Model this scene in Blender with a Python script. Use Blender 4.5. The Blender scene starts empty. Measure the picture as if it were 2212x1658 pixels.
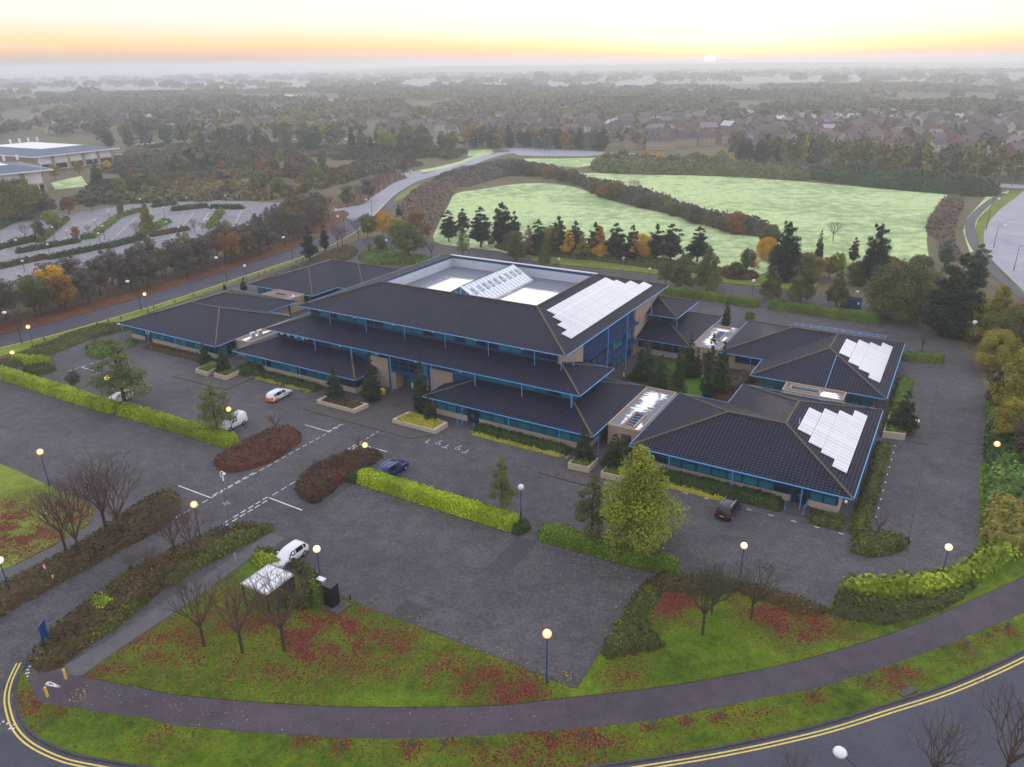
import bpy, bmesh, math, random
import numpy as np
from mathutils import Vector, Matrix
from mathutils.geometry import delaunay_2d_cdt
random.seed(7); rng = np.random.default_rng(7)
S = bpy.context.scene; C = S.collection
R_ = math.radians
# ------------------------------------------------------------------ camera
FOC, PITCH, ROLL, CX, CY, CAMH = 1660.0, R_(22.6), R_(-0.62), 1106.0, 829.0, 47.0
Fw = np.array([0, math.cos(PITCH), -math.sin(PITCH)])
_R = np.array([1., 0, 0]); _U = np.array([0, math.sin(PITCH), math.cos(PITCH)])
Rt = math.cos(ROLL)*_R + math.sin(ROLL)*_U; Up = -math.sin(ROLL)*_R + math.cos(ROLL)*_U
cd = bpy.data.cameras.new('camera'); cam = bpy.data.objects.new('camera', cd); C.objects.link(cam)
cd.sensor_width = 36; cd.lens = 36*FOC/2212; cd.clip_start = 0.5; cd.clip_end = 40000
cam.matrix_world = Matrix(((Rt[0], Up[0], -Fw[0], 0), (Rt[1], Up[1], -Fw[1], 0), (Rt[2], Up[2], -Fw[2], CAMH), (0, 0, 0, 1)))
S.camera = cam
# ------------------------------------------------------------------ sky and sun
SUNAZ, SUNEL = R_(15.5), R_(1.1)
W = bpy.data.worlds.new("World"); S.world = W; W.use_nodes = True
nt = W.node_tree; nt.nodes.clear()
def wn(t, **k):
    n = nt.nodes.new(t)
    for a, b in k.items(): setattr(n, a, b)
    return n
def wm(op, a, b=None, c=None):
    n = wn('ShaderNodeMath', operation=op)
    for i, x in enumerate((a, b, c)):
        if x is None: continue
        if isinstance(x, (int, float)): n.inputs[i].default_value = x
        else: nt.links.new(x, n.inputs[i])
    return n.outputs[0]
out = wn('ShaderNodeOutputWorld'); tc = wn('ShaderNodeTexCoord')
nrm = wn('ShaderNodeVectorMath', operation='NORMALIZE'); nt.links.new(tc.outputs['Generated'], nrm.inputs[0])
sep = wn('ShaderNodeSeparateXYZ'); nt.links.new(nrm.outputs[0], sep.inputs[0])
X, Y, Z = sep.outputs
sx, sy = math.sin(SUNAZ), math.cos(SUNAZ)
hl = wm('SQRT', wm('MAXIMUM', wm('ADD', wm('MULTIPLY', X, X), wm('MULTIPLY', Y, Y)), 1e-6))
ca = wm('DIVIDE', wm('ADD', wm('MULTIPLY', X, sx), wm('MULTIPLY', Y, sy)), hl)
az = wm('ARCCOSINE', wm('MINIMUM', wm('MAXIMUM', ca, -1.0), 1.0))
ratio = wm('ADD', wm('MULTIPLY', wm('POWER', 2.718, wm('MULTIPLY', az, -5.0)), 1.7), 1.0)
ze = wm('MULTIPLY', Z, ratio)
def ramp(fac, stops):
    r = wn('ShaderNodeValToRGB'); e = r.color_ramp.elements
    while len(e) > 1: e.remove(e[-1])
    e[0].position = stops[0][0]; e[0].color = (*stops[0][1], 1)
    for p, c in stops[1:]:
        q = e.new(p); q.color = (*c, 1)
    nt.links.new(fac, r.inputs[0]); return r.outputs[0]
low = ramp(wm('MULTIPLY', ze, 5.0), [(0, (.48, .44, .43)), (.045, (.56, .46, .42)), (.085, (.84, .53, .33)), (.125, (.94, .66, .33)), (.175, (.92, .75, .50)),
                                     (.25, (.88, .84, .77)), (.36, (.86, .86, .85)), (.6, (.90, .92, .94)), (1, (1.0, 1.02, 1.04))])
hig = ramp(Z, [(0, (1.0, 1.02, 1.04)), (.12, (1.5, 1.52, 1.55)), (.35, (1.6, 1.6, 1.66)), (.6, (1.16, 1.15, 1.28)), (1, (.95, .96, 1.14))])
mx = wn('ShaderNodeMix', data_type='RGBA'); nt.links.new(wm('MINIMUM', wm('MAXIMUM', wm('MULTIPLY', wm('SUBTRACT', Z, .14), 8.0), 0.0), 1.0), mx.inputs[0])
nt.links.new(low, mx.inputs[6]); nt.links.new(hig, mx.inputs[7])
# away from the sunset the sky is a little darker and bluer
bk = wn('ShaderNodeMix', data_type='RGBA'); nt.links.new(wm('MINIMUM', wm('MAXIMUM', wm('MULTIPLY', wm('SUBTRACT', az, 1.1), .8), 0.0), 1.0), bk.inputs[0])
nt.links.new(mx.outputs[2], bk.inputs[6])
mul = wn('ShaderNodeMix', data_type='RGBA', blend_type='MULTIPLY'); mul.inputs[0].default_value = 1; nt.links.new(mx.outputs[2], mul.inputs[6]); mul.inputs[7].default_value = (.68, .68, .74, 1)
nt.links.new(mul.outputs[2], bk.inputs[7])
# thin high cloud streaks
mp = wn('ShaderNodeMapping'); mp.inputs['Scale'].default_value = (3, 3, 45); nt.links.new(nrm.outputs[0], mp.inputs[0])
ns = wn('ShaderNodeTexNoise'); ns.inputs['Scale'].default_value = 2.2; ns.inputs['Detail'].default_value = 5; nt.links.new(mp.outputs[0], ns.inputs[0])
cl = wm('MULTIPLY', wm('MAXIMUM', wm('SUBTRACT', ns.outputs[0], .48), 0.0), 1.3)
cm = wn('ShaderNodeMix', data_type='RGBA'); nt.links.new(cl, cm.inputs[0]); nt.links.new(bk.outputs[2], cm.inputs[6]); cm.inputs[7].default_value = (.76, .77, .80, 1)
# sun disc sitting on the horizon
sd = (math.sin(SUNAZ)*math.cos(R_(.2)), math.cos(SUNAZ)*math.cos(R_(.2)), math.sin(R_(.2)))
# disc centre measured in the photograph
_d = Fw + Rt*(1533-CX)/FOC + Up*(CY-133)/FOC; _d /= np.linalg.norm(_d)
dt = wm('ADD', wm('ADD', wm('MULTIPLY', X, float(_d[0])), wm('MULTIPLY', Y, float(_d[1]))), wm('MULTIPLY', Z, float(_d[2])))
ang = wm('ARCCOSINE', wm('MINIMUM', dt, 1.0))
disc = wm('MULTIPLY', wm('LESS_THAN', ang, R_(.38)), 9.0)
glow = wm('ADD', wm('MULTIPLY', wm('POWER', 2.718, wm('MULTIPLY', ang, -80.0)), .15), wm('MULTIPLY', wm('POWER', 2.718, wm('MULTIPLY', ang, -9.0)), .0))
gcol = wn('ShaderNodeVectorMath', operation='SCALE'); gcol.inputs[0].default_value = (1, .74, .38); nt.links.new(wm('ADD', disc, glow), gcol.inputs[3])
ad = wn('ShaderNodeVectorMath', operation='ADD'); nt.links.new(cm.outputs[2], ad.inputs[0]); nt.links.new(gcol.outputs[0], ad.inputs[1])
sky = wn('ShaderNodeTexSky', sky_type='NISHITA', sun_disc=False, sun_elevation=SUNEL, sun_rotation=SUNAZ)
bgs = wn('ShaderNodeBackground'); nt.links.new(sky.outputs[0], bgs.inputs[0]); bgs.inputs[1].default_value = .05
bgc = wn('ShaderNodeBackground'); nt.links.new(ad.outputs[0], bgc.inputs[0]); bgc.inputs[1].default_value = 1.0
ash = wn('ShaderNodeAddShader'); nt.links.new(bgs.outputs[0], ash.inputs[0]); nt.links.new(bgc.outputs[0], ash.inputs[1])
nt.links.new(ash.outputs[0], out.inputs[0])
sl = bpy.data.lights.new('sun', 'SUN'); sl.energy = .8; sl.angle = R_(.6); sl.color = (1, .74, .48)
so = bpy.data.objects.new('sun', sl); C.objects.link(so)
so.rotation_euler = Vector((-math.sin(SUNAZ)*math.cos(SUNEL), -math.cos(SUNAZ)*math.cos(SUNEL), -math.sin(SUNEL))).to_track_quat('-Z', 'Y').to_euler()
S.view_settings.view_transform = 'Standard'; S.view_settings.look = 'None'; S.view_settings.exposure = 0.18; S.view_settings.gamma = 1
cy = S.cycles; cy.use_denoising = True; cy.max_bounces = 6; cy.diffuse_bounces = 2; cy.glossy_bounces = 3; cy.transmission_bounces = 3; cy.volume_bounces = 2; cy.transparent_max_bounces = 8
cy.use_adaptive_sampling = True; cy.adaptive_threshold = 0.02
# ------------------------------------------------------------------ geometry helpers
def G(x, y, z=0.0):                       # a measured point of the photograph's survey grid, as a world position at height z
    d = Fw + Rt*(x-CX)/FOC + Up*(CY-y)/FOC
    p = d*((z-CAMH)/d[2]); return (float(p[0]), float(p[1]))
def height(base, top, z0=0.0):            # height of an upright thing whose foot and top were measured
    g = G(*base, z0); lo, hi = 0.0, 60.0
    for _ in range(40):
        m = (lo+hi)/2; v = np.array([g[0], g[1], z0+m-CAMH])
        y = CY-FOC*(v@Up)/(v@Fw)
        if y > top[1]: lo = m
        else: hi = m
    return (lo+hi)/2
YA = R_(-30.5); UV0 = G(1280.3, 944.6, 3.0)
Ux, Uy, Vx, Vy = math.cos(YA), math.sin(YA), -math.sin(YA), math.cos(YA)
def uv(u, v): return (UV0[0]+u*Ux+v*Vx, UV0[1]+u*Uy+v*Vy)
def tag(o, label=None, cat=None, group=None, kind=None):
    if label: o['label'] = label
    if cat: o['category'] = cat
    if group: o['group'] = group
    if kind: o['kind'] = kind
    return o
def empty(name, loc, rz=0, label=None, cat=None, group=None):
    o = bpy.data.objects.new(name, None); C.objects.link(o); o.location = loc; o.rotation_euler = (0, 0, rz); o.empty_display_size = .3
    return tag(o, label, cat, group)
class MB:
    def __init__(s): s.v = []; s.f = []; s.m = []; s.uv = []
    def add(s, pts, faces, mi=0, uvs=None):
        b = len(s.v); s.v += [tuple(p) for p in pts]
        for i, f in enumerate(faces):
            s.f.append([b+k for k in f]); s.m.append(mi); s.uv.append(uvs[i] if uvs else None)
        return s
    def box(s, x0, x1, y0, y1, z0, z1, mi=0):
        p = [(x, y, z) for z in (z0, z1) for y in (y0, y1) for x in (x0, x1)]
        return s.add(p, [(0, 2, 3, 1), (4, 5, 7, 6), (0, 1, 5, 4), (2, 6, 7, 3), (0, 4, 6, 2), (1, 3, 7, 5)], mi)
    def prism(s, poly, z0, z1, mi=0):
        n = len(poly); a = sum(poly[i][0]*poly[(i+1) % n][1]-poly[(i+1) % n][0]*poly[i][1] for i in range(n))
        if a < 0: poly = poly[::-1]
        return s.add([(x, y, z0) for x, y in poly]+[(x, y, z1) for x, y in poly], [tuple(range(n))[::-1], tuple(range(n, 2*n))]+[(i, (i+1) % n, n+(i+1) % n, n+i) for i in range(n)], mi)
    def tube(s, p0, p1, r0, r1=None, n=8, mi=0, caps=True):
        r1 = r0 if r1 is None else r1
        p0, p1 = Vector(p0), Vector(p1); d = (p1-p0).normalized(); a = d.orthogonal().normalized(); b = d.cross(a)
        pts = [p0+(a*math.cos(t)+b*math.sin(t))*r0 for t in [2*math.pi*i/n for i in range(n)]]+[p1+(a*math.cos(t)+b*math.sin(t))*r1 for t in [2*math.pi*i/n for i in range(n)]]
        fs = [(i, (i+1) % n, n+(i+1) % n, n+i) for i in range(n)]
        if caps: fs += [tuple(range(n))[::-1], tuple(range(n, 2*n))]
        return s.add(pts, fs, mi)
    def bar(s, p0, p1, w, h, mi=0):        # box section bar between two points
        p0, p1 = Vector(p0), Vector(p1); d = (p1-p0).normalized(); up = Vector((0, 0, 1)) if abs(d.z) < .9 else Vector((0, 1, 0))
        a = d.cross(up).normalized()*w/2; b = a.cross(d).normalized()*h/2
        pts = [p+i*a+j*b for p in (p0, p1) for i, j in ((-1, -1), (1, -1), (1, 1), (-1, 1))]
        return s.add(pts, [(3, 2, 1, 0), (4, 5, 6, 7), (0, 1, 5, 4), (1, 2, 6, 5), (2, 3, 7, 6), (3, 0, 4, 7)], mi)
    def ball(s, c, r, nu=12, nv=8, mi=0, sc=(1, 1, 1)):
        pts = [(c[0]+r*sc[0]*math.sin(math.pi*j/nv)*math.cos(2*math.pi*i/nu), c[1]+r*sc[1]*math.sin(math.pi*j/nv)*math.sin(2*math.pi*i/nu), c[2]+r*sc[2]*math.cos(math.pi*j/nv)) for j in range(nv+1) for i in range(nu)]
        return s.add(pts, [(j*nu+i, (j+1)*nu+i, (j+1)*nu+(i+1) % nu, j*nu+(i+1) % nu) for j in range(nv) for i in range(nu)], mi)
    def mesh(s, name, mats, smooth=False):
        me = bpy.data.meshes.new(name); me.from_pydata(s.v, [], s.f)
        for m in (mats if isinstance(mats, (list, tuple)) else [mats]): me.materials.append(m)
        if len(me.polygons) == len(s.m): me.polygons.foreach_set('material_index', s.m)
        if any(u is not None for u in s.uv):
            l = me.uv_layers.new(name='UVMap')
            for p, u in zip(me.polygons, s.uv):
                if u is not None:
                    for li, q in zip(p.loop_indices, u): l.data[li].uv = q
        if smooth: me.polygons.foreach_set('use_smooth', [True]*len(me.polygons))
        me.update(); return me
    def build(s, name, mats, parent=None, smooth=False, loc=None):
        return link(name, s.mesh(name, mats, smooth), parent, loc)
def link(name, me, parent=None, loc=None, rz=None):
    o = bpy.data.objects.new(name, me); C.objects.link(o)
    if parent: o.parent = parent
    if loc is not None: o.location = loc
    if rz is not None: o.rotation_euler = (0, 0, rz)
    return o
def copy_tree(o, parent=None):
    c = o.copy(); C.objects.link(c); c.parent = parent
    for ch in list(o.children): copy_tree(ch, c)
    return c
def cdt(poly, spacing=None, jit=.3):
    pts = [tuple(p) for p in poly]; n = len(pts); edges = [(i, (i+1) % n) for i in range(n)]
    P = np.array(poly)
    if spacing:
        rs = []                                        # subdivide the outline
        for i in range(n):
            a, b = P[i], P[(i+1) % n]; k = max(1, int(np.hypot(*(b-a))/spacing))
            rs += [tuple(a+(b-a)*t/k) for t in range(k)]
        pts = rs; n = len(pts); edges = [(i, (i+1) % n) for i in range(n)]; P = np.array(pts)
        x0, y0 = P.min(0); x1, y1 = P.max(0)
        gx, gy = np.meshgrid(np.arange(x0, x1, spacing), np.arange(y0, y1, spacing)); q = np.stack([gx.ravel(), gy.ravel()], 1)
        q = q+rng.uniform(-jit, jit, q.shape)*spacing
        d = polydist(q, P); q = q[d > spacing*.4]
        pts = pts+[tuple(t) for t in q]
    v, e, f, *_ = delaunay_2d_cdt([Vector(p) for p in pts], edges, [], 1, 1e-5)
    return np.array([tuple(p) for p in v]), [tuple(t) for t in f]
def polydist(q, P):                        # signed distance to a polygon outline, positive inside
    n = len(P); ins = np.zeros(len(q), bool); dm = np.full(len(q), 1e9)
    for i in range(n):
        a, b = P[i], P[(i+1) % n]; ab = b-a; L2 = max(ab@ab, 1e-12)
        t = np.clip(((q-a)@ab)/L2, 0, 1); d = np.hypot(*(q-a-t[:, None]*ab).T); dm = np.minimum(dm, d)
        c = ((a[1] > q[:, 1]) != (b[1] > q[:, 1]))
        with np.errstate(divide='ignore', invalid='ignore'): xx = (b[0]-a[0])*(q[:, 1]-a[1])/(b[1]-a[1] if b[1] != a[1] else 1e-12)+a[0]
        ins ^= c & (q[:, 0] < xx)
    return np.where(ins, dm, -dm)
def smooth_line(pts, k=6, closed=False):   # Catmull-Rom
    P = [np.array(p, float) for p in pts]; n = len(P); o = []
    for i in range(n if closed else n-1):
        p0 = P[(i-1) % n] if closed else P[max(i-1, 0)]; p1 = P[i]; p2 = P[(i+1) % n]; p3 = P[(i+2) % n] if closed else P[min(i+2, n-1)]
        for t in np.arange(k)/k: o.append(tuple(.5*((2*p1)+(-p0+p2)*t+(2*p0-5*p1+4*p2-p3)*t*t+(-p0+3*p1-3*p2+p3)*t**3)))
    if not closed: o.append(tuple(P[-1]))
    return o
def GP(pts, z=0.0): return [G(x, y, z) for x, y in pts]
def vnoise(P, sc, seed=0):                 # cheap smooth value noise in numpy, 0..1
    P = np.asarray(P)*sc; i = np.floor(P).astype(int); f = P-i; f = f*f*(3-2*f)
    def h(a, b): 
        x = np.sin(a*127.1+b*311.7+seed*74.7)*43758.5453; return x-np.floor(x)
    return (h(i[:, 0], i[:, 1])*(1-f[:, 0])+h(i[:, 0]+1, i[:, 1])*f[:, 0])*(1-f[:, 1])+(h(i[:, 0], i[:, 1]+1)*(1-f[:, 0])+h(i[:, 0]+1, i[:, 1]+1)*f[:, 0])*f[:, 1]
# ------------------------------------------------------------------ materials
def newmat(name):
    m = bpy.data.materials.new(name); m.use_nodes = True; t = m.node_tree; b = t.nodes['Principled BSDF']; return m, t, b
class N:
    def __init__(s, t): s.t = t
    def n(s, ty, ins=None, **k):
        x = s.t.nodes.new(ty)
        for a, b in k.items(): setattr(x, a, b)
        for a, b in (ins or {}).items():
            if hasattr(b, 'is_linked') or isinstance(b, bpy.types.NodeSocket): s.t.links.new(b, x.inputs[a])
            else: x.inputs[a].default_value = b
        return x
    def noise(s, vec, scale, detail=3, rough=.55): return s.n('ShaderNodeTexNoise', {'Vector': vec, 'Scale': scale, 'Detail': detail, 'Roughness': rough}).outputs[0]
    def ramp(s, fac, stops):
        r = s.n('ShaderNodeValToRGB', {0: fac}); e = r.color_ramp.elements
        while len(e) > 1: e.remove(e[-1])
        for i, (p, c) in enumerate(stops):
            if i == 0: e[0].position = p
            q = e[0] if i == 0 else e.new(p); c = c if hasattr(c, '__len__') else (c, c, c); q.color = (*c, 1)
        return r.outputs[0]
    def mix(s, f, a, b, bl='MIX'):
        x = s.n('ShaderNodeMix', data_type='RGBA', blend_type=bl)
        for i, q in ((0, f), (6, a), (7, b)):
            if isinstance(q, bpy.types.NodeSocket): s.t.links.new(q, x.inputs[i])
            else: x.inputs[i].default_value = q if i == 0 else (*q, 1)
        return x.outputs[2]
    def math(s, op, a, b=0.0): return s.n('ShaderNodeMath', {0: a, 1: b}, operation=op).outputs[0]
    def bump(s, h, st=.3, dist=.05): return s.n('ShaderNodeBump', {'Height': h, 'Strength': st, 'Distance': dist}).outputs[0]
def coords(n, obj=False):
    if obj: return n.n('ShaderNodeTexCoord').outputs['Object']
    return n.n('ShaderNodeNewGeometry').outputs['Position']
def plain(name, col, rough=.5, metal=0, var=.12, scale=3, spec=.5, emit=None, es=0):
    m, t, b = newmat(name); n = N(t); v = coords(n, True)
    f = n.noise(v, scale, 4); c = n.mix(f, tuple(x*(1-var) for x in col), tuple(min(1, x*(1+var)) for x in col))
    t.links.new(c, b.inputs['Base Color']); b.inputs['Roughness'].default_value = rough; b.inputs['Metallic'].default_value = metal; b.inputs['Specular IOR Level'].default_value = spec
    if emit: b.inputs['Emission Color'].default_value = (*emit, 1); b.inputs['Emission Strength'].default_value = es
    return m
def ground_mat(name, cols, scales=(.03, .4, 6), rough=.9, bump=.15, spec=.2, mid=.45, stretch=None, contrast=.18, tilepat=None):
    m, t, b = newmat(name); n = N(t); v = coords(n)
    if stretch: v = n.n('ShaderNodeMapping', {'Vector': v, 'Rotation': (0, 0, stretch[0]), 'Scale': stretch[1]}).outputs[0]
    f1 = n.noise(v, scales[0], 4, .6); f2 = n.noise(v, scales[1], 4, .6); f3 = n.noise(v, scales[2], 3, .7)
    f = n.math('ADD', n.math('MULTIPLY', f1, .5), n.math('MULTIPLY', f2, .5))
    k = len(cols); c = n.ramp(f, [(mid-contrast+2*contrast*i/max(1, k-1), cc) for i, cc in enumerate(cols)])
    g = n.ramp(f3, [(.3, .62), (.7, 1.35)]); c = n.mix(1.0, c, g, 'MULTIPLY')
    if tilepat:
        mv = n.n('ShaderNodeMapping', {'Vector': v, 'Rotation': (0, 0, -YA)}).outputs[0]
        br = n.n('ShaderNodeTexBrick', {'Vector': mv, 'Scale': 1.0, 'Mortar Size': .012, 'Brick Width': tilepat[0], 'Row Height': tilepat[1], 'Color1': (1, 1, 1, 1), 'Color2': (.80, .80, .82, 1), 'Mortar': (.55, .55, .55, 1)})
        c = n.mix(.75, c, br.outputs[0], 'MULTIPLY')
    t.links.new(c, b.inputs['Base Color']); b.inputs['Roughness'].default_value = rough; b.inputs['Specular IOR Level'].default_value = spec
    if bump: t.links.new(n.bump(f3, bump, .1), b.inputs['Normal'])
    return m
def foliage(name, cols, rough=.7, var=.25, spec=.25):
    m, t, b = newmat(name); n = N(t)
    a = n.n('ShaderNodeAttribute', attribute_name='tint').outputs['Fac']
    oi = n.n('ShaderNodeObjectInfo').outputs['Random']
    f = n.math('ADD', a, n.math('MULTIPLY', n.math('SUBTRACT', oi, .5), var))
    k = len(cols); c = n.ramp(f, [(.05+.9*i/(k-1), cc) for i, cc in enumerate(cols)])
    t.links.new(c, b.inputs['Base Color']); b.inputs['Roughness'].default_value = rough; b.inputs['Specular IOR Level'].default_value = spec
    return m
def grass_mat(name, cols, litter, tuft=4.0):
    """grass with fallen leaves whose density comes from the mesh attribute 'litter'"""
    m, t, b = newmat(name); n = N(t); v = coords(n)
    f1 = n.noise(v, .12, 4, .6); f2 = n.noise(v, .9, 3, .6); f3 = n.noise(v, tuft, 4, .75)
    f = n.math('ADD', n.math('ADD', n.math('MULTIPLY', f1, .4), n.math('MULTIPLY', f2, .3)), n.math('MULTIPLY', f3, .3))
    k = len(cols); c = n.ramp(f, [(.34+.32*i/(k-1), cc) for i, cc in enumerate(cols)])
    vo = n.n('ShaderNodeTexVoronoi', {'Vector': v, 'Scale': 10.0, 'Randomness': 1.0})
    lr = n.n('ShaderNodeSeparateColor', {0: vo.outputs['Color']}).outputs[0]
    a = n.n('ShaderNodeAttribute', attribute_name='litter').outputs['Fac']
    dens = n.math('MULTIPLY', a, n.math('ADD', .05, n.math('MULTIPLY', n.ramp(n.noise(v, .45, 6, .72), [(.36, 0.0), (.60, 1.0)]), 1.15)))
    mask = n.math('GREATER_THAN', dens, lr)
    g2 = n.n('ShaderNodeSeparateColor', {0: vo.outputs['Color']}).outputs[1]
    lc = n.ramp(g2, [(i/(len(litter)-1), cc) for i, cc in enumerate(litter)])
    c = n.mix(mask, c, lc)
    t.links.new(c, b.inputs['Base Color']); b.inputs['Roughness'].default_value = .9; b.inputs['Specular IOR Level'].default_value = .15
    t.links.new(n.bump(n.math('ADD', f3, n.math('MULTIPLY', mask, .3)), .5, .12), b.inputs['Normal'])
    return m
M = {}
M['earth'] = ground_mat('rough_grassland', [(.075, .072, .03), (.12, .10, .05), (.15, .12, .065), (.11, .13, .045)], (.012, .12, 1.5), bump=.4)
M['paving'] = ground_mat('block_paving', [(.052, .048, .053), (.086, .080, .085), (.125, .118, .121)], (.07, .6, 3), rough=.82, spec=.3, bump=.15, tilepat=(.42, .21))
M['paving_dark'] = ground_mat('dark_block_paving', [(.060, .058, .064), (.085, .082, .088)], (.1, .6, 5), rough=.8, tilepat=(.42, .21))
M['paving_pale'] = ground_mat('apron_paving', [(.088, .078, .074), (.115, .102, .095)], (.1, .5, 5), rough=.85, tilepat=(.6, .6))
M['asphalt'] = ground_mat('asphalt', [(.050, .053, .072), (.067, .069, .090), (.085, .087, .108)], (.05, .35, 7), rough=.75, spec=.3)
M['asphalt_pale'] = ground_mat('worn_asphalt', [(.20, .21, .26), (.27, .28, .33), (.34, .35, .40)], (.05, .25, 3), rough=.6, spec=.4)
M['asphalt_mid'] = ground_mat('pale_car_park', [(.17, .165, .18), (.23, .22, .24), (.28, .27, .29)], (.05, .3, 3), rough=.8)
M['purple'] = ground_mat('red_macadam', [(.058, .046, .058), (.078, .063, .076), (.105, .086, .100)], (.08, .5, 9), rough=.85)
M['track'] = ground_mat('footpath', [(.10, .10, .105), (.14, .135, .135)], (.1, .8, 8))
M['kerb'] = ground_mat('kerbstone', [(.05, .05, .055), (.09, .088, .09)], (.5, 2, 10))
LIT = [(.085, .016, .014), (.15, .032, .022), (.06, .014, .012), (.20, .075, .035), (.11, .022, .018)]
M['grass'] = grass_mat('lawn', [(.026, .048, .004), (.062, .110, .007), (.115, .180, .010), (.19, .26, .020)], LIT)
M['verge'] = grass_mat('verge_grass', [(.07, .11, .012), (.14, .20, .02), (.22, .29, .045), (.16, .20, .03)], LIT)
M['lawn_dark'] = grass_mat('courtyard_lawn', [(.04, .09, .008), (.07, .15, .012), (.09, .19, .02)], LIT)
M['litterbank'] = grass_mat('leaf_bank', [(.07, .05, .02), (.10, .08, .03)], [(.22, .06, .03), (.16, .05, .025), (.27, .10, .05), (.12, .04, .03)])
M['field'] = ground_mat('frosty_pasture', [(.20, .29, .09), (.35, .48, .17), (.56, .68, .32), (.33, .45, .20), (.24, .33, .12)], (.02, .22, 2.2), bump=.6, contrast=.2)
M['haze_pale_field'] = ground_mat('haze_paled_plain', [(.20, .21, .17), (.30, .31, .25), (.42, .42, .36)], (.0015, .01, .05), bump=0)  # pale colour stands in for mist lying over the far ground
M['leafedge'] = ground_mat('fallen_leaf', [(.12, .03, .02), (.2, .06, .03)], (1, 3, 10), bump=0)
M['line_white'] = ground_mat('white_line', [(.55, .56, .58), (.75, .75, .76)], (.5, 2, 10), bump=0)
M['line_yellow'] = ground_mat('yellow_line', [(.62, .48, .10), (.78, .62, .17)], (.5, 2, 12), bump=0)
M['brick'] = plain('buff_brick', (.42, .32, .235), .85, var=.2, scale=9, spec=.2)
M['brick_pale'] = plain('pale_plinth_stone', (.52, .43, .32), .8, var=.2, scale=5, spec=.2)
M['brick_red'] = plain('suburb_brick', (.22, .12, .08), .9, var=.3, scale=.5)
M['render'] = plain('cream_render', (.5, .45, .38), .9, var=.2, scale=.5)
M['blue'] = plain('blue_cladding', (.008, .045, .16), .35, var=.2)
M['blue_mid'] = plain('blue_frame', (.010, .055, .20), .35, var=.15)
M['blue_light'] = plain('light_blue_steel', (.10, .36, .74), .35, var=.1)
M['white'] = plain('white_paint', (.78, .79, .80), .5, var=.08)
M['white_wall'] = plain('white_parapet', (.55, .58, .63), .7, var=.15, scale=.7)
M['black'] = plain('black_paint', (.012, .012, .014), .4)
M['dark'] = plain('dark_interior', (.02, .022, .03), .6)
M['grey'] = plain('grey_metal', (.35, .37, .4), .5)
M['timber'] = plain('weathered_timber', (.10, .11, .085), .9, var=.3)
M['polegrey'] = plain('galvanised_pole', (.16, .18, .2), .5)
M['poledark'] = plain('dark_pole', (.03, .022, .025), .5)
M['poleblue'] = plain('blue_pole', (.008, .05, .22), .35)
M['yellow'] = plain('yellow_plastic', (.75, .50, .08), .5)
M['orange'] = plain('orange_vinyl', (.85, .22, .03), .35)
M['red'] = plain('red_plastic', (.55, .02, .02), .3)
M['tyre'] = plain('tyre_rubber', (.015, .015, .016), .8)
M['alloy'] = plain('alloy_wheel', (.45, .46, .48), .35, .7)
M['carglass'] = plain('car_glass', (.012, .016, .022), .08, var=.05)
M['car_white'] = plain('white_car_paint', (.76, .78, .80), .25, var=.04)
M['car_navy'] = plain('navy_car_paint', (.012, .028, .12), .22, var=.1)
M['car_black'] = plain('black_car_paint', (.022, .024, .030), .22, var=.1)
M['bark'] = plain('bark', (.075, .058, .048), .9, var=.35, scale=4, spec=.15)
M['bark_green'] = plain('mossy_bark', (.085, .085, .05), .9, var=.35, scale=4, spec=.15)
M['twig'] = plain('twigs', (.13, .088, .075), .9, var=.3, scale=2, spec=.15)
M['soil'] = plain('soil', (.035, .028, .02), .95, var=.3, scale=3, spec=.1)
M['lamp_lit'] = plain('lit_globe', (.9, .6, .2), .4, emit=(1, .48, .09), es=1.5)
M['lamp_core'] = plain('lamp_core', (1, .9, .6), .4, emit=(1, .85, .55), es=12.0)
M['lamp_pale'] = plain('pale_lit_globe', (.9, .8, .6), .4, emit=(1, .72, .42), es=.8)
M['lamp_off'] = plain('opal_globe', (.80, .80, .78), .3, var=.04)
M['water'] = plain('lake_water', (.6, .62, .65), .08, .9, var=.02)
M['pyl'] = foliage('lamp_never', [(.1, .1, .1), (.1, .1, .1)])
def glassmat(name, a, b_, rough=.12, spec=.6):
    m, t, b = newmat(name); n = N(t); oi = n.n('ShaderNodeObjectInfo').outputs['Random']
    v = coords(n, True); f = n.noise(v, 1.6, 3)
    c = n.mix(n.math('ADD', n.math('MULTIPLY', oi, .6), n.math('MULTIPLY', f, .4)), a, b_)
    t.links.new(c, b.inputs['Base Color']); b.inputs['Roughness'].default_value = rough; b.inputs['Specular IOR Level'].default_value = spec; return m
M['pane'] = glassmat('teal_glazing', (.006, .08, .12), (.02, .27, .34))
M['pane_dark'] = glassmat('dark_glazing', (.004, .010, .022), (.01, .04, .07), .08)
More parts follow.
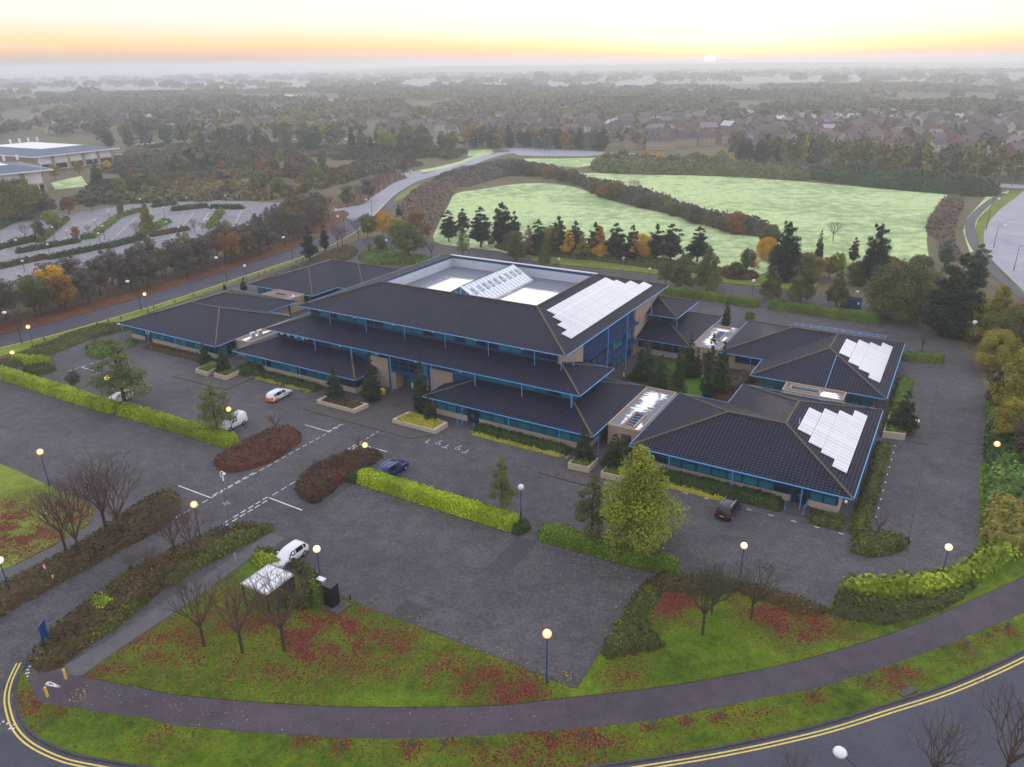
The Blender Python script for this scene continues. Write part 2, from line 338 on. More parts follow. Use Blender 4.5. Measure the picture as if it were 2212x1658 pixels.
def tilemat():
    m, t, b = newmat('concrete_roof_tiles'); n = N(t)
    uvn = n.n('ShaderNodeUVMap').outputs[0]; sp = n.n('ShaderNodeSeparateXYZ', {0: uvn})
    U_, V_ = sp.outputs[0], sp.outputs[1]
    fv = n.math('FRACT', n.math('MULTIPLY', V_, 1/.44)); fu = None
    roll = n.math('SINE', n.math('MULTIPLY', U_, 2*math.pi/.46))
    h = n.math('ADD', n.math('MULTIPLY', roll, .35), n.math('SUBTRACT', 1.0, fv))
    wn_ = n.n('ShaderNodeTexWhiteNoise', {'Vector': n.n('ShaderNodeCombineXYZ', {0: n.math('FLOOR', n.math('MULTIPLY', U_, 1/.46)), 1: n.math('FLOOR', n.math('MULTIPLY', V_, 1/.44))}).outputs[0]}, noise_dimensions='2D').outputs[0]
    pos = coords(n); big = n.noise(pos, .12, 5, .65); fine = n.noise(pos, 2.5, 4, .7)
    c = n.ramp(big, [(.3, (.005, .006, .017)), (.5, (.009, .0095, .026)), (.72, (.015, .015, .031))])
    c = n.mix(1.0, c, n.ramp(wn_, [(0, .72), (1, 1.3)]), 'MULTIPLY')
    joint = n.math('LESS_THAN', fv, .20); c = n.mix(n.math('MULTIPLY', joint, .75), c, (.003, .003, .005))
    lip_highlight = n.math('MULTIPLY', n.math('GREATER_THAN', fv, .80), n.math('GREATER_THAN', roll, .15)); c = n.mix(n.math('MULTIPLY', lip_highlight, .8), c, (.13, .13, .21))  # pale highlight specks painted onto the tile lips
    moss = n.ramp(fine, [(.62, 0.0), (.75, .5)]); c = n.mix(moss, c, (.045, .044, .030))
    t.links.new(c, b.inputs['Base Color']); b.inputs['Roughness'].default_value = .6; b.inputs['Specular IOR Level'].default_value = .12
    t.links.new(n.bump(h, .9, .06), b.inputs['Normal']); return m
M['tile'] = tilemat()
M['ridge'] = ground_mat('mossy_ridge_tiles', [(.06, .056, .05), (.12, .11, .09), (.15, .13, .035)], (.4, 2.0, 9))
def panelmat():
    m, t, b = newmat('solar_glass'); n = N(t); uvn = n.n('ShaderNodeUVMap').outputs[0]
    br = n.n('ShaderNodeTexBrick', {'Vector': uvn, 'Scale': 1.0, 'Mortar Size': .045, 'Brick Width': 1.6, 'Row Height': .9, 'Color1': (.46, .47, .51, 1), 'Color2': (.53, .54, .58, 1), 'Mortar': (.78, .78, .79, 1)}, offset=0.0)
    t.links.new(br.outputs[0], b.inputs['Base Color']); b.inputs['Metallic'].default_value = .85; b.inputs['Roughness'].default_value = .3; return m
M['panel'] = panelmat()
def cellmat():
    m, t, b = newmat('blue_solar_cells'); n = N(t); v = coords(n, True)
    f = n.noise(v, 1.2, 2); t.links.new(n.mix(f, (.05, .075, .17), (.20, .25, .40)), b.inputs['Base Color']); b.inputs['Roughness'].default_value = .2; return m
M['cells'] = cellmat()
def wetroof():
    m, t, b = newmat('wet_flat_roof'); n = N(t); v = coords(n, True)
    at = n.n('ShaderNodeAttribute', attribute_name='wet').outputs['Fac']
    e = n.math('ADD', at, n.math('MULTIPLY', n.math('SUBTRACT', n.noise(n.n('ShaderNodeMapping', {'Vector': v, 'Scale': (.5, 3.5, 1)}).outputs[0], 1.0, 4, .6), .5), .8))
    w = n.ramp(e, [(.46, 0.0), (.52, 1.0)])
    t.links.new(n.mix(w, (.17, .18, .23), (.74, .76, .79)), b.inputs['Base Color'])
    t.links.new(n.math('MULTIPLY', w, .92), b.inputs['Metallic']); t.links.new(n.ramp(w, [(0, .6), (1, .12)]), b.inputs['Roughness']); return m
M['wet'] = wetroof()
FOL = {
 'bright_hedge': [(.15, .21, .003), (.29, .40, .005), (.46, .58, .012)],
 'dark_hedge': [(.018, .036, .006), (.036, .066, .010), (.060, .10, .016)],
 'mid_hedge': [(.045, .085, .006), (.10, .165, .010), (.18, .26, .020)],
 'olive': [(.040, .046, .008), (.090, .105, .015), (.15, .165, .025)],
 'redbed': [(.035, .014, .008), (.12, .030, .018), (.055, .075, .012), (.17, .045, .022)],
 'brownbed': [(.034, .026, .010), (.085, .050, .020), (.065, .090, .014), (.15, .105, .03)],
 'golden': [(.20, .19, .01), (.38, .35, .025), (.50, .46, .06)],
 'laurel': [(.12, .17, .008), (.25, .33, .014), (.42, .50, .035)],
 'greenshrub': [(.06, .12, .02), (.12, .22, .03), (.22, .34, .05)],
 'yellowshrub': [(0.1483, 0.1483, 0.0058), (0.3360, 0.2700, 0.0060), (0.4732, 0.3676, 0.0112), (0.2760, 0.1440, 0.0120)],
 'orangeshrub': [(.10, .12, .02), (.24, .20, .03), (.34, .22, .035), (.20, .26, .035)],
 'yellow_tree': [(.13, .125, .012), (.26, .235, .018), (.42, .36, .032)],
 'gold_tree': [(0.3424, 0.1768, 0.0000), (0.6156, 0.3396, 0.0000), (0.8536, 0.4856, 0.0000)],
 'green_tree': [(.060, .090, .014), (.12, .155, .022), (.20, .235, .04)],
 'lime_tree': [(.11, .135, .010), (.22, .25, .018), (.36, .38, .035)],
 'olive_tree': [(.055, .066, .018), (.105, .118, .028), (.17, .175, .045)],
 'pine': [(0.0077, 0.0186, 0.0077), (0.0176, 0.0352, 0.0132), (0.0337, 0.0557, 0.0226)],
 'cypress': [(.008, .020, .008), (.018, .038, .013), (.032, .060, .022)],
 'cypress_green': [(.018, .040, .008), (.035, .070, .014), (.06, .10, .024)],
 'conifer_olive': [(0.0165, 0.0323, 0.0112), (0.0334, 0.0558, 0.0188), (0.0576, 0.0840, 0.0299)],
 'brown_tree': [(.055, .046, .034), (.105, .088, .064), (.16, .135, .095)],
 'rust_tree': [(0.1099, 0.0589, 0.0181), (0.2400, 0.1176, 0.0197), (0.3695, 0.1859, 0.0227)],
 'heather': [(.07, .05, .034), (.15, .095, .062), (.24, .16, .10)],
 'poplar': [(.085, .075, .022), (.16, .135, .032), (.27, .22, .045)],
 'farwood': [(.045, .052, .026), (.095, .100, .042), (.16, .135, .052), (.26, .20, .06)],
 'teal_tree': [(0.0222, 0.0629, 0.0259), (0.0488, 0.1043, 0.0451), (0.0829, 0.1476, 0.0552)],
}
FOL['leaflit'] = [(.10, .03, .015), (.22, .10, .03), (.42, .36, .05), (.50, .48, .12)]
for k, c in FOL.items(): M[k] = foliage(k+'_foliage', c)
# ------------------------------------------------------------------ leaf geometry
def quads_mesh(name, cen, nor, size, tint, mat, asp=1.0, extra=None):
    """leaf quads: centres (n,3), normals (n,3), half size (n,), tint (n,)"""
    n = len(cen); nor = nor/np.maximum(np.linalg.norm(nor, axis=1, keepdims=True), 1e-9)
    r = rng.normal(size=(n, 3)); a = np.cross(nor, r); a /= np.maximum(np.linalg.norm(a, axis=1, keepdims=True), 1e-9); b = np.cross(nor, a)
    s = size[:, None]; V = np.stack([cen-a*s*asp, cen-b*s, cen+a*s*asp, cen+b*s], 1).reshape(-1, 3)
    F = np.arange(4*n).reshape(n, 4); return raw_mesh(name, V, F, tint, mat, extra)
def raw_mesh(name, V, F, tint, mat, extra=None):
    """F (m,4) quads; extra = (V2, F2 list, tint2) joined on"""
    V = np.asarray(V, np.float32); F = np.asarray(F, np.int32)
    if extra is not None:
        V2, F2, t2 = extra; F2 = np.asarray(F2, np.int32)+len(V); V = np.vstack([V, np.asarray(V2, np.float32)]); 
        if F2.shape[1] == 3: F2 = np.hstack([F2, -np.ones((len(F2), 1), np.int32)])
        F = np.vstack([F, F2]); tint = np.concatenate([tint, t2])
    tot = np.where(F[:, 3] < 0, 3, 4).astype(np.int32); idx = F.ravel(); idx = idx[idx >= 0]
    me = bpy.data.meshes.new(name); me.vertices.add(len(V)); me.vertices.foreach_set('co', V.ravel())
    me.loops.add(len(idx)); me.loops.foreach_set('vertex_index', idx.astype(np.int32))
    me.polygons.add(len(F)); st = np.concatenate([[0], np.cumsum(tot)[:-1]]).astype(np.int32)
    me.polygons.foreach_set('loop_start', st); me.polygons.foreach_set('loop_total', tot)
    at = me.attributes.new('tint', 'FLOAT', 'FACE'); at.data.foreach_set('value', np.asarray(tint, np.float32))
    me.materials.append(mat); me.update(calc_edges=True); return me
def clumps(cs, rs, n, size, flat=1.0, seed=0, hollow=.55, upb=.5):
    """leaves spread through ellipsoidal clumps; returns centre, normal, size, tint"""
    cs = np.asarray(cs); rs = np.asarray(rs); w = rs**2/np.sum(rs**2); k = rng.choice(len(cs), n, p=w)
    d = rng.normal(size=(n, 3)); d /= np.linalg.norm(d, axis=1, keepdims=True)
    rr = (hollow+(1-hollow)*rng.random(n))**1.0*np.where(rng.random(n) < .12, 1.25, 1.0)
    P = cs[k]+d*(rs[k]*rr)[:, None]*np.array([1, 1, flat])
    nor = d+rng.normal(size=(n, 3))*.6+np.array([0, 0, upb])
    ct = rng.random(len(cs)); t = np.clip(.5+(ct[k]-.5)*.55+rng.normal(size=n)*.17, 0, 1)
    return P, nor, size*(.6+.8*rng.random(n)), t
def limb(mb, p, d, L, r, lv, out, spread=.5, up=.12, n=5, kids=(3, 4), ends=None, minr=.012):
    q = p+d*L; mb.tube(p, q, r, max(r*.68, minr*.8), n, caps=False)
    if lv == 0:
        if ends is not None: ends.append(q)
        return
    k = random.randint(*kids); a0 = random.random()*6.28
    for i in range(k):
        a = a0+6.283*i/k+random.uniform(-.4, .4); t = d.orthogonal().normalized(); t.rotate(Matrix.Rotation(a, 3, d))
        nd = (d+t*random.uniform(spread*.7, spread*1.3)+Vector((0, 0, up))).normalized()
        limb(mb, q if i == 0 else p+d*L*random.uniform(.55, 1), nd, L*random.uniform(.62, .86), max(r*.6, minr), lv-1, out, spread, up, 3 if lv < 3 else n, kids, ends, minr)
def bare_tree_meshes(seed, H=8.0, spread=.55, twigmat='twig', barkm='bark', leafmat=None, nleaf=0, lv=4, minr=.016, kids=(3, 4)):
    random.seed(seed); mb = MB(); ends = []; th = H*.24
    mb.tube((0, 0, -.1), (0, 0, th), H*.016, H*.012, 8)
    tw = MB(); p = Vector((0, 0, th)); k = 7
    limb(tw, p, Vector((0, 0, 1)), H*.175, H*.0095, lv, None, spread, .20, 4, kids, ends, minr)
    for i in range(k):
        a = 6.283*i/k+random.uniform(-.3, .3); d = Vector((math.cos(a)*.62, math.sin(a)*.62, 1)).normalized()
        limb(tw, Vector((0, 0, th*random.uniform(.8, 1.05))), d, H*.205, H*.008, lv-1, None, spread, .24, 4, kids, ends, minr)
    tm = mb.mesh('trunk', M[barkm]); cm_ = tw.mesh('crown', M[twigmat]); zz = max(v[2] for v in tw.v); 
    return dict(parts=[('trunk', tm), ('crown', cm_)], H=zz)
def leafy_meshes(seed, H=8.0, R=2.6, base=.22, n=2600, ls=.17, mat='green_tree', shape='round', lobes=16, flat=.8, trunk='bark'):
    random.seed(seed); tr = MB(); cs = []; rs = []
    th = H*base; tr.tube((0, 0, -.1), (0, 0, th), H*.020, H*.015, 8); tr.tube((0, 0, th), (0, 0, H*.8), H*.015, H*.004, 6)
    for i in range(lobes):
        t = (i+.5)/lobes; z = th+(H-th)*(.08+.86*t)
        if shape == 'round': rad = R*math.sqrt(max(.05, 1-((t-.42)/.62)**2))
        elif shape == 'cone': rad = R*(1-t)**.75*1.0+.12*R
        elif shape == 'column': rad = R*min(1, (1-t)*3.2+.12)*min(1, t*4+.55)
        a = i*2.4+random.uniform(-.5, .5); off = rad*random.uniform(.28, .90)
        r = max(.16*R, rad*random.uniform(.26, .50)); c = Vector((math.cos(a)*off, math.sin(a)*off, z)); cs.append(c); rs.append(r)
        tr.tube((0, 0, max(th*.9, z-H*.13)), c, H*.006, H*.002, 4)
    P, nr, sz, t = clumps([tuple(c) for c in cs], rs, n, ls, flat)
    me = quads_mesh('crown', P, nr, sz, t, M[mat]); return dict(parts=[('trunk', tr.mesh('trunk', M[trunk])), ('crown', me)], H=float(np.percentile(P[:, 2], 99.7)))
def conifer_meshes(seed, H=9.0, R=2.0, base=.12, n=3400, ls=.17, mat='pine', layers=11, droop=-.1, power=.8, clear=True, ragged=.3, leanx=0):
    random.seed(seed); tr = MB(); tr.tube((0, 0, -.1), (0, 0, H*.96), H*.017, H*.003, 7); cs = []; rs = []
    for l in range(layers):
        t = l/(layers-1); z = H*(base+(1-base)*(t*.97)); rad = R*((1-t)**power*.92+.08)*min(1, .55+t*4)
        k = max(2, int(8*(1-t)+1)); a0 = random.random()*6
        for i in range(k):
            a = a0+6.283*i/k+random.uniform(-.3, .3); rr = rad*random.uniform(1-ragged*1.6, 1.0); z = H*(base+(1-base)*min(.97, t*.97+random.uniform(-.5, .5)/layers))
            for s in (.45, .8):
                cs.append((math.cos(a)*rr*s, math.sin(a)*rr*s, z+droop*rr*s+random.uniform(-.25, .25)*H/layers)); rs.append(max(.10*R, rad*.36*(1.15-s*.4)))
            tr.tube((0, 0, z), (math.cos(a)*rr*.8, math.sin(a)*rr*.8, z+droop*rr*.8), H*.004, H*.001, 3, caps=False)
    cs.append((0, 0, H*.94)); rs.append(.17*R)
    P, nr, sz, t = clumps(cs, rs, n, ls, .85, hollow=.15, upb=.35)
    return dict(parts=[('trunk', tr.mesh('trunk', M['bark'])), ('crown', quads_mesh('crown', P, nr, sz, t, M[mat]))], H=H)
PROTO = {}
def proto(key, d): PROTO[key] = d
for i in range(3): proto('bare%d' % i, bare_tree_meshes(11+i, 8.5, .42+.05*i, lv=5, minr=.0085, kids=(2, 3)))
for i in range(2): proto('barethin%d' % i, bare_tree_meshes(31+i, 4.5, .5, lv=2, minr=.014))
for i in range(2): proto('baregreen%d' % i, bare_tree_meshes(41+i, 6.5, .6, 'bark_green', 'bark', lv=5, minr=.0085, kids=(2, 3)))
for i in range(3): proto('round%d' % i, leafy_meshes(51+i, 8, 2.9, .2, 14000, .075, lobes=30))
for i in range(2): proto('airy%d' % i, leafy_meshes(61+i, 8, 2.1, .22, 6500, .06, shape='cone', lobes=26))
proto('big', leafy_meshes(71, 11, 4.0, .13, 30000, .072, 'lime_tree', 'cone', 64, .8))
for i in range(2): proto('coneleaf%d' % i, leafy_meshes(75+i, 9, 2.9, .1, 20000, .08, 'green_tree', 'cone', 40))
for i in range(3): proto('pine%d' % i, conifer_meshes(81+i, 10, 2.5, .20, 9000, .12, layers=9, ragged=.34, power=.36+.08*i))
for i in range(2): proto('fir%d' % i, conifer_meshes(91+i, 9, 2.0, .03, 12000, .10, layers=15, power=.62, ragged=.14))
proto('cypress0', conifer_meshes(95, 9, 1.25, .02, 9000, .09, 'cypress', 18, .5, .45, ragged=.12))
proto('cypress1', conifer_meshes(96, 11, 3.5, .02, 30000, .11, 'cypress', 14, .25, .34, ragged=.12))
for i in range(3): proto('thick%d' % i, leafy_meshes(101+i, 9, 3.2, .2, 6500, .10, 'brown_tree', 'round', 22))
proto('poplar0', leafy_meshes(111, 15, 1.7, .06, 6000, .18, 'poplar', 'column', 26))
proto('bushy0', leafy_meshes(115, 7, 3.4, .03, 34000, .08, 'yellow_tree', 'round', 56, .95)); proto('bushy1', leafy_meshes(116, 7, 3.1, .03, 34000, .08, 'yellow_tree', 'round', 52, .95))
def join_proto(key, new, n=700, ls=.5, mat='brown_tree', H=9, R=3.3, shape='round', lobes=12):
    """small far version: one mesh, crown leaves and a trunk"""
    random.seed(hash(new) % 999); cs = []; rs = []
    for i in range(lobes):
        t = (i+.5)/lobes; rad = R*math.sqrt(max(.05, 1-((t-.45)/.62)**2)) if shape == 'round' else R*((1-t)**.7+.1)
        if shape == 'column': rad = R*min(1, (1-t)*3+.15)
        a = i*2.4; cs.append((math.cos(a)*rad*.5, math.sin(a)*rad*.5, H*(.2+.75*t))); rs.append(max(.3, rad*.55))
    P, nr, sz, tt = clumps(cs, rs, n, ls, .85); b = MB().tube((0, 0, -.2), (0, 0, H*.5), H*.02, H*.01, 5, caps=False)
    F2 = np.array(b.f); me = quads_mesh(new, P, nr, sz, tt, M[mat], extra=(np.array(b.v), F2, np.full(len(F2), .1)))
    PROTO[new] = dict(parts=[(None, me)], H=float(np.percentile(P[:, 2], 99.5)))
for i in range(3): join_proto('', 'far_round%d' % i, 420, .42)
join_proto('', 'far_cone', 380, .40, 'pine', 9, 2.2, 'cone'); join_proto('', 'far_col', 380, .40, 'poplar', 9, 1.0, 'column')
def tree(kind, name, base, top, label, group=None, mat=None, wid=1.0, rz=None, trunkmat=None, cat='tree', hgt=None, world=None):
    p = PROTO[kind]; g = world if world else G(*base); h = hgt if hgt else height(base, top); s = h/p['H']
    rz = random.random()*6.28 if rz is None else rz
    if p['parts'][0][0] is None:
        o = link(name, p['parts'][0][1], None, (g[0], g[1], 0), rz); o.scale = (s*wid, s*wid, s); tag(o, label, cat, group); setmat(o, mat); return o
    e = empty(name, (g[0], g[1], 0), rz, label, cat, group); e.scale = (s*wid, s*wid, s)
    for pn, me in p['parts']:
        o = link(pn, me, e)
        if pn == 'crown' and mat: setmat(o, mat)
        if pn == 'trunk' and trunkmat: setmat(o, trunkmat)
    return e
def setmat(o, mat):
    if mat and o.data.materials[0] is not M[mat]: o.material_slots[0].link = 'OBJECT'; o.material_slots[0].material = M[mat]
def shrubmass(name, poly, h, mat, label, cat='shrub bed', dens=26, ls=.115, lump=.55, sp=.55, edge=.6, group=None, kind=None, z0=0.05, lsc=1.2, boxy=False):
    """a planted mass: lumpy domed body clothed in leaf faces"""
    P = np.array(poly); v, f = cdt(poly, sp); d = np.maximum(polydist(v, P), 0)
    prof = np.clip(d/edge, 0, 1)**(.35 if boxy else .6); nz = vnoise(v, .8/lsc, 3)*.5+vnoise(v, 2.0/lsc, 9)*.5
    z = z0+h*prof*(1-lump+lump*2*(nz-.15)*.75); z[d < 1e-4] = z0-.05
    V = np.column_stack([v, z]); F = np.array([t for t in f if len(t) == 3]); A = V[F]
    cr = np.cross(A[:, 1]-A[:, 0], A[:, 2]-A[:, 0]); ar = np.linalg.norm(cr, axis=1)/2; nn = cr/np.maximum(2*ar[:, None], 1e-9); nn[nn[:, 2] < 0] *= -1
    n = int(min(60000, ar.sum()*dens)); k = rng.choice(len(F), n, p=ar/ar.sum()); r1 = np.sqrt(rng.random(n)); r2 = rng.random(n)
    P3 = A[k, 0]*(1-r1)[:, None]+A[k, 1]*(r1*(1-r2))[:, None]+A[k, 2]*(r1*r2)[:, None]+nn[k]*(rng.random(n)**1.5*ls*2.6-.02)[:, None]
    big = vnoise(P3[:, :2], .35, 5)*.6+vnoise(P3[:, :2], 1.1, 8)*.4
    t = np.clip(.5+(big-.5)*1.7+rng.normal(size=n)*.22, 0, 1)
    me = quads_mesh(name, P3, nn[k]+rng.normal(size=(n, 3))*.55, ls*(.55+.8*rng.random(n)), t, M[mat], extra=(V, F, np.full(len(F), .2)))
    o = link(name, me); tag(o, label, cat, group, kind); return o
def hedge(name, a, b, w, h, mat, label, group=None, z0=0.02, sp=.4, ls=.10, dens=42, lump=.12, round_end=True):
    """clipped hedge: a and b are world points on its near side, it spreads w away from the camera side (left of a->b)"""
    a = np.array(a); b = np.array(b); d = b-a; L = np.hypot(*d); d /= L; nrm = np.array([-d[1], d[0]])
    poly = [tuple(a), tuple(b), tuple(b+nrm*w*.25+d*.5), tuple(b+nrm*w*.75+d*.5), tuple(b+nrm*w), tuple(a+nrm*w), tuple(a+nrm*w*.75-d*.5), tuple(a+nrm*w*.25-d*.5)]
    return shrubmass(name, poly, h, mat, label, 'hedge', dens, ls, lump, sp, .28, group, None, z0, .9, True)
def sheet(name, poly, z, mat, kind='structure', spacing=None, thick=0, litter=None, label=None, cat=None):
    v, f = cdt(poly, spacing); z_ = np.full(len(v), z); V = np.column_stack([v, z_]).tolist(); F = [t for t in f]
    me = bpy.data.meshes.new(name); n0 = len(V)
    fixed = []
    for t in F:
        a, b, c = [np.array(V[i]) for i in t[:3]]
        fixed.append(t if np.cross(b-a, c-a)[2] > 0 else t[::-1])
    if thick:
        P = list(poly); ar = sum(P[i][0]*P[(i+1) % len(P)][1]-P[(i+1) % len(P)][0]*P[i][1] for i in range(len(P)))
        if ar < 0: P = P[::-1]
        b0 = len(V); V += [(x, y, z) for x, y in P]+[(x, y, z-thick) for x, y in P]; n = len(P)
        fixed += [(b0+n+i, b0+n+(i+1) % n, b0+(i+1) % n, b0+i) for i in range(n)]
    me.from_pydata(V, [], fixed); me.materials.append(M[mat])
    if litter is not None:
        at = me.attributes.new('litter', 'FLOAT', 'POINT'); q = np.array([p[:2] for p in V]); val = litter(q)
        at.data.foreach_set('value', np.asarray(val, np.float32))
    me.update(); o = link(name, me); tag(o, label, cat, None, kind); return o
def ribbon(name, line, w, z, mat, kind='structure', h=0, label=None, cat=None, mb=None):
    """strip of width w centred on a world line"""
    P = np.array(line); t = np.gradient(P, axis=0); t /= np.maximum(np.linalg.norm(t, axis=1, keepdims=True), 1e-9); nn = np.column_stack([-t[:, 1], t[:, 0]])*w/2
    own = mb is None; mb = mb or MB(); a = P+nn; b = P-nn; n = len(P)
    mb.add([(*p, z) for p in b]+[(*p, z) for p in a], [(i, i+1, n+i+1, n+i) for i in range(n-1)])
    if h:
        mb.add([(*p, z) for p in b]+[(*p, z-h) for p in b], [(n+i, n+i+1, i+1, i) for i in range(n-1)]); mb.add([(*p, z) for p in a]+[(*p, z-h) for p in a], [(i, i+1, n+i+1, n+i) for i in range(n-1)])
    if own: return tag(mb.build(name, M[mat]), label, cat, None, kind)
def offset(line, d):
    P = np.array(line); t = np.gradient(P, axis=0); t /= np.maximum(np.linalg.norm(t, axis=1, keepdims=True), 1e-9)
    return [tuple(x) for x in P+np.column_stack([-t[:, 1], t[:, 0]])*d]
# ================================================================== THE GROUND
def circle(r, n=64): return [(r*math.cos(6.28318*i/n), r*math.sin(6.28318*i/n)) for i in range(n)]
sheet('ground', circle(11000, 96), -.14, 'earth')
sheet('far_plain', [(x, y) for x, y in [(-9000, 1750), (-2200, 1700), (-900, 1900), (0, 1750), (900, 1950), (2200, 1850), (9000, 1800), (9000, 10400), (-9000, 10400)]], -.10, 'haze_pale_field')  # distant ground painted pale to look like bright mist
# frosty fields behind the campus
sheet('field', smooth_line(GP([(938, 520), (945, 490), (968, 445), (985, 418), (1040, 409), (1110, 398), (1180, 396), (1240, 404), (1290, 422), (1350, 442), (1480, 470), (1560, 488), (1668, 512), (1668, 575), (1600, 600), (1450, 578), (1200, 560), (1000, 535)]), 3, True), -.08, 'field')
sheet('field', smooth_line(GP([(1180, 377), (1300, 374), (1500, 379), (1650, 386), (1900, 408), (2048, 421), (2053, 430), (2012, 470), (2002, 520), (2003, 575), (1930, 590), (1672, 545), (1560, 497), (1450, 458), (1300, 418), (1230, 388)]), 3, True), -.068, 'field')
sheet('field', GP([(1130, 343), (1320, 341), (1332, 349), (1250, 362), (1150, 356)]), -.08, 'field')
sheet('field', GP([(1610, 362), (1735, 366), (1740, 380), (1640, 372)]), -.08, 'field')
sheet('field', GP([(1013, 325), (1062, 323), (1066, 330), (1010, 338)]), -.08, 'field')
sheet('field', GP([(250, 333), (330, 335), (300, 350), (258, 347)]), -.08, 'field')
sheet('field', GP([(110, 395), (175, 380), (190, 402), (120, 410)]), -.08, 'field')
sheet('field', GP([(2090, 470), (2130, 425), (2178, 412), (2190, 420), (2140, 445), (2112, 475), (2106, 500), (2118, 540), (2095, 545), (2080, 500)]), -.08, 'field')
sheet('field', GP([(540, 209), (620, 204), (660, 206), (640, 212), (560, 213)]), -.08, 'field')
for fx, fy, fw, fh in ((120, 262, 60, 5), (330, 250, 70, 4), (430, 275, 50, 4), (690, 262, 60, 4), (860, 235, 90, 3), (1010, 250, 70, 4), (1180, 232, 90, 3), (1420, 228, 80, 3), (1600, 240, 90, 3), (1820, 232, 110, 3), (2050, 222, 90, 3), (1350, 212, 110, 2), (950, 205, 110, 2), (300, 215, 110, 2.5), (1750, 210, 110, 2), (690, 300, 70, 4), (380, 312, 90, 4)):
    sheet('field', smooth_line(GP([(fx-fw, fy), (fx-fw*.4, fy-fh), (fx+fw*.5, fy-fh*.8), (fx+fw, fy), (fx+fw*.4, fy+fh), (fx-fw*.5, fy+fh*.9)]), 4, True), -.085, 'haze_pale_field')  # far clearings in the same painted misty tone
sheet('lake', GP([(628, 216.5), (655, 213.5), (690, 212.5), (726, 213), (722, 217), (690, 221), (655, 219)]), -.05, 'water')
# campus paving
sheet('paving', GP([(-420, 1420), (-320, 830), (0, 797), (112, 757), (190, 727), (282, 705), (400, 665), (540, 622), (640, 590), (700, 560), (760, 522), (830, 505), (933, 524.8), (968, 530), (1078, 543), (1143, 562), (1198, 575), (1331, 587), (1418, 597), (1563, 615), (1684, 627), (1754, 636), (1850, 652), (1976, 700), (2055, 735), (2098, 775), (2126, 830), (2121, 1004), (2114, 1207), (2060, 1262), (1900, 1285), (1794, 1311), (1700, 1300), (1500, 1262), (1388, 1258), (1298, 1403), (1246, 1486), (1228, 1486), (1106, 1431), (928, 1363), (758, 1298), (700, 1262), (545, 1205), (350, 1343), (175, 1463), (110, 1520), (70, 1535), (80, 1590), (50, 1597), (0, 1581), (-500, 1440)]), 0.0, 'paving')
# access road and entrance avenue, slightly smoother paving
P_ = lambda *a: [uv(*p) for p in a]
sheet('road', P_((-35.0, -36.5), (-29.0, -36.5), (-29.0, -7.2), (-35.0, -7.2)), .006, 'paving')
# far road running behind the campus to the junction and the roundabout
far_road = smooth_line(GP([(-330, 800), (0, 738), (187, 690), (375, 634), (553, 576), (655, 542), (728, 508), (762, 482), (795, 452), (833, 418), (885, 390), (950, 372), (1005, 356), (1050, 340), (1100, 330), (1180, 331)]), 5)
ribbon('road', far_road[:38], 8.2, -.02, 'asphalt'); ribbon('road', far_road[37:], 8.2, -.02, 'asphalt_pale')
sheet('road', GP([(722, 451), (785, 443), (800, 455), (765, 478), (748, 470), (752, 462), (742, 455), (722, 457)]), -.012, 'asphalt_pale')
sheet('road', GP([(913, 373), (890, 369), (858, 362), (852, 367), (880, 384), (905, 386)]), -.012, 'asphalt_pale')
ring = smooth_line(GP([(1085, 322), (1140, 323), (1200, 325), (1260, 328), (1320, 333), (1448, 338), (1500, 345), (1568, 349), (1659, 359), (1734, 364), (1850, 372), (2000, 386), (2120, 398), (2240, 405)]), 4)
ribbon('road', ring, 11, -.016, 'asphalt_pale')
sheet('road', GP([(1088, 321), (1120, 322.5), (1210, 327), (1325, 334), (1260, 338), (1170, 338), (1120, 336)]), -.008, 'asphalt_pale')
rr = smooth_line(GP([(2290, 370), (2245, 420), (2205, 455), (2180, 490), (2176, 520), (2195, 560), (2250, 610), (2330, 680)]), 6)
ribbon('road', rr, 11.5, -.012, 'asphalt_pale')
ribbon('path', smooth_line(GP([(2172, 419), (2164, 421), (2131, 442), (2101, 472), (2096, 497), (2106, 530), (2146, 582), (2184, 620), (2240, 660)]), 5), 2.6, -.03, 'track')
ribbon('path', smooth_line(GP([(1003, 357), (960, 376), (905, 396), (868, 416), (850, 432), (838, 452)]), 4), 2.6, -.01, 'track')
ribbon('path', smooth_line(GP([(430, 640), (500, 615), (553, 598), (600, 583), (655, 562), (690, 545)]), 4), 2.2, -.005, 'track')
# kerb lines of the far road
ribbon('kerb', offset(far_road[:34], -4.25), .3, .05, 'line_yellow'); ribbon('kerb', offset(far_road[37:], -4.3), .3, .05, 'line_white')
# verges of the far road
def leafy(val=.1, blobs=(), alongs=()):
    def f(q):
        o = np.full(len(q), val)
        for (x, y, r, s) in blobs: o = np.maximum(o, s*np.clip(1.25-np.hypot(q[:, 0]-x, q[:, 1]-y)/r, 0, 1))
        for (ln, w, s) in alongs:
            L = np.array(ln); d = np.min(np.hypot(q[:, None, 0]-L[None, :, 0], q[:, None, 1]-L[None, :, 1]), axis=1); o = np.maximum(o, s*np.clip(1.3-d/w, 0, 1))
        return o
    return f
def blob(x, y, r, s=1.0): g = G(x, y); return (g[0], g[1], r, s)
va = offset(far_road[:27], -4.5); vb = GP([(655, 561), (600, 580), (553, 595), (500, 612), (430, 640), (380, 655), (285, 690), (190, 722), (112, 745), (0, 770), (-300, 838)])
sheet('grass_verge', va+vb, .04, 'verge', spacing=3, thick=.18, litter=leafy(.05))
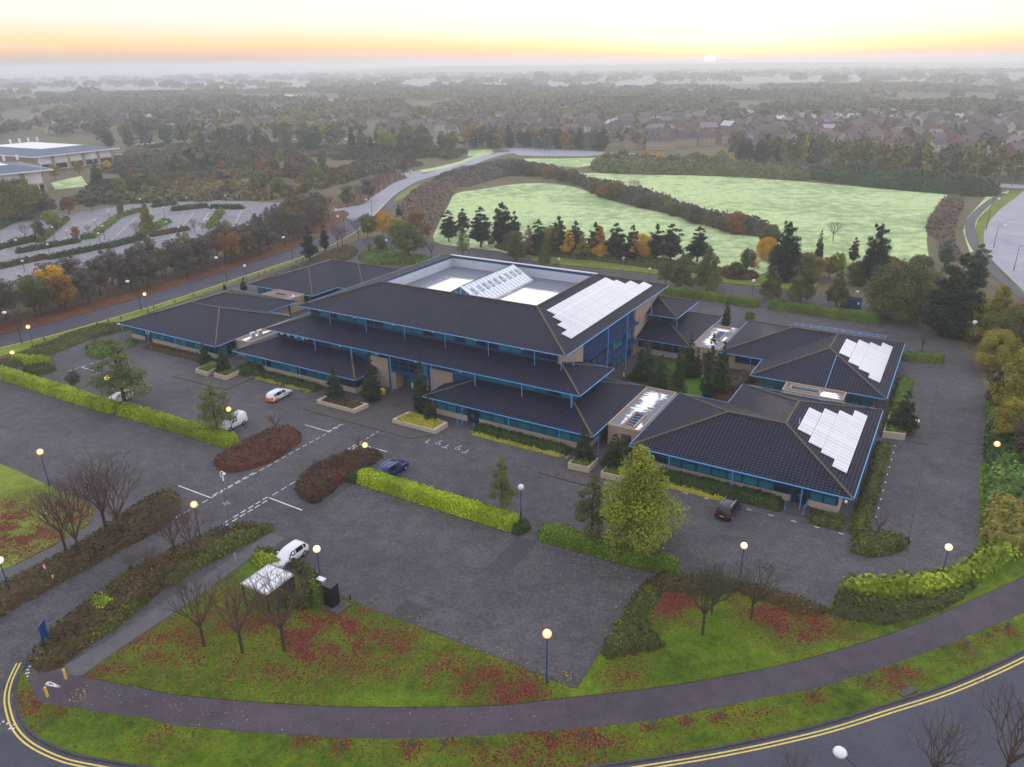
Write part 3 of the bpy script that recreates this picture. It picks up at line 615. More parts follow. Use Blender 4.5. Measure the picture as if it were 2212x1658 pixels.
# bank of fallen leaves between the far road and the tree belt
bank_a = offset(far_road[:30], 4.3); bank_b = offset(far_road[:30], 11.5)
sheet('leaf_bank', bank_a+bank_b[::-1], .03, 'litterbank', spacing=3, thick=.15, litter=leafy(.95))
sheet('leaf_bank', smooth_line(GP([(752, 466), (748, 458), (737, 455), (690, 470), (660, 500), (700, 500)]), 3, True), .05, 'litterbank', spacing=2, thick=.15, litter=leafy(.9))
sheet('grass_verge', GP([(728, 452), (786, 441), (808, 423), (850, 396), (880, 384), (855, 368), (820, 380), (770, 410), (715, 440)]), .03, 'litterbank', spacing=3, litter=leafy(.35))
sheet('grass_verge', GP([(900, 369), (915, 373), (980, 361), (1028, 350), (1062, 333), (1050, 327), (990, 350), (940, 362)]), -.03, 'field')
sheet('grass_verge', GP([(850, 437), (858, 425), (885, 405), (925, 392), (985, 374), (1030, 356), (1012, 366), (960, 383), (905, 408), (872, 430)]), .0, 'verge', spacing=3, litter=leafy(.02))
sheet('grass_verge', offset(rr[4:], 6.2)+GP([(2215, 640), (2150, 570), (2115, 525), (2106, 495), (2115, 470), (2150, 435), (2180, 415)]), -.02, 'verge', spacing=3, litter=leafy(.25))
sheet('grass_verge', GP([(1150, 563), (1198, 571), (1331, 583), (1418, 593), (1563, 611), (1684, 623), (1754, 632), (1770, 610), (1600, 590), (1450, 575), (1330, 558), (1150, 545)]), .03, 'verge', spacing=3, thick=.1, litter=leafy(.12))
# second car park beyond the tree belt
sheet('paving', GP([(-260, 690), (-200, 470), (0, 466), (90, 466), (170, 458), (260, 446), (300, 432), (350, 434), (430, 430), (560, 437), (640, 440), (620, 462), (520, 497), (420, 520), (300, 556), (180, 588), (0, 640)]), -.04, 'asphalt_mid')
# road south-east with double yellow lines
outer = smooth_line(GP([(60, 1430), (50, 1450), (40, 1476), (36, 1503), (40, 1528), (50, 1556), (68, 1580), (98, 1602), (150, 1625), (205, 1638), (300, 1654), (450, 1672), (620, 1684), (800, 1690), (1000, 1684), (1180, 1668), (1323, 1650), (1450, 1631), (1550, 1614), (1659, 1592), (1784, 1562), (1909, 1523), (2034, 1483), (2159, 1430), (2300, 1360)]), 5)
edge_road = offset(outer, -14)
sheet('road', outer[30:]+GP([(2600, 1500), (2600, 2100), (1106, 2100), (-900, 2000), (-900, 1380), (-500, 1440), (0, 1581), (50, 1597)]), .004, 'asphalt')
yl = offset(outer, -.35) if True else outer
# inside of the bend is the verge; lines lie on the road side
sgn = -1
for k, dd in enumerate((.55, .85)):
    ribbon('yellow_line', offset(outer, sgn*dd), .13, .012, 'line_yellow')
ribbon('kerb', offset(outer, sgn*.08), .18, .11, 'kerb', h=.14)
# verge and wide red macadam path
pt_top = smooth_line(GP([(150, 1458), (182, 1464), (300, 1486), (375, 1501), (553, 1518), (703, 1527), (828, 1529.5), (953, 1528.5), (1053, 1525.7), (1106, 1523), (1231, 1508), (1356, 1494.5), (1481, 1477), (1659, 1444.5), (1771, 1416), (1884, 1383), (1984, 1348), (2109, 1293), (2212, 1246), (2330, 1180)]), 4)
pt_bot = smooth_line(GP([(76, 1500), (82, 1516), (118, 1524), (160, 1531), (225, 1541), (317, 1553), (375, 1568), (553, 1585), (653, 1591), (778, 1597), (903, 1597), (1053, 1590.7), (1106, 1585.7), (1281, 1572), (1406, 1558), (1531, 1534.5), (1659, 1508), (1784, 1483), (1909, 1443), (2034, 1398), (2159, 1348), (2240, 1312), (2330, 1262)]), 4)
sheet('path', GP([(82, 1452)])+pt_top+pt_bot[::-1]+GP([(74, 1490)]), .03, 'purple', thick=.06)
ribbon('kerb', offset(pt_bot, .05), .12, .075, 'kerb', h=.05)
sheet('pavement', GP([(66, 1440), (82, 1450), (76, 1502), (44, 1500), (48, 1478)]), .02, 'paving_pale')
bollard_pts = [(736.8, 1605, 1613), (885.5, 1602, 1612), (959.3, 1601, 1611), (1035.5, 1597, 1607), (1191, 1584, 1595.7), (1264.8, 1581, 1592), (1411, 1561, 1570.7), (1485, 1548, 1559.5), (1555, 1537, 1550.7), (1756, 1493, 1504.5), (1878, 1462, 1472), (1934.8, 1441, 1449), (2087.8, 1387, 1398), (2133, 1366, 1378), (2175.8, 1348, 1358)]
bl = [blob(x, b+3, 1.2, .95) for x, a, b in bollard_pts]
vg = leafy(.10, bl+[blob(80, 1530, 3.2, .9), blob(65, 1505, 2, .9), blob(1150, 1605, 6, .85), blob(1260, 1600, 5, .8), blob(1230, 1625, 4, .6), blob(1960, 1475, 2.2, 1.2), blob(1945, 1490, 1.6, 1.2), blob(660, 1596, 1.6, .9), blob(370, 1590, 3, .5), blob(900, 1615, 4, .45), blob(1060, 1625, 4, .5), blob(1400, 1590, 4, .4), blob(2060, 1410, 3, .4), blob(1620, 1540, 3, .5)])
va_ = [p for p in pt_bot[1:]]; i0 = 5
sheet('grass_verge', va_+outer[i0:][::-1], .08, 'grass', spacing=.8, thick=.12, litter=vg)
sheet('manhole_slab', GP([(1937, 1500), (1967, 1484), (1986, 1493), (1952, 1508)]), .13, 'paving_pale', kind='structure', thick=.06)
# great lawns with leaf litter
lt = leafy(.06, [blob(1100, 1400, 1, 0), blob(1140, 1375, .1, 0), blob(700, 1375, 7, 1.05), blob(760, 1385, 6, 1.0), blob(830, 1395, 5, .8), blob(640, 1360, 5, .9), blob(570, 1340, 5, .8), blob(400, 1375, 6, .75), blob(330, 1390, 5, .8), blob(260, 1425, 4, .8), blob(450, 1340, 6, .8), blob(480, 1430, 5, .5), blob(860, 1410, 3, .9), blob(955, 1440, 3, .75), blob(1030, 1462, 3.2, 1.0), blob(1115, 1490, 3.5, 1.1), blob(1150, 1492, 2, .8), blob(600, 1460, 5, .4), blob(200, 1450, 2, .9), blob(540, 1400, 5, .55)], [(GP([(175, 1460), (250, 1412), (350, 1348), (430, 1290)]), 2.2, .7)])
sheet('lawn', GP([(175, 1462), (250, 1409), (350, 1343), (440, 1282), (500, 1236), (545, 1207), (600, 1225), (700, 1268), (735, 1288), (758, 1298), (843, 1331), (928, 1363), (978, 1383), (1106, 1431), (1156, 1456), (1231, 1485), (1246, 1486)])+GP([(1298, 1403), (1388, 1258), (1470, 1243), (1560, 1252), (1659, 1283), (1774, 1314), (1794, 1312), (1814, 1262), (1840, 1250), (2000, 1248), (2080, 1220), (2112, 1188), (2118, 1000), (2130, 1000), (2220, 1000), (2330, 1170)])+offset(pt_top, .02)[::-1][1:-3], .07, 'grass', spacing=.8, thick=.09, litter=lt if False else leafy(.06, [blob(700, 1375, 7, 1.05), blob(760, 1385, 6, 1.0), blob(830, 1395, 5, .8), blob(640, 1360, 5, .9), blob(570, 1340, 5, .8), blob(400, 1375, 6, .75), blob(330, 1390, 5, .8), blob(260, 1425, 4, .8), blob(450, 1340, 6, .8), blob(480, 1430, 5, .5), blob(955, 1440, 3, .75), blob(1030, 1462, 3.2, 1.0), blob(1115, 1490, 3.5, 1.1), blob(600, 1460, 5, .4), blob(200, 1450, 2, .9), blob(540, 1400, 5, .55), blob(1450, 1300, 4, 1.2), blob(1420, 1290, 4, 1.0), blob(1690, 1330, 4.5, 1.2), blob(1740, 1345, 4, 1.1), blob(1640, 1312, 3, 1.0), blob(1350, 1400, 3, .6), blob(1350, 1470, 3, .6), blob(1800, 1350, 3, .7)]))
sheet('lawn', GP([(-200, 960), (0, 1003), (40, 1020), (110, 1052), (180, 1085), (205, 1105), (190, 1135), (130, 1172), (60, 1208), (0, 1236), (-200, 1330)]), .07, 'verge', spacing=.8, thick=.1, litter=leafy(.04, [blob(0, 1130, 7, 1.1), blob(30, 1170, 6, 1.0), blob(100, 1165, 6, 1.0), blob(170, 1110, 5, .9), blob(190, 1098, 3, 1.0), blob(130, 1090, 4, .7), blob(-60, 1150, 8, 1.0)]))
ribbon('path', smooth_line(GP([(-120, 1305), (0, 1247), (60, 1218), (130, 1180), (190, 1147), (235, 1120)]), 4), 2.0, .02, 'track')
ribbon('path', smooth_line(GP([(150, 1452), (200, 1424), (260, 1388), (330, 1340), (400, 1290), (470, 1245), (540, 1197), (600, 1158)]), 4), 2.3, .012, 'track')
# courtyard lawn between the wings
sheet('lawn', P_((-8, 9.8), (-8, 19.5), (0, 19.4), (12, 27), (12, 38), (0, 38.2), (-8, 38)), .03, 'lawn_dark', spacing=1, litter=leafy(.02))
sheet('pavement', P_((-9.3, 17), (-6.6, 17), (-6.6, 38), (-9.3, 38)), .05, 'paving_pale')
# raised aprons in front of the entrances (kerbs 0.1 m)
for q in ([(-72, -7.9), (-59.6, -7.6), (-59.6, 1.4), (-70, 1.4)], [(-43.6, -7.05), (-23.8, -7.05), (-21.4, -4.4), (-21.4, -4.2), (-26.6, -4.2), (-26.8, 1.4), (-27, 8.2), (-38.5, 8.2), (-38.5, -4.2), (-43.2, -4.2)], [(-4.1, -6.85), (6.2, -6.85), (8.6, -1.6), (5.2, -1.4), (5.2, 5), (-.6, 5), (-.6, -1.2), (-3.7, -1.3)], [(34.3, 24.6), (37, 24.9), (37, 32.3), (34.3, 31.8)]):
    sheet('pavement', [uv(*p) for p in q], .10, 'paving_pale', thick=.12)
# paving joints and channels
def strip(a, b, w, mat, z=.010, name='road_marking', mb=None):
    a = np.array(a); b = np.array(b); d = (b-a)/np.linalg.norm(b-a); n = np.array([-d[1], d[0]])*w/2
    mb.add([(*(a-n), z), (*(b-n), z), (*(b+n), z), (*(a+n), z)], [(0, 1, 2, 3)])
ch = MB()
for a, b, w in [((36.95, -3), (36.95, 49), .16), ((-26, -27.6), (6, -27.2), .12), ((-28.6, -33.9), (5, -33.2), .12), ((-24, -40), (0.8, -40), .12), ((-6, -6.9), (10, -6.9), .16), ((2.9, -20), (2.9, -27), .2), ((0.6, -20), (0.6, -27), .1), ((-.6, -34.5), (-.6, -40.5), .3), ((-3.4, -34.5), (-3.4, -40.5), .1), ((-22.4, -20.5), (-22.4, -27), .3), ((-25.2, -36), (-25.2, -29.5), .25), ((-66.3, -23), (-66.3, -30), .3), ((-66.3, -16), (-66.3, -9.5), .25), ((-88, -27.5), (-88, -34), .3)]:
    strip(uv(*a), uv(*b), w, None, .008, mb=ch)
tag(ch.build('drain_channel', M['paving_dark']), kind='structure')
pd = MB()
for q in [((.6, -27), (2.9, -27), (2.9, -20.1), (.6, -20.1)), ((-3.4, -40.4), (-.6, -40.4), (-.6, -34.5), (-3.4, -34.5)), ((-25.1, -29.5), (-22.5, -29.5), (-22.5, -16.8), (-25.1, -16.8)), ((-66.2, -23), (-63.5, -21.8), (-66.2, -19), (-68, -20))]:
    pd.add([(*uv(*p), .012) for p in q], [(0, 1, 2, 3)])
tag(pd.build('walkway_paving', M['paving_dark']), kind='structure')
# white road markings of the entrance avenue
wl = MB()
def dash(u, v0, v1, L=1.0, g=1.0, w=.12):
    v = v0
    while v < v1: strip(uv(u, v), uv(u, min(v+L, v1)), w, None, .02, mb=wl); v += L+g
dash(-35.0, -36, -8, .75, .5)
for u, v0, v1 in ((-35.25, -30.5, -24), (-35.25, -11, -8.3), (-29.3, -33.8, -27.4), (-28.75, -34.4, -28), (-28.75, -16.8, -11.5), (-29.2, -16, -11.8)): dash(u, v0, v1, .75, .35, .16)
dash(-29.1, -27, -17.4, .9, .5); dash(-29.1, -11.4, -7.4, .7, .5)
for a, b in (((-35.1, -31), (-40.8, -31)), ((-29.0, -27.6), (-23.6, -27.7)), ((-29.0, -11.6), (-24.2, -11.6)), ((-35.1, -10.8), (-39.6, -10.8)), ((-89.5, -12.6), (-84.4, -12.9))): strip(uv(*a), uv(*b), .16, None, .02, mb=wl)
dash(-89.6, -15, -4.5, .8, .5)
for i, u in enumerate([10.6+2.46*k for k in range(9)]): strip(uv(u, -2.62), uv(u+.55, -2.62), .14, None, .02, mb=wl)
for k in range(10): strip(uv(33.4, 2.5+2.2*k), uv(33.4, 2.9+2.2*k), .12, None, .02, mb=wl)
for u, s in ((-21.4, 1), (-18.3, 0), (-15.1, -1)):
    strip(uv(u, -6.9), uv(u, -5.9), .1, None, .02, mb=wl)
    strip(uv(u-(.5 if s <= 0 else 0), -6.9), uv(u+(.5 if s >= 0 else 0), -6.9), .1, None, .021, mb=wl)
gw = GP([(100, 1480), (107, 1474), (131, 1486)])
for a, b in ((0, 1), (1, 2), (2, 0)): strip(gw[a], gw[b], .13 if a else .3, None, .04, mb=wl)
for x, y in ((58, 1448), (54.5, 1455.7), (51, 1463), (48.8, 1470.7), (47, 1478), (45, 1485.5), (43, 1493), (62.5, 1440.7), (60, 1454.5), (57.5, 1462), (55.5, 1469.5), (53, 1477), (51, 1484.5), (5, 1560), (14, 1564), (19, 1575), (27, 1575), (29, 1566), (-8, 1552), (-4, 1566)):
    a = G(x, y); strip(a, (a[0]+.17, a[1]), .17, None, .03, mb=wl)
dm = MB()
for u, v in ((-12, -12.5), (19.2, -9.3), (-31, -19), (-8.5, -8.9), (8, -14), (27, -12), (-52, -12), (-47, -33), (-60, -30), (-14, -29), (36, 12), (39.5, 27), (38.2, 40), (-75, -12), (-32.5, .8), (-78, -29), (20, -16)):
    p = uv(u, v); dm.add([(p[0]-.3, p[1]-.22, .112 if abs(u+32.5) < 1 else .014), (p[0]+.3, p[1]-.22, .112 if abs(u+32.5) < 1 else .014), (p[0]+.3, p[1]+.22, .112 if abs(u+32.5) < 1 else .014), (p[0]-.3, p[1]+.22, .112 if abs(u+32.5) < 1 else .014)], [(0, 1, 2, 3)])
tag(dm.build('drain_covers', M['black']), kind='structure')
for ln in ([(-102, -23.2), (-67.6, -22.8)], [(-66.5, -22.4), (-43.2, -21.8)], [(-22.2, -20.5), (-.2, -20.4)], [(2.8, -20.2), (17.4, -19.4)], [(43.3, -6), (43.4, 52)], [(8.4, -2.5), (24.2, -2.5)], [(-17.8, -2.1), (-2.4, -2.1)]):
    ribbon('kerb', [uv(*p) for p in ln], .14, .03, 'track', h=.04)
for ln in ([(545, 1206), (600, 1226), (700, 1268), (758, 1299), (928, 1364), (1106, 1432), (1231, 1486), (1246, 1487), (1298, 1404), (1388, 1259)], [(175, 1464), (250, 1410), (350, 1344), (440, 1283), (545, 1206)]):
    ribbon('kerb', GP(ln), .14, .085, 'kerb', h=.06)
def wheelchair(u, v):
    for k in range(10):
        a0, a1 = math.pi*(.75+k*.125), math.pi*(.75+(k+1)*.125)
        strip(uv(u+.35*math.cos(a0), v+.3*math.sin(a0)), uv(u+.35*math.cos(a1), v+.3*math.sin(a1)), .07, None, .02, mb=wl)
    strip(uv(u-.12, v+.25), uv(u-.02, v+.75), .09, None, .021, mb=wl); strip(uv(u-.02, v+.1), uv(u+.3, v+.1), .08, None, .022, mb=wl); strip(uv(u+.3, v+.1), uv(u+.45, v-.3), .08, None, .023, mb=wl)
    strip(uv(u-.1, v+.8), uv(u+.06, v+.8), .16, None, .022, mb=wl)
wheelchair(-19.75, -6.3); wheelchair(-16.6, -6.3)
tag(wl.build('road_marking', M['line_white']), kind='structure')
# bay lines of the second car park
bl2 = MB()
def bays(a, b, c, d, n, w=.13):   # a-b left ends, c-d right ends (measured)
    for i in range(n):
        t = i/(n-1); p = G(a[0]+(b[0]-a[0])*t, a[1]+(b[1]-a[1])*t); q = G(c[0]+(d[0]-c[0])*t, c[1]+(d[1]-c[1])*t); strip(p, q, w, None, .0, mb=bl2)
    p, q = G(*c), G(*d); strip(p, q, w*1.2, None, .002, mb=bl2)
bays((248, 478), (212, 520), (295, 470), (240, 520), 14); bays((385, 467), (362, 500), (418, 461), (372, 514), 12); bays((495, 459), (470, 494), (522, 455), (505, 490), 10)
bays((150, 487), (100, 520), (210, 470), (118, 530), 14); bays((20, 505), (-30, 545), (60, 498), (5, 545), 9); bays((440, 475), (420, 502), (452, 458), (425, 500), 2)
for x, y in [(5+26*i, 548-7.2*i) for i in range(8)]+[(30+28*i, 560-7.8*i) for i in range(7)]+[(35+27*i, 590-8*i) for i in range(8)]:
    p, q = G(x, y), G(x+15, y+4); strip(p, q, .13, None, .0, mb=bl2)
tag(bl2.build('road_marking', M['line_white']), kind='structure')
# ================================================================== THE OFFICE BUILDINGS (local frame: x = along the front, y = depth)
TAN = .31
def site(name, label, cat='building', group=None): return empty(name, (UV0[0], UV0[1], 0), YA, label, cat, group)
def roofmesh(mb, faces):
    """faces: list of 3-D polygons; uv: u along the eave (first edge), v up the slope"""
    for f in faces:
        P = [Vector(p) for p in f]; e = (P[1]-P[0]).normalized(); nr = (P[1]-P[0]).cross(P[2]-P[0]).normalized()
        if nr.z < 0: P = P[::-1]; nr = -nr
        lo = min(range(len(P)), key=lambda i: (P[i].z+P[(i+1) % len(P)].z)); e = (P[(lo+1) % len(P)]-P[lo]).normalized(); up = nr.cross(e)
        if up.z < 0: up = -up
        o = P[lo]; mb.add(P, [tuple(range(len(P)))], 0, [[((p-o).dot(e)+o.x*.37, (p-o).dot(up)) for p in P]])
def eave_trim(b, loops, z, roof_parent=None, gut='blue_light'):
    """gutter and fascia round an eave outline (list of (x,y) runs)"""
    g = MB(); s = MB()
    for a, c in loops:
        g.bar((a[0], a[1], z-.05), (c[0], c[1], z-.05), .11, .12)
    g.build('gutter', M[gut], b)
def hipcaps(roof, segs, w=.24):
    m = MB()
    for a, c in segs: m.bar((a[0], a[1], a[2]+.03), (c[0], c[1], c[2]+.03), w, .11)
    m.build('ridge_tiles', M['ridge'], roof)
def Lroof(b, x0, x1, x2, y0, y1, y2, z, fx=1, fy=1):
    """L-shaped hipped roof, notch at (x0..x1, y1..y2); the map (mx,my) mirrors it"""
    w = abs(y1-y0)/2; sx_ = 1 if x2 > x0 else -1; sy_ = 1 if y2 > y0 else -1; zr = z+w*TAN
    r1 = (x0+sx_*w, y0+sy_*w, zr); rc = (x2-sx_*w, y0+sy_*w, zr); r2 = (x2-sx_*w, y2-sy_*w, zr)
    c = lambda x, y: (x, y, z)
    F = [[c(x0, y0), c(x2, y0), rc, r1], [c(x2, y0), c(x2, y2), r2, rc], [c(x2, y2), c(x1, y2), r2], [c(x1, y2), c(x1, y1), rc, r2], [c(x1, y1), c(x0, y1), r1, rc], [c(x0, y1), c(x0, y0), r1]]
    mb = MB(); roofmesh(mb, F); roof = mb.build('roof', M['tile'], b)
    so_ = MB(); poly = [(x0, y0), (x2, y0), (x2, y2), (x1, y2), (x1, y1), (x0, y1)]
    so_.add([(*p, z-.13) for p in poly], [tuple(range(6))]); so_.build('soffit', M['white_wall'], roof)
    eave_trim(b, [(poly[i], poly[(i+1) % 6]) for i in range(6)], z)
    hipcaps(roof, [(c(x0, y0), r1), (c(x2, y0), rc), (c(x2, y2), r2), (c(x1, y2), r2), (c(x0, y1), r1), (r1, rc), (rc, r2)])
    return roof, r1, rc, r2
def hiproof(b, x0, x1, y0, y1, z, name='roof', gut=True, caps=True, trim=None):
    w = min(x1-x0, y1-y0)/2; zr = z+w*TAN; c = lambda x, y: (x, y, z)
    if x1-x0 >= y1-y0: a, d = (x0+w, (y0+y1)/2, zr), (x1-w, (y0+y1)/2, zr)
    else: a, d = ((x0+x1)/2, y0+w, zr), ((x0+x1)/2, y1-w, zr)
    mb = MB()
    if x1-x0 >= y1-y0: roofmesh(mb, [[c(x0, y0), c(x1, y0), d, a], [c(x1, y0), c(x1, y1), d], [c(x1, y1), c(x0, y1), a, d], [c(x0, y1), c(x0, y0), a]]); hp = [(c(x0, y0), a), (c(x1, y0), d), (c(x1, y1), d), (c(x0, y1), a)]
    else: roofmesh(mb, [[c(x0, y0), c(x1, y0), a], [c(x1, y0), c(x1, y1), d, a], [c(x1, y1), c(x0, y1), d], [c(x0, y1), c(x0, y0), a, d]]); hp = [(c(x0, y0), a), (c(x1, y0), a), (c(x1, y1), d), (c(x0, y1), d)]
    roof = mb.build(name, M['tile'], b)
    MB().add([(x0, y0, z-.13), (x1, y0, z-.13), (x1, y1, z-.13), (x0, y1, z-.13)], [(0, 1, 2, 3)]).build('soffit', M['white_wall'], roof)
    q = [(x0, y0), (x1, y0), (x1, y1), (x0, y1)]; eave_trim(b, [(q[i], q[(i+1) % 4]) for i in range(4)], z)
    if caps: hipcaps(roof, hp+[(a, d)])
    return roof
WIN = {}
def winmesh(w, h, cols=1, rows=2, pane='pane'):
    k = (round(w, 2), round(h, 2), cols, rows, pane)
    if k in WIN: return WIN[k]
    f = MB(); t = .09
    f.box(0, w, -.10, 0, 0, t); f.box(0, w, -.10, 0, h-t, h); f.box(0, t, -.10, 0, t, h-t); f.box(w-t, w, -.10, 0, t, h-t)
    for i in range(1, cols): x = w*i/cols; f.box(x-.045, x+.045, -.095, 0, t, h-t)
    for j in range(1, rows): z = h*j/rows; f.box(t, w-t, -.085, 0, z-.05, z+.05)
    p = MB(); p.box(t*.5, w-t*.5, -.045, -.02, t*.5, h-t*.5)
    WIN[k] = (f.mesh('window', M['blue']), p.mesh('pane', M[pane])); return WIN[k]
def window(b, x, y, z, rz, w, h, cols=1, rows=2, pane='pane'):
    fm, pm = winmesh(w, h, cols, rows, pane); o = link('window', fm, b, (x, y, z), rz); link('pane', pm, o); return o
def window_row(b, p, q, z, h, bay=1.93, rows=2, cols=1, gaps=(), dark=.2, pane=None):
    """windows from p to q along a wall; outward side is to the right of p->q"""
    p = np.array(p, float); q = np.array(q, float); L = np.hypot(*(q-p)); d = (q-p)/L; n = max(1, int(round(L/bay))); w = L/n; rz = math.atan2(d[1], d[0])
    for i in range(n):
        if i in gaps: continue
        a = p+d*(w*i+.02); window(b, a[0], a[1], z, rz, w-.04, h, cols, rows, pane or ('pane_dark' if random.random() < dark else 'pane'))
def post(b, x, y, z0, z1, r=.052): MB().tube((x, y, z0), (x, y, z1), r, r, 8).build('column', M['blue_light'], b)
def doorset(b, x, y, z, rz, w, h, leaves=2, paper=False):
    o = MB().box(0, w, -.12, 0, 0, .08).box(0, w, -.12, 0, h-.1, h).box(0, .1, -.12, 0, .08, h-.1).box(w-.1, w, -.12, 0, .08, h-.1).box(w/2-.06, w/2+.06, -.11, 0, .08, h-.1).build('door', M['blue_mid'], b, loc=(x, y, z)); o.rotation_euler = (0, 0, rz)
    MB().box(.08, w-.08, -.06, -.03, .06, h-.06).build('pane', M['pane_dark'], o)
    MB().box(w/2-.14, w/2-.10, -.18, -.12, .9, 1.3).box(w/2+.10, w/2+.14, -.18, -.12, .9, 1.3).build('handle', M['grey'], o)
    if paper: MB().box(w*.22, w*.38, -.075, -.062, h*.55, h*.8).box(w*.62, w*.78, -.075, -.062, h*.55, h*.8).build('notice', M['white'], o)
def low_walls(b, x0, x1, y0, y1, sides='frblX', z1=2.87, plinth=.92):
    """single-storey walls inset below an eave; returns nothing"""
    MB().box(x0, x1, y0, y1, plinth-.02, z1).build('wall', M['blue'], b)
    MB().box(x0-.06, x1+.06, y0-.06, y1+.06, 0, plinth).build('plinth', M['brick_pale'], b)
def solar_strip(b, u0, u1, v0, v1, zf, name='solar_array', mat='panel'):
    """a strip of panels on the slope falling towards +x; zf(u) gives the roof height"""
    z0, z1 = zf(u0)+.13, zf(u1)+.13; m = MB()
    m.add([(u0, v0, z0), (u1, v0, z1), (u1, v1, z1), (u0, v1, z0)], [(0, 1, 2, 3)], 0, [[(0, v0), (u1-u0, v0), (u1-u0, v1), (0, v1)]])
    m.add([(u0, v0, z0-.09), (u1, v0, z1-.09), (u1, v0, z1), (u0, v0, z0), (u0, v1, z0-.09), (u1, v1, z1-.09), (u1, v1, z1), (u0, v1, z0)], [(0, 1, 2, 3), (5, 4, 7, 6), (1, 5, 6, 2), (4, 0, 3, 7)], 0, [[(0, 0)]*4]*4)
    return m.build(name, M[mat], b)
# ---- right front pavilion
R1 = site('office_pavilion', 'dark hipped-roof pavilion at the right front corner, behind the black SUV')
roof, r1, rc, r2 = Lroof(R1, 4.9, 12.0, 31, 0, 19.0, 26.7, 3.0)
zf = lambda u: 3+.31*(31-u)
for u0, v0, v1 in ((22.95, 9.3, 16.6), (24.62, 7.45, 18.5), (26.27, 6.45, 20.0), (27.9, 4.6, 22.2)): solar_strip(R1, u0, u0+1.6, v0, v1, zf)
# blue cell panels lying on the back slope
for j, (n0, n1) in enumerate(((15.0, 28.6), (16.2, 27.4), (18.2, 24.2))):
    m = MB(); y = 25.6-1.05*j; u = n0
    while u < n1:
        m.add([(u, y, 3+.31*(26.7-y)+.14), (u+1.5, y, 3+.31*(26.7-y)+.14), (u+1.5, y-.95, 3+.31*(26.7-y+.95)+.14), (u, y-.95, 3+.31*(26.7-y+.95)+.14)], [(0, 1, 2, 3)]); u += 1.62
    m.build('solar_array', M['cells'], R1)
low_walls(R1, 6.35, 29.5, 1.45, 17.5); MB().box(13.4, 29.5, 17.4, 25.2, 0, 2.87).build('wall', M['brick'], R1)
window_row(R1, (7.7, 1.38), (24.3, 1.38), .95, 1.9, 1.95); window_row(R1, (26.4, 1.38), (29.3, 1.38), .95, 1.9, 1.5)
doorset(R1, 24.4, 1.38, .05, 0, 1.9, 2.75); MB().box(29.42, 29.62, 1.4, 25.2, 0, 2.86).build('wall', M['brick_pale'], R1)
window_row(R1, (29.66, 3), (29.66, 23), .95, 1.8, 2.0); window_row(R1, (6.28, 17), (6.28, 2), .95, 1.8, 2.0, dark=.7)
for u in (17.9, 25.7, 10.2): post(R1, u, -.02, 0, 2.95)
for v in (5, 12.7, 20.4): post(R1, 31.0, v, 0, 2.95)
MB().box(30.2, 30.45, -.5, -.3, 2.6, 2.85).build('floodlight', M['white'], R1)
MB().box(24.1, 26.6, -1.2, 1.3, .0, .16).build('step', M['paving_pale'], R1)
for u in (24.3, 26.3): MB().tube((u, -1.1, .1), (u, -1.1, 1.1), .03).tube((u, .9, .1), (u, .9, 1.1), .03).tube((u, -1.1, 1.1), (u, .9, 1.1), .03).build('handrail', M['blue_light'], R1)
# valley pipe and mast details
MB().tube((22.8, 10.9, 5.62), (22.8, 10.9, 6.4), .03).build('aerial', M['white'], R1)
# ---- right rear pavilion
R2 = site('office_pavilion', 'x')
R2['label'] = 'dark hipped-roof pavilion standing behind the front right one, by the back lane and conifers'
Lroof(R2, 4.9, 12.0, 31, 57.5, 38.4, 30.7, 3.0)
for u0, v0, v1 in ((22.95, 39.75, 47.1), (24.62, 37.85, 49.3), (26.27, 37.0, 50.4), (27.9, 35.3, 52.7)): solar_strip(R2, u0, u0+1.6, v0, v1, zf)
MB().box(6.35, 29.5, 39.85, 56.1, 0, 2.87).build('wall', M['brick'], R2); MB().box(13.4, 29.45, 32.15, 39.9, 0, 2.86).build('wall', M['brick_red'], R2)
window_row(R2, (7.4, 39.78), (11.8, 39.78), 1.2, 1.6, 2.1, dark=1); window_row(R2, (13.7, 32.08), (17.6, 32.08), .3, 2.5, 1.95, 2, pane='pane'); window_row(R2, (26.2, 32.08), (29.3, 32.08), .3, 2.5, 1.55, 2, pane='pane')
window_row(R2, (29.58, 33), (29.58, 55), .95, 1.8, 2.0)
for u, v in ((10.2, 38.5), (17.9, 30.8), (25.8, 31.6)): post(R2, u, v, 0, 2.95)
for v in (35.6, 43.3, 51): post(R2, 31, v, 0, 2.95)
MB().bar((22.8, 30.75, 3.1), (22.8, 38.6, 5.55), .09, .09).build('downpipe', M['blue_light'], R2)
# frame of rails along its back eave
rl = MB(); rl.bar((13, 57.9, 3.3), (28, 57.9, 3.3), .06, .06); rl.bar((13, 59.0, 3.3), (28, 59.0, 3.3), .06, .06)
for i in range(12): rl.bar((13+1.35*i, 57.6, 3.3), (13+1.35*i, 59.1, 3.3), .06, .06)
rl.build('pergola_rail', M['blue_light'], R2)
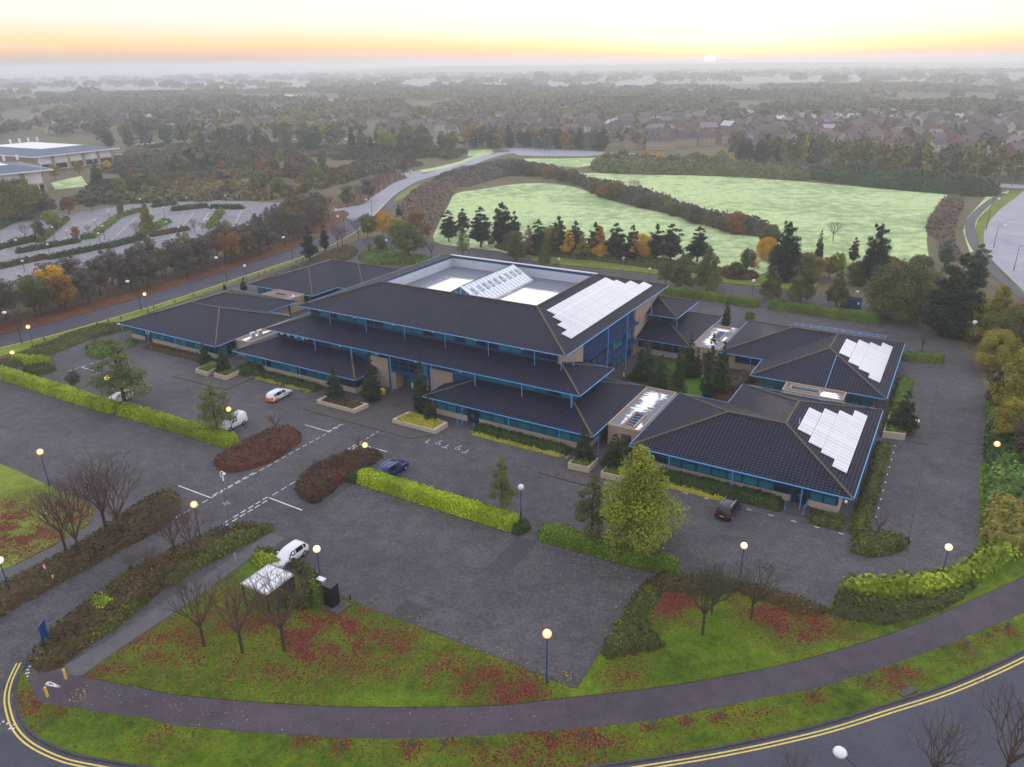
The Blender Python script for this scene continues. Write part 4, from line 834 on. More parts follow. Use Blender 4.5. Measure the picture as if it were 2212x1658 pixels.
# ---- left front pavilion (mirror of the right one)
B1 = site('office_pavilion', 'dark hipped-roof pavilion at the left end with two papers on its door')
Lroof(B1, -70.4, -77.6, -97.1, 0, 19.0, 26.8, 3.0)
low_walls(B1, -95.6, -71.85, 1.45, 17.5); MB().box(-95.6, -79.1, 17.4, 25.3, 0, 2.87).build('wall', M['brick'], B1)
window_row(B1, (-95.4, 1.38), (-91.6, 1.38), .95, 1.9, 1.95); window_row(B1, (-89.5, 1.38), (-72.0, 1.38), .95, 1.9, 1.95, dark=.45)
doorset(B1, -91.5, 1.38, .05, 0, 1.9, 2.75, paper=True)
window_row(B1, (-71.78, 1.6), (-71.78, 9), .2, 2.6, 1.8, 3, dark=.8)
for u in (-95.9, -88.7, -81.0): post(B1, u, -.02, 0, 2.95)
for v in (4.3,): post(B1, -70.45, v, 0, 2.95)
MB().box(-92.6, -89, -1.2, 1.3, 0, .16).build('step', M['paving_pale'], B1)
MB().box(-97.1, -96.4, -.12, .05, 2.86, 3.06).build('floodlight', M['white'], B1)
# ---- left rear pavilion
B3 = site('office_pavilion', 'dark hipped-roof pavilion behind the left one, beside the gate and the far road')
Lroof(B3, -70.4, -77.8, -97.1, 57.6, 38.6, 31.0, 3.0)
MB().box(-95.6, -79.3, 32.4, 40, 0, 2.87).build('wall', M['blue'], B3); MB().box(-95.6, -71.8, 39.9, 56, 0, 2.86).build('wall', M['blue'], B3)
window_row(B3, (-95.4, 32.33), (-79.5, 32.33), .6, 2.2, 1.95, 2, dark=.4); window_row(B3, (-79.2, 40), (-71.9, 39.83), .6, 2.2, 1.95, 2, dark=.9); window_row(B3, (-79.22, 32.5), (-79.22, 39.8), .6, 2.2, 1.8, 2, dark=.9)
for u in (-91, -85.5): post(B3, u, 31.05, 0, 2.95)
# ---- the flat-roofed links with pergolas
def link_block(name, label, x0, x1, y0, y1, px0, px1, py0, py1, along='x', front=True, nb=6):
    b = site(name, label, 'building'); z = 2.85
    MB().box(x0, px0, y0, y1, 0, z).box(px1, x1, y0, y1, 0, z).box(px0, px1, py1, y1, 0, z).box(px0, px1, y0, y0+.25, 2.1, z).build('wall', M['brick'], b)
    v, f = cdt([(x0+.3, y0+.3), (x1-.3, y0+.3), (x1-.3, y1-.3), (x0+.3, y1-.3)], .6)
    keep = [t for t in f if not (px0-.2 < np.mean(v[list(t)], 0)[0] < px1+.2 and py0-.2 < np.mean(v[list(t)], 0)[1] < py1+.2)]
    me = bpy.data.meshes.new('flat_roof'); me.from_pydata([(*p, z+.05) for p in v], [], keep); me.materials.append(M['wet'])
    d = np.minimum.reduce([v[:, 0]-x0, x1-v[:, 0], v[:, 1]-y0, y1-v[:, 1]]); at = me.attributes.new('wet', 'FLOAT', 'POINT'); at.data.foreach_set('value', np.clip(.25+d*.22+(vnoise(v, .35, 2)-.5)*.5, 0, 1).astype(np.float32)); me.update()
    link('flat_roof', me, b)
    p = MB()
    for a, c in (((x0, y0), (x1, y0)), ((x1, y0), (x1, y1)), ((x1, y1), (x0, y1)), ((x0, y1), (x0, y0)), ((px0, py0), (px1, py0)), ((px1, py0), (px1, py1)), ((px1, py1), (px0, py1)), ((px0, py1), (px0, py0))): p.bar((*a, z+.14), (*c, z+.14), .22, .30)
    p.build('parapet', M['brick'], b)
    q = MB()
    for i in range(nb):
        y = py0+.2+(py1-py0-.4)*i/(nb-1); q.bar((px0, y, z+.05), (px1, y, z+.05), .10, .12)
    q.build('pergola', M['blue_light'], b)
    MB().add([(px0, py0, .12), (px1, py0, .12), (px1, py1, .12), (px0, py1, .12)], [(0, 1, 2, 3)]).build('porch_floor', M['dark'], b)
    return b
K1 = link_block('entrance_link', 'flat-roofed brick link with blue slatted opening between the middle wing and the right pavilion', .2, 4.6, 4.4, 18.6, 2.0, 3.5, 5.0, 9.7)
K2 = link_block('entrance_link', 'flat-roofed link with slatted opening behind the courtyard conifers, ending at a planter', .2, 4.6, 39.2, 51.5, 2.1, 3.4, 44.1, 48.6)
MB().box(3.9, 4.5, 49.3, 50.0, 2.9, 3.6).build('air_unit', M['white'], K2)
K3 = link_block('entrance_link', 'narrow flat-roofed link between the two right pavilions', 17.6, 25.7, 27.1, 30.4, 18.4, 22.4, 28.0, 29.6, nb=2)
MB().box(22.6, 25.72, 26.9, 27.15, 0, 2.6).build('wall', M['brick_red'], K3)
K4 = link_block('entrance_link', 'flat-roofed brick link carrying two white air units beside the left pavilion', -70.2, -66.6, 4.3, 17, -68.0, -67.0, 4.9, 11.5, nb=2)
for v in (6.5, 8.1):
    a = MB().box(-.18, .18, -.5, .5, 0, 1.05).build('air_unit', M['white'], K4, loc=(-68.35, v, 2.95)); MB().tube((.18, 0, .52), (.21, 0, .52), .38, .38, 20).build('fan', M['grey'], a)
K5 = link_block('entrance_link', 'small flat-roofed porch link between the two left pavilions', -88, -80.2, 26.9, 31.0, -86.5, -82.5, 27.9, 29.8, nb=2)
# ---- the three-storey main building
A = site('office_building', 'large stepped office building with three roof tiers round a white roof well')
for x0, x1, y0, y1 in ((-26.8, 0, 0, 19.05), (-66.3, -39.4, 0, 19.05), (-26.8, .2, 38.3, 57.5), (-66.3, -39.4, 38.3, 57.5)):
    hiproof(A, x0, x1, y0, y1, 3.0, 'low_roof')
low_walls(A, -25.4, -1.45, 1.45, 17.6); low_walls(A, -64.9, -40.8, 1.45, 17.6); low_walls(A, -25.4, -1.25, 39.8, 56)
hiproof(A, -62.4, -3.9, 4.2, 15.75, 6.25, 'middle_roof'); hiproof(A, -62.4, -3.7, 42.4, 54.2, 6.25, 'middle_roof')
MB().box(-61, -5.3, 5.6, 14.3, 2.9, 6.12).build('wall', M['blue'], A); MB().box(-61, -5.1, 43.8, 52.8, 2.9, 6.12).build('wall', M['blue'], A)
MB().box(-40.9, -37.0, 5.55, 14, 0, 5.0).build('wall', M['brick'], A); MB().box(-29.6, -25.3, 5.55, 14, 0, 5.0).build('wall', M['brick'], A)
TX0, TX1, TY0, TY1, TZ = -58.3, -8.1, 8.25, 49.9, 9.8; IN = 9.95; ZR = TZ+IN*TAN
WX0, WX1, WY0, WY1 = TX0+IN, TX1-IN, TY0+IN, TY1-IN
c = lambda x, y, z=TZ: (x, y, z)
mb = MB(); roofmesh(mb, [[c(TX0, TY0), c(TX1, TY0), c(WX1, WY0, ZR), c(WX0, WY0, ZR)], [c(TX1, TY0), c(TX1, TY1), c(WX1, WY1, ZR), c(WX1, WY0, ZR)], [c(TX1, TY1), c(TX0, TY1), c(WX0, WY1, ZR), c(WX1, WY1, ZR)], [c(TX0, TY1), c(TX0, TY0), c(WX0, WY0, ZR), c(WX0, WY1, ZR)]])
top = mb.build('top_roof', M['tile'], A)
hipcaps(top, [(c(TX0, TY0), c(WX0, WY0, ZR)), (c(TX1, TY0), c(WX1, WY0, ZR)), (c(TX1, TY1), c(WX1, WY1, ZR)), (c(TX0, TY1), c(WX0, WY1, ZR)), (c(WX0, WY0, ZR), c(WX1, WY0, ZR)), (c(WX1, WY0, ZR), c(WX1, WY1, ZR)), (c(WX0, WY0, ZR), c(WX0, WY1, ZR))], .26)
so_ = MB()
for q in ([c(TX0, TY0), c(TX1, TY0), c(TX1, TY0+2), c(TX0, TY0+2)], [c(TX1-2, TY0+2), c(TX1, TY0+2), c(TX1, TY1-2), c(TX1-2, TY1-2)], [c(TX0, TY1-2), c(TX1, TY1-2), c(TX1, TY1), c(TX0, TY1)], [c(TX0, TY0+2), c(TX0+2, TY0+2), c(TX0+2, TY1-2), c(TX0, TY1-2)]):
    so_.add([(x, y, z-.13) for x, y, z in q], [(0, 1, 2, 3)])
so_.build('soffit', M['white_wall'], top)
q4 = [(TX0, TY0), (TX1, TY0), (TX1, TY1), (TX0, TY1)]; eave_trim(A, [(q4[i], q4[(i+1) % 4]) for i in range(4)], TZ)
# upper storey body
MB().box(TX0+1.4, -9.9, TY0+1.4, TY1-1.4, 6.0, 9.68).build('wall', M['blue'], A)
MB().box(-9.95, -9.5, 9.6, 17.0, 0, 9.67).build('wall', M['brick'], A); MB().box(-9.95, -9.5, 37.6, 48.6, 0, 9.67).build('wall', M['brick'], A)
# roof well
FLZ = 10.8; w = MB()
for q in ([(WX0, WY0), (WX1, WY0)], [(WX1, WY0), (WX1, WY1)], [(WX1, WY1), (WX0, WY1)], [(WX0, WY1), (WX0, WY0)]):
    (x0, y0), (x1, y1) = q; w.add([(x0, y0, FLZ), (x1, y1, FLZ), (x1, y1, ZR+.02), (x0, y0, ZR+.02)], [(3, 2, 1, 0)])
well = w.build('well_wall', M['white_wall'], A)
sb = MB(); sb.box(WX0+.003, WX0+.05, WY0+.1, WY1-.1, ZR-.42, ZR-.05).box(WX0+.1, WX1-.1, WY1-.06, WY1-.003, ZR-.48, ZR-.05).build('blue_band', M['blue_mid'], well)
MB().bar((WX0-.3, WY1, ZR+.1), (WX1+9, WY1+.0, ZR+.1) if False else (WX1+.2, WY1, ZR+.1), .35, .16).build('coping', M['white'], well)
v, f = cdt([(WX0, WY0), (WX1, WY0), (WX1, WY1), (WX0, WY1)], .8)
me = bpy.data.meshes.new('flat_roof'); me.from_pydata([(*p, FLZ) for p in v], [], f); me.materials.append(M['wet'])
def sd(x, y, a, b_, c_, d_): return np.minimum.reduce([x-a, b_-x, y-c_, d_-y])
wet = np.clip(.5+.16*np.maximum(sd(v[:, 0], v[:, 1], -44.5, -37, WY0+.5, 33), sd(v[:, 0], v[:, 1], -29, -17.5, WY0, 33)), 0, 1)
at = me.attributes.new('wet', 'FLOAT', 'POINT'); at.data.foreach_set('value', wet.astype(np.float32)); me.update(); link('flat_roof', me, A)
# skylight
SX, SW, SZ0, SZ1, SY0, SY1 = -33.3, 4.1, 11.1, 13.45, 20.3, 37.2
sk = MB(); L_, R__ = SX-SW, SX+SW
sk.box(L_, R__, SY0, SY1, FLZ, SZ0); skl = sk.build('skylight', M['white'], A)
m = MB(); m.add([(R__, SY0, SZ0), (R__, SY1, SZ0), (SX, SY1, SZ1), (SX, SY0, SZ1), (L_, SY0, SZ0), (L_, SY1, SZ0)], [(0, 1, 2, 3), (5, 4, 3, 2)]); 
def skyglass():
    m_, t, b = newmat('skylight_glass'); b.inputs['Base Color'].default_value = (.62, .67, .74, 1); b.inputs['Metallic'].default_value = .7; b.inputs['Roughness'].default_value = .25; return m_
M['skyglass'] = skyglass(); m.build('pane', M['skyglass'], skl)
m = MB(); m.add([(L_+.3, SY0-.01, SZ0), (R__-.3, SY0-.01, SZ0), (SX, SY0-.01, SZ1-.15)], [(0, 1, 2)]).build('gable_glass', M['pane'], skl)
m = MB()
for i in range(18):
    y = SY0+(SY1-SY0)*i/17; m.bar((R__, y, SZ0+.04), (SX, y, SZ1+.04), .10 if i in (0, 17) else .05, .07); m.bar((L_, y, SZ0+.04), (SX, y, SZ1+.04), .10 if i in (0, 17) else .05, .07)
for t in (0, .55, 1): m.bar((R__+(SX-R__)*t, SY0, SZ0+(SZ1-SZ0)*t+.05), (R__+(SX-R__)*t, SY1, SZ0+(SZ1-SZ0)*t+.05), .14, .1); m.bar((L_+(SX-L_)*t, SY0, SZ0+(SZ1-SZ0)*t+.05), (L_+(SX-L_)*t, SY1, SZ0+(SZ1-SZ0)*t+.05), .14, .1)
for k in range(-3, 4): m.bar((SX+k, SY0-.03, SZ0), (SX+k, SY0-.03, SZ1-abs(k)*(SZ1-SZ0)/SW), .07, .07)
m.bar((L_-.1, SY0-.1, SZ0), (SX, SY0-.1, SZ1+.06), .3, .12); m.bar((R__+.1, SY0-.1, SZ0), (SX, SY0-.1, SZ1+.06), .3, .12)
m.build('glazing_bars', M['white'], skl)
m = MB()
for i in range(9): y = SY0+1.2+i*1.8; m.add([(SX+1.0, y, SZ1-1.0*(SZ1-SZ0)/SW+.1), (SX+2.3, y, SZ1-2.3*(SZ1-SZ0)/SW+.1), (SX+2.3, y+.7, SZ1-2.3*(SZ1-SZ0)/SW+.1), (SX+1.0, y+.7, SZ1-1.0*(SZ1-SZ0)/SW+.1)], [(0, 1, 2, 3)])
m.build('vent_pane', M['cells'] if False else M['grey'], skl)
# solar strips on the top roof's right slope
zt = lambda u: TZ+TAN*(TX1-u)
for u0, v0, v1 in ((-16.35, 18.2, 40.2), (-14.75, 17.1, 41.3), (-13.1, 15.4, 43.7), (-11.45, 13.5, 45.9)): solar_strip(A, u0, u0+1.6, v0, v1, zt)
# windows of the tiers
window_row(A, (-56.7, 9.62), (-9.9, 9.62), 8.25, 1.35, 1.93, 1, dark=.55)
window_row(A, (-60.8, 5.57), (-41.2, 5.57), 4.85, 1.2, 1.95, 1, dark=.3); window_row(A, (-25.1, 5.57), (-5.4, 5.57), 4.85, 1.2, 1.95, 1, dark=.2); window_row(A, (-40.8, 5.5), (-37.1, 5.5), 5.05, 1.0, 1.85, 1, dark=.8); window_row(A, (-29.5, 5.5), (-25.3, 5.5), 5.05, 1.0, 1.85, 1, dark=.8)
for k in range(4): u = -60.2+1.62*k; MB().box(u, u+.5, 5.40, 5.45, 5.25, 5.75).build('blind', M['white'], A)
window_row(A, (-25.3, 1.38), (-20.1, 1.38), .95, 1.9, 1.9, dark=0); window_row(A, (-17.9, 1.38), (-1.6, 1.38), .95, 1.9, 1.95, dark=0); doorset(A, -20, 1.38, .05, 0, 1.9, 2.75)
window_row(A, (-64.7, 1.38), (-41, 1.38), .95, 1.9, 1.95, dark=.25); window_row(A, (-1.38, 1.6), (-1.38, 5), .95, 1.9, 1.7); window_row(A, (-40.73, 1.5), (-40.73, 5.3), .95, 1.9, 1.9, dark=.9)
window_row(A, (-9.0, 39.75), (-1.4, 39.75), 1.0, 1.8, 1.9, 2, dark=1); window_row(A, (-9.3, 43.75), (-5.2, 43.75), 4.9, 1.1, 2.0, 1, dark=.9); window_row(A, (-5.05, 44), (-5.05, 52.5), 4.9, 1.1, 2.0, 1, dark=.9)
# entrance portal
MB().box(-37.1, -29.5, 7.6, 7.8, 0, 5.9).build('portal_wall', M['dark'], A); MB().box(-37.05, -36.1, 5.5, 7.7, 0, 5.95).build('portal_pier', M['brick'], A); MB().box(-30.4, -29.55, 5.5, 7.7, 0, 5.95).build('portal_pier', M['brick'], A)
MB().box(-37.0, -29.6, 5.42, 5.5, 3.0, 3.45).build('portal_beam', M['blue_mid'], A); window_row(A, (-36.95, 5.5), (-29.7, 5.5), 3.45, 2.5, 1.8, 3, dark=.8)
MB().box(-37.2, -36.95, 5.3, 5.6, 0, 5.9).box(-29.7, -29.45, 5.3, 5.6, 0, 5.9).build('portal_frame', M['blue_mid'], A)
window_row(A, (-36.0, 7.55), (-33.6, 7.55), .1, 2.8, 2.4, 1, pane='pane'); doorset(A, -33.5, 7.55, .1, 0, 2.2, 2.8)
pl = MB().tube((0, 0, 0), (0, 0, .9), .14, .2, 12).build('plant_pot', M['white'], A, loc=(-34.2, 7.2, .1))
# glazed right flank: three storeys with balconies
for z in (.3, 3.35, 6.5): window_row(A, (-10.0, 17.2), (-10.0, 37.4), z, 2.6, 2.0, 2, dark=.5)
MB().box(-10.2, -10.02, 17, 37.6, 0, 9.66).build('wall', M['blue'], A)
bal = MB()
for z in (3.05, 6.2):
    bal.box(-9.98, -8.7, 17.05, 37.5, z-.18, z+.12)
bal.build('balcony', M['blue_mid'], A)
for z in (3.05, 6.2):
    m = MB(); 
    for k in range(3): m.bar((-8.72, 17.1, z+.45+.3*k), (-8.72, 37.45, z+.45+.3*k), .035, .035)
    for k in range(12): y = 17.2+k*1.84; m.bar((-8.72, y, z+.1), (-8.72, y, z+1.1), .05, .05)
    m.build('balcony_rail', M['blue_mid'], A)
for v in (10.8, 23.0, 30.7, 41.5): post(A, -8.12, v, 7.3 if v < 12 else (6.3 if v > 40 else .0), 9.72, .08)
for k in range(7): post(A, -51.4+7.68*k if k < 6 else -8.8, 8.35, 6.25+.31*4.1, 9.72)
for k in range(7):
    u = -51.3+7.7*k; z0 = 0 if k in (2, 3) else 3+.31*4.2
    if -66 < u: post(A, u, 4.28, z0 if k not in (2, 3) else 0, 6.18, .075)
post(A, -5.2, 4.28, 4.3, 6.18)
for u in (-58.6, -51.0, -20.05, -12.5, -4.85): post(A, u, .06, 0, 2.95)
post(A, -.05, 1.95, 0, 2.95); post(A, -7.0, 38.45, 0, 2.95); post(A, -3.75, 42.5, 4.3, 6.2)
for u in (-20.7, -17.9): MB().tube((u, -.3, .0), (u, -.3, 1.0), .05).build('door_rail', M['blue_light'], A)
# little gutter outlets along the eaves
m = MB()
for u in (-53.5, -46, -38.2, -30.6, -22.9, -15): m.bar((u, TY0-.05, TZ-.1), (u, TY0+.25, TZ-.35), .12, .12)
for u in (-53, -45.9, -38.5, -31, -23): m.bar((u, 4.15, 6.15), (u, 4.4, 5.9), .12, .12)
m.build('gutter_outlet', M['white'], A)
# ================================================================== HEDGES AND PLANTED BEDS
H_ = lambda *a: [uv(*p) for p in a]
hedge('hedge', uv(-102, -22.7), uv(-67.9, -22.3), 2.3, 1.45, 'bright_hedge', 'bright green clipped hedge at the far left, running in from the left edge')
hedge('hedge', uv(-66.3, -21.9), uv(-43.6, -21.3), 2.3, 1.45, 'bright_hedge', 'bright green clipped hedge ending at the white van')
hedge('hedge', uv(-22.1, -20.0), uv(-.6, -19.9), 2.2, 1.45, 'bright_hedge', 'bright green clipped hedge behind the navy car, second block from the right')
hedge('hedge', uv(-.2, -20.0), uv(.5, -20.0), 2.6, .8, 'dark_hedge', 'low dark end block of the hedge beside the unlit globe lamp')
hedge('hedge', uv(3.0, -19.7), uv(17.1, -18.9), 2.2, 1.45, 'mid_hedge', 'long clipped hedge under the big yellow-green tree')
hedge('hedge', uv(-23.2, -20.3), uv(-22.3, -20.3), 2.5, .9, 'dark_hedge', 'low dark hedge stub at the left end of the hedge by the navy car')
hedge('hedge', uv(-102, -17.6), uv(-95.5, -15.5), 2.0, 1.3, 'bright_hedge', 'short bright green hedge arm branching off at the far left lamp')
hedge('hedge', G(1431, 637), G(1629, 666), 2.6, 1.5, 'mid_hedge', 'long green hedge along the lane behind the main building')
hedge('hedge', G(1659, 669), G(1892, 702), 3.0, 1.6, 'mid_hedge', 'long dark green hedge behind the right rear pavilion')
hedge('hedge', G(1958, 782), G(2036, 786), 2.4, 1.2, 'mid_hedge', 'short green hedge jutting into the right-hand lane', sp=.35)
sb = lambda n, pts, h, mat, lab, **k: shrubmass(n, smooth_line(GP(pts), 3, True), h, mat, lab, **k)
sb('shrub_bed', [(462, 1005), (478, 985), (540, 952), (590, 930), (625, 926), (647, 936), (646, 957), (600, 992), (540, 1015), (488, 1022)], .9, 'redbed', 'reddish rounded island bed left of the entrance avenue', cat='shrub bed')
sb('shrub_bed', [(638, 1048), (662, 1020), (720, 990), (790, 975), (827, 985), (803, 1006), (745, 1042), (690, 1085), (662, 1084), (642, 1066)], .9, 'redbed', 'reddish rounded island bed between the avenue and the navy car')
sb('shrub_bed', [(340, 1066), (372, 1062), (390, 1080), (385, 1108), (345, 1146), (260, 1190), (170, 1240), (60, 1300), (-20, 1345), (-120, 1380), (-100, 1310), (0, 1266), (80, 1228), (150, 1192), (230, 1138)], .8, 'brownbed', 'long brown and olive bed left of the access road under the bare trees')
sb('shrub_bed', [(64, 1425), (85, 1393), (120, 1358), (190, 1305), (270, 1240), (340, 1208), (400, 1178), (470, 1146), (540, 1135), (590, 1142), (575, 1155), (500, 1190), (400, 1246), (330, 1292), (250, 1357), (180, 1402), (140, 1437), (100, 1452), (74, 1445)], .85, 'brownbed', 'long tapering bed between the access road and the footpath, at the blue sign')
sb('hedge', [(340, 1262), (400, 1222), (500, 1164), (570, 1138), (592, 1145), (520, 1184), (420, 1236), (352, 1276)], 1.15, 'olive', 'olive clipped strip along the footpath side of the tapering bed', cat='hedge')
sb('hedge', [(180, 1395), (235, 1345), (300, 1295), (332, 1290), (290, 1325), (240, 1366)], 1.1, 'olive', 'olive clipped strip low down the footpath near the yellow bollards', cat='hedge')
sb('shrub', [(187, 1318), (205, 1300), (235, 1296), (262, 1304), (255, 1316), (215, 1330)], 1.5, 'laurel', 'lime green shrub beside the round red-rimmed sign', cat='shrub', lump=.9)
sb('shrub_bed', [(545, 1205), (570, 1192), (610, 1205), (650, 1222), (690, 1252), (703, 1292), (680, 1312), (650, 1318), (600, 1312), (640, 1290), (655, 1255), (620, 1222), (560, 1215)], 1.6, 'olive', 'olive shrubs wrapped round the white-roofed shelter', lump=.5)
sb('shrub', [(652, 1250), (672, 1262), (702, 1290), (700, 1310), (676, 1312), (662, 1290)], 2.2, 'mid_hedge', 'dark green bush beside the grey cabinet', cat='shrub', lump=.4)
sb('shrub', [(542, 1214), (566, 1200), (600, 1212), (618, 1230), (600, 1234), (565, 1228)], 1.9, 'laurel', 'yellow-green bush in front of the white hatchback', cat='shrub', lump=.6)
sb('shrub_bed', [(1300, 1418), (1298, 1402), (1340, 1335), (1388, 1262), (1430, 1262), (1424, 1300), (1400, 1330), (1415, 1370), (1438, 1400), (1400, 1408), (1350, 1418), (1320, 1428)], .6, 'olive', 'low olive shrubs along the right edge of the front car park')
sb('shrub_bed', [(1395, 1256), (1440, 1245), (1520, 1248), (1600, 1262), (1600, 1275), (1540, 1290), (1470, 1282), (1410, 1275)], .8, 'brownbed', 'brown undergrowth at the end of the long hedge')
sb('shrub_bed', [(1600, 1262), (1700, 1288), (1775, 1312), (1790, 1325), (1740, 1328), (1660, 1305), (1600, 1285)], .8, 'brownbed', 'low dark hedge bank along the bottom of the right car park')
sb('shrub_bed', [(1796, 1312), (1814, 1270), (1850, 1285), (1930, 1300), (2010, 1290), (2080, 1268), (2130, 1250), (2085, 1290), (2040, 1318), (1960, 1345), (1900, 1354), (1840, 1342), (1790, 1330)], .5, 'olive', 'grey-green groundcover below the bright laurel hedge', lump=.5)
sb('hedge', [(1820, 1262), (1850, 1252), (1930, 1258), (2000, 1248), (2060, 1232), (2105, 1205), (2130, 1180), (2190, 1175), (2205, 1195), (2150, 1232), (2080, 1262), (2000, 1282), (1920, 1288), (1850, 1280)], 1.5, 'laurel', 'bright yellow-green laurel hedge curving round the lower right corner', cat='hedge', lump=.7, ls=.20, lsc=1.0, dens=14)
sb('shrub_bed', [(2130, 1020), (2165, 1000), (2240, 1010), (2300, 1100), (2250, 1110), (2160, 1100), (2128, 1090)], 2.2, 'greenshrub', 'large mid-green shrubs right of the lane below the lit lamp', lump=.6, ls=.2, dens=10)
sb('shrub_bed', [(2132, 1098), (2160, 1096), (2250, 1105), (2280, 1180), (2200, 1200), (2140, 1185), (2124, 1150)], 2.2, 'orangeshrub', 'orange and gold shrubs at the lower right of the lane', lump=.6, ls=.2, dens=10)
sb('shrub_bed', [(2134, 930), (2180, 920), (2260, 950), (2290, 1030), (2200, 1010), (2134, 1010)], 2.0, 'dark_hedge', 'dark shrubs behind the lit lamp on the right edge', lump=.6, ls=.2, dens=9)
sb('shrub_bed', [(2132, 855), (2160, 850), (2200, 900), (2190, 925), (2134, 928)], 1.4, 'mid_hedge', 'clipped green bushes by the upper right lane')
# groundcover along the far-road side of the campus
sb('shrub_bed', [(-60, 812), (0, 783), (75, 755), (150, 725), (215, 706), (287, 702), (282, 712), (200, 733), (130, 760), (60, 786), (0, 806), (-60, 830)], .9, 'olive', 'olive groundcover strip between the verge and the left car park')
sb('shrub_bed', [(187, 752), (210, 744), (240, 742), (256, 752), (245, 768), (210, 776), (190, 768)], 1.0, 'mid_hedge', 'rounded green bush island left of the left pavilion')
sb('shrub_bed', [(270, 742), (290, 735), (300, 742), (280, 752)], .9, 'mid_hedge', 'small green bush at the corner of the left pavilion')
sb('shrub_bed', [(48, 800), (70, 795), (118, 793), (118, 803), (80, 812), (60, 808)], 1.0, 'dark_hedge', 'dark green bush tucked against the far left hedge')
sb('shrub_bed', [(560, 615), (600, 598), (660, 573), (690, 556), (740, 538), (770, 541), (768, 552), (740, 566), (690, 580), (640, 595), (600, 612)], 1.2, 'brownbed', 'olive and rust island of shrubs beside the gate road')
sb('shrub_bed', [(775, 558), (790, 548), (825, 541), (850, 543), (860, 552), (930, 560), (925, 572), (860, 572), (800, 572)], 1.2, 'mid_hedge', 'dark green rounded bed under the large green tree by the gate')
sb('shrub_bed', [(2030, 520), (2000, 500), (2012, 465), (2040, 430), (2075, 425), (2080, 450), (2065, 480), (2062, 530), (2080, 560), (2030, 560)], 1.5, 'heather', 'reddish-brown heather strip right of the far field', lump=.6, ls=.3, dens=3, sp=1.5, edge=2)
sb('shrub_bed', [(868, 470), (870, 440), (900, 410), (960, 388), (1000, 388), (985, 408), (962, 445), (945, 478), (930, 498), (890, 490)], 1.8, 'heather', 'brown scrub between the curving road and the near field', lump=.6, ls=.3, dens=3, sp=1.5, edge=2)
sb('shrub_bed', [(940, 388), (1000, 368), (1078, 352), (1110, 350), (1180, 366), (1170, 378), (1100, 380), (1050, 392), (1000, 404)], 2.2, 'brown_tree', 'dark brown bramble bank above the near field', lump=.7, ls=.35, dens=2.5, sp=2, edge=3)
sb('hedgerow', [(1085, 374), (1180, 381), (1235, 393), (1300, 424), (1360, 440), (1450, 463), (1560, 498), (1655, 513), (1668, 503), (1640, 494), (1560, 480), (1480, 457), (1400, 428), (1310, 408), (1240, 386), (1180, 370), (1100, 364)], 4.2, 'brown_tree', 'overgrown brown hedgerow dividing the two frosty fields', cat='hedgerow', lump=.55, ls=.38, dens=3.2, sp=1.6, edge=2.5)
sb('hedgerow', [(1290, 352), (1400, 350), (1500, 354), (1640, 364), (1745, 382), (1740, 390), (1650, 386), (1500, 379), (1300, 374)], 4.5, 'olive_tree', 'scrubby hedgerow along the far side of the far field', cat='hedgerow', lump=.7, ls=.5, dens=1.6, sp=2.5, edge=3)
sb('hedgerow', [(1742, 386), (1760, 374), (1850, 374), (2000, 388), (2130, 404), (2160, 415), (2140, 425), (2050, 420), (1900, 406)], 4.5, 'dark_hedge', 'dark green thicket at the far right corner of the far field', cat='hedgerow', lump=.6, ls=.5, dens=1.8, sp=2.5, edge=3)
sb('shrub_bed', [(1150, 553), (1200, 556), (1331, 570), (1420, 583), (1560, 596), (1580, 590), (1440, 566), (1330, 552), (1200, 540), (1080, 530), (1080, 540)], 1.3, 'olive', 'low olive hedge strip under the row of pines', ls=.2, dens=5)
sb('shrub_bed', [(1560, 592), (1600, 590), (1640, 596), (1620, 606), (1570, 603)], 1.2, 'redbed', 'dark red shrubs at the end of the pine row')
# loose fallen leaves on paving, path and along the hedges
fr_ = np.random.default_rng(14); pts_ = []
def drift(a, b, n, w): a = np.array(a); b = np.array(b); t = fr_.random(n); d = (b-a)/np.linalg.norm(b-a); nn = np.array([-d[1], d[0]]); pts_.append(a+(b-a)*t[:, None]+nn*(fr_.normal(size=n)*w)[:, None])
for a, b, n, w in ((uv(-66, -22.6), uv(-43, -22), 500, .5), (uv(-22, -20.9), uv(0, -20.8), 650, .5), (uv(3, -20.8), uv(17, -20), 900, .9), (uv(2, -24), uv(15, -23), 700, 2.5), (uv(-100, -23.3), uv(-68, -23), 300, .4), (uv(-.6, -34.5), uv(-.6, -40.4), 160, .15), (G(758, 1290), G(1231, 1478), 900, .5), (G(1290, 1405), G(1380, 1262), 500, .6), (G(1205, 1470), G(1235, 1452), 300, .6), (uv(-42, -7.4), uv(-24, -7.4), 300, .2), (G(160, 1495), G(560, 1550), 700, 1.2), (G(560, 1550), G(1200, 1560), 300, 1.3), (G(150, 1510), G(185, 1500), 300, .7), (uv(43.0, -5), uv(43.2, 45), 600, .35), (uv(38, 50), uv(42, 40), 500, 1.5), (uv(31, -8), uv(41, -8), 200, .5), (uv(-29, -20), uv(-23, -12), 80, 1.5)): drift(a, b, n, w)
q_ = np.vstack(pts_); n_ = len(q_); c3 = np.column_stack([q_, .07+.03*fr_.random(n_)]); c3[:, 2] = np.where(True, .10, 0)
o = link('fallen_leaves', quads_mesh('fallen_leaves', c3[::3], np.column_stack([fr_.normal(size=(n_, 2))*.25, np.ones(n_)])[::3], (.028+.032*fr_.random(n_))[::3], (fr_.random(n_)**1.6)[::3], M['leaflit'])); tag(o, 'loose yellow and brown fallen leaves along hedges, kerbs and path', 'fallen leaves', None, 'stuff')
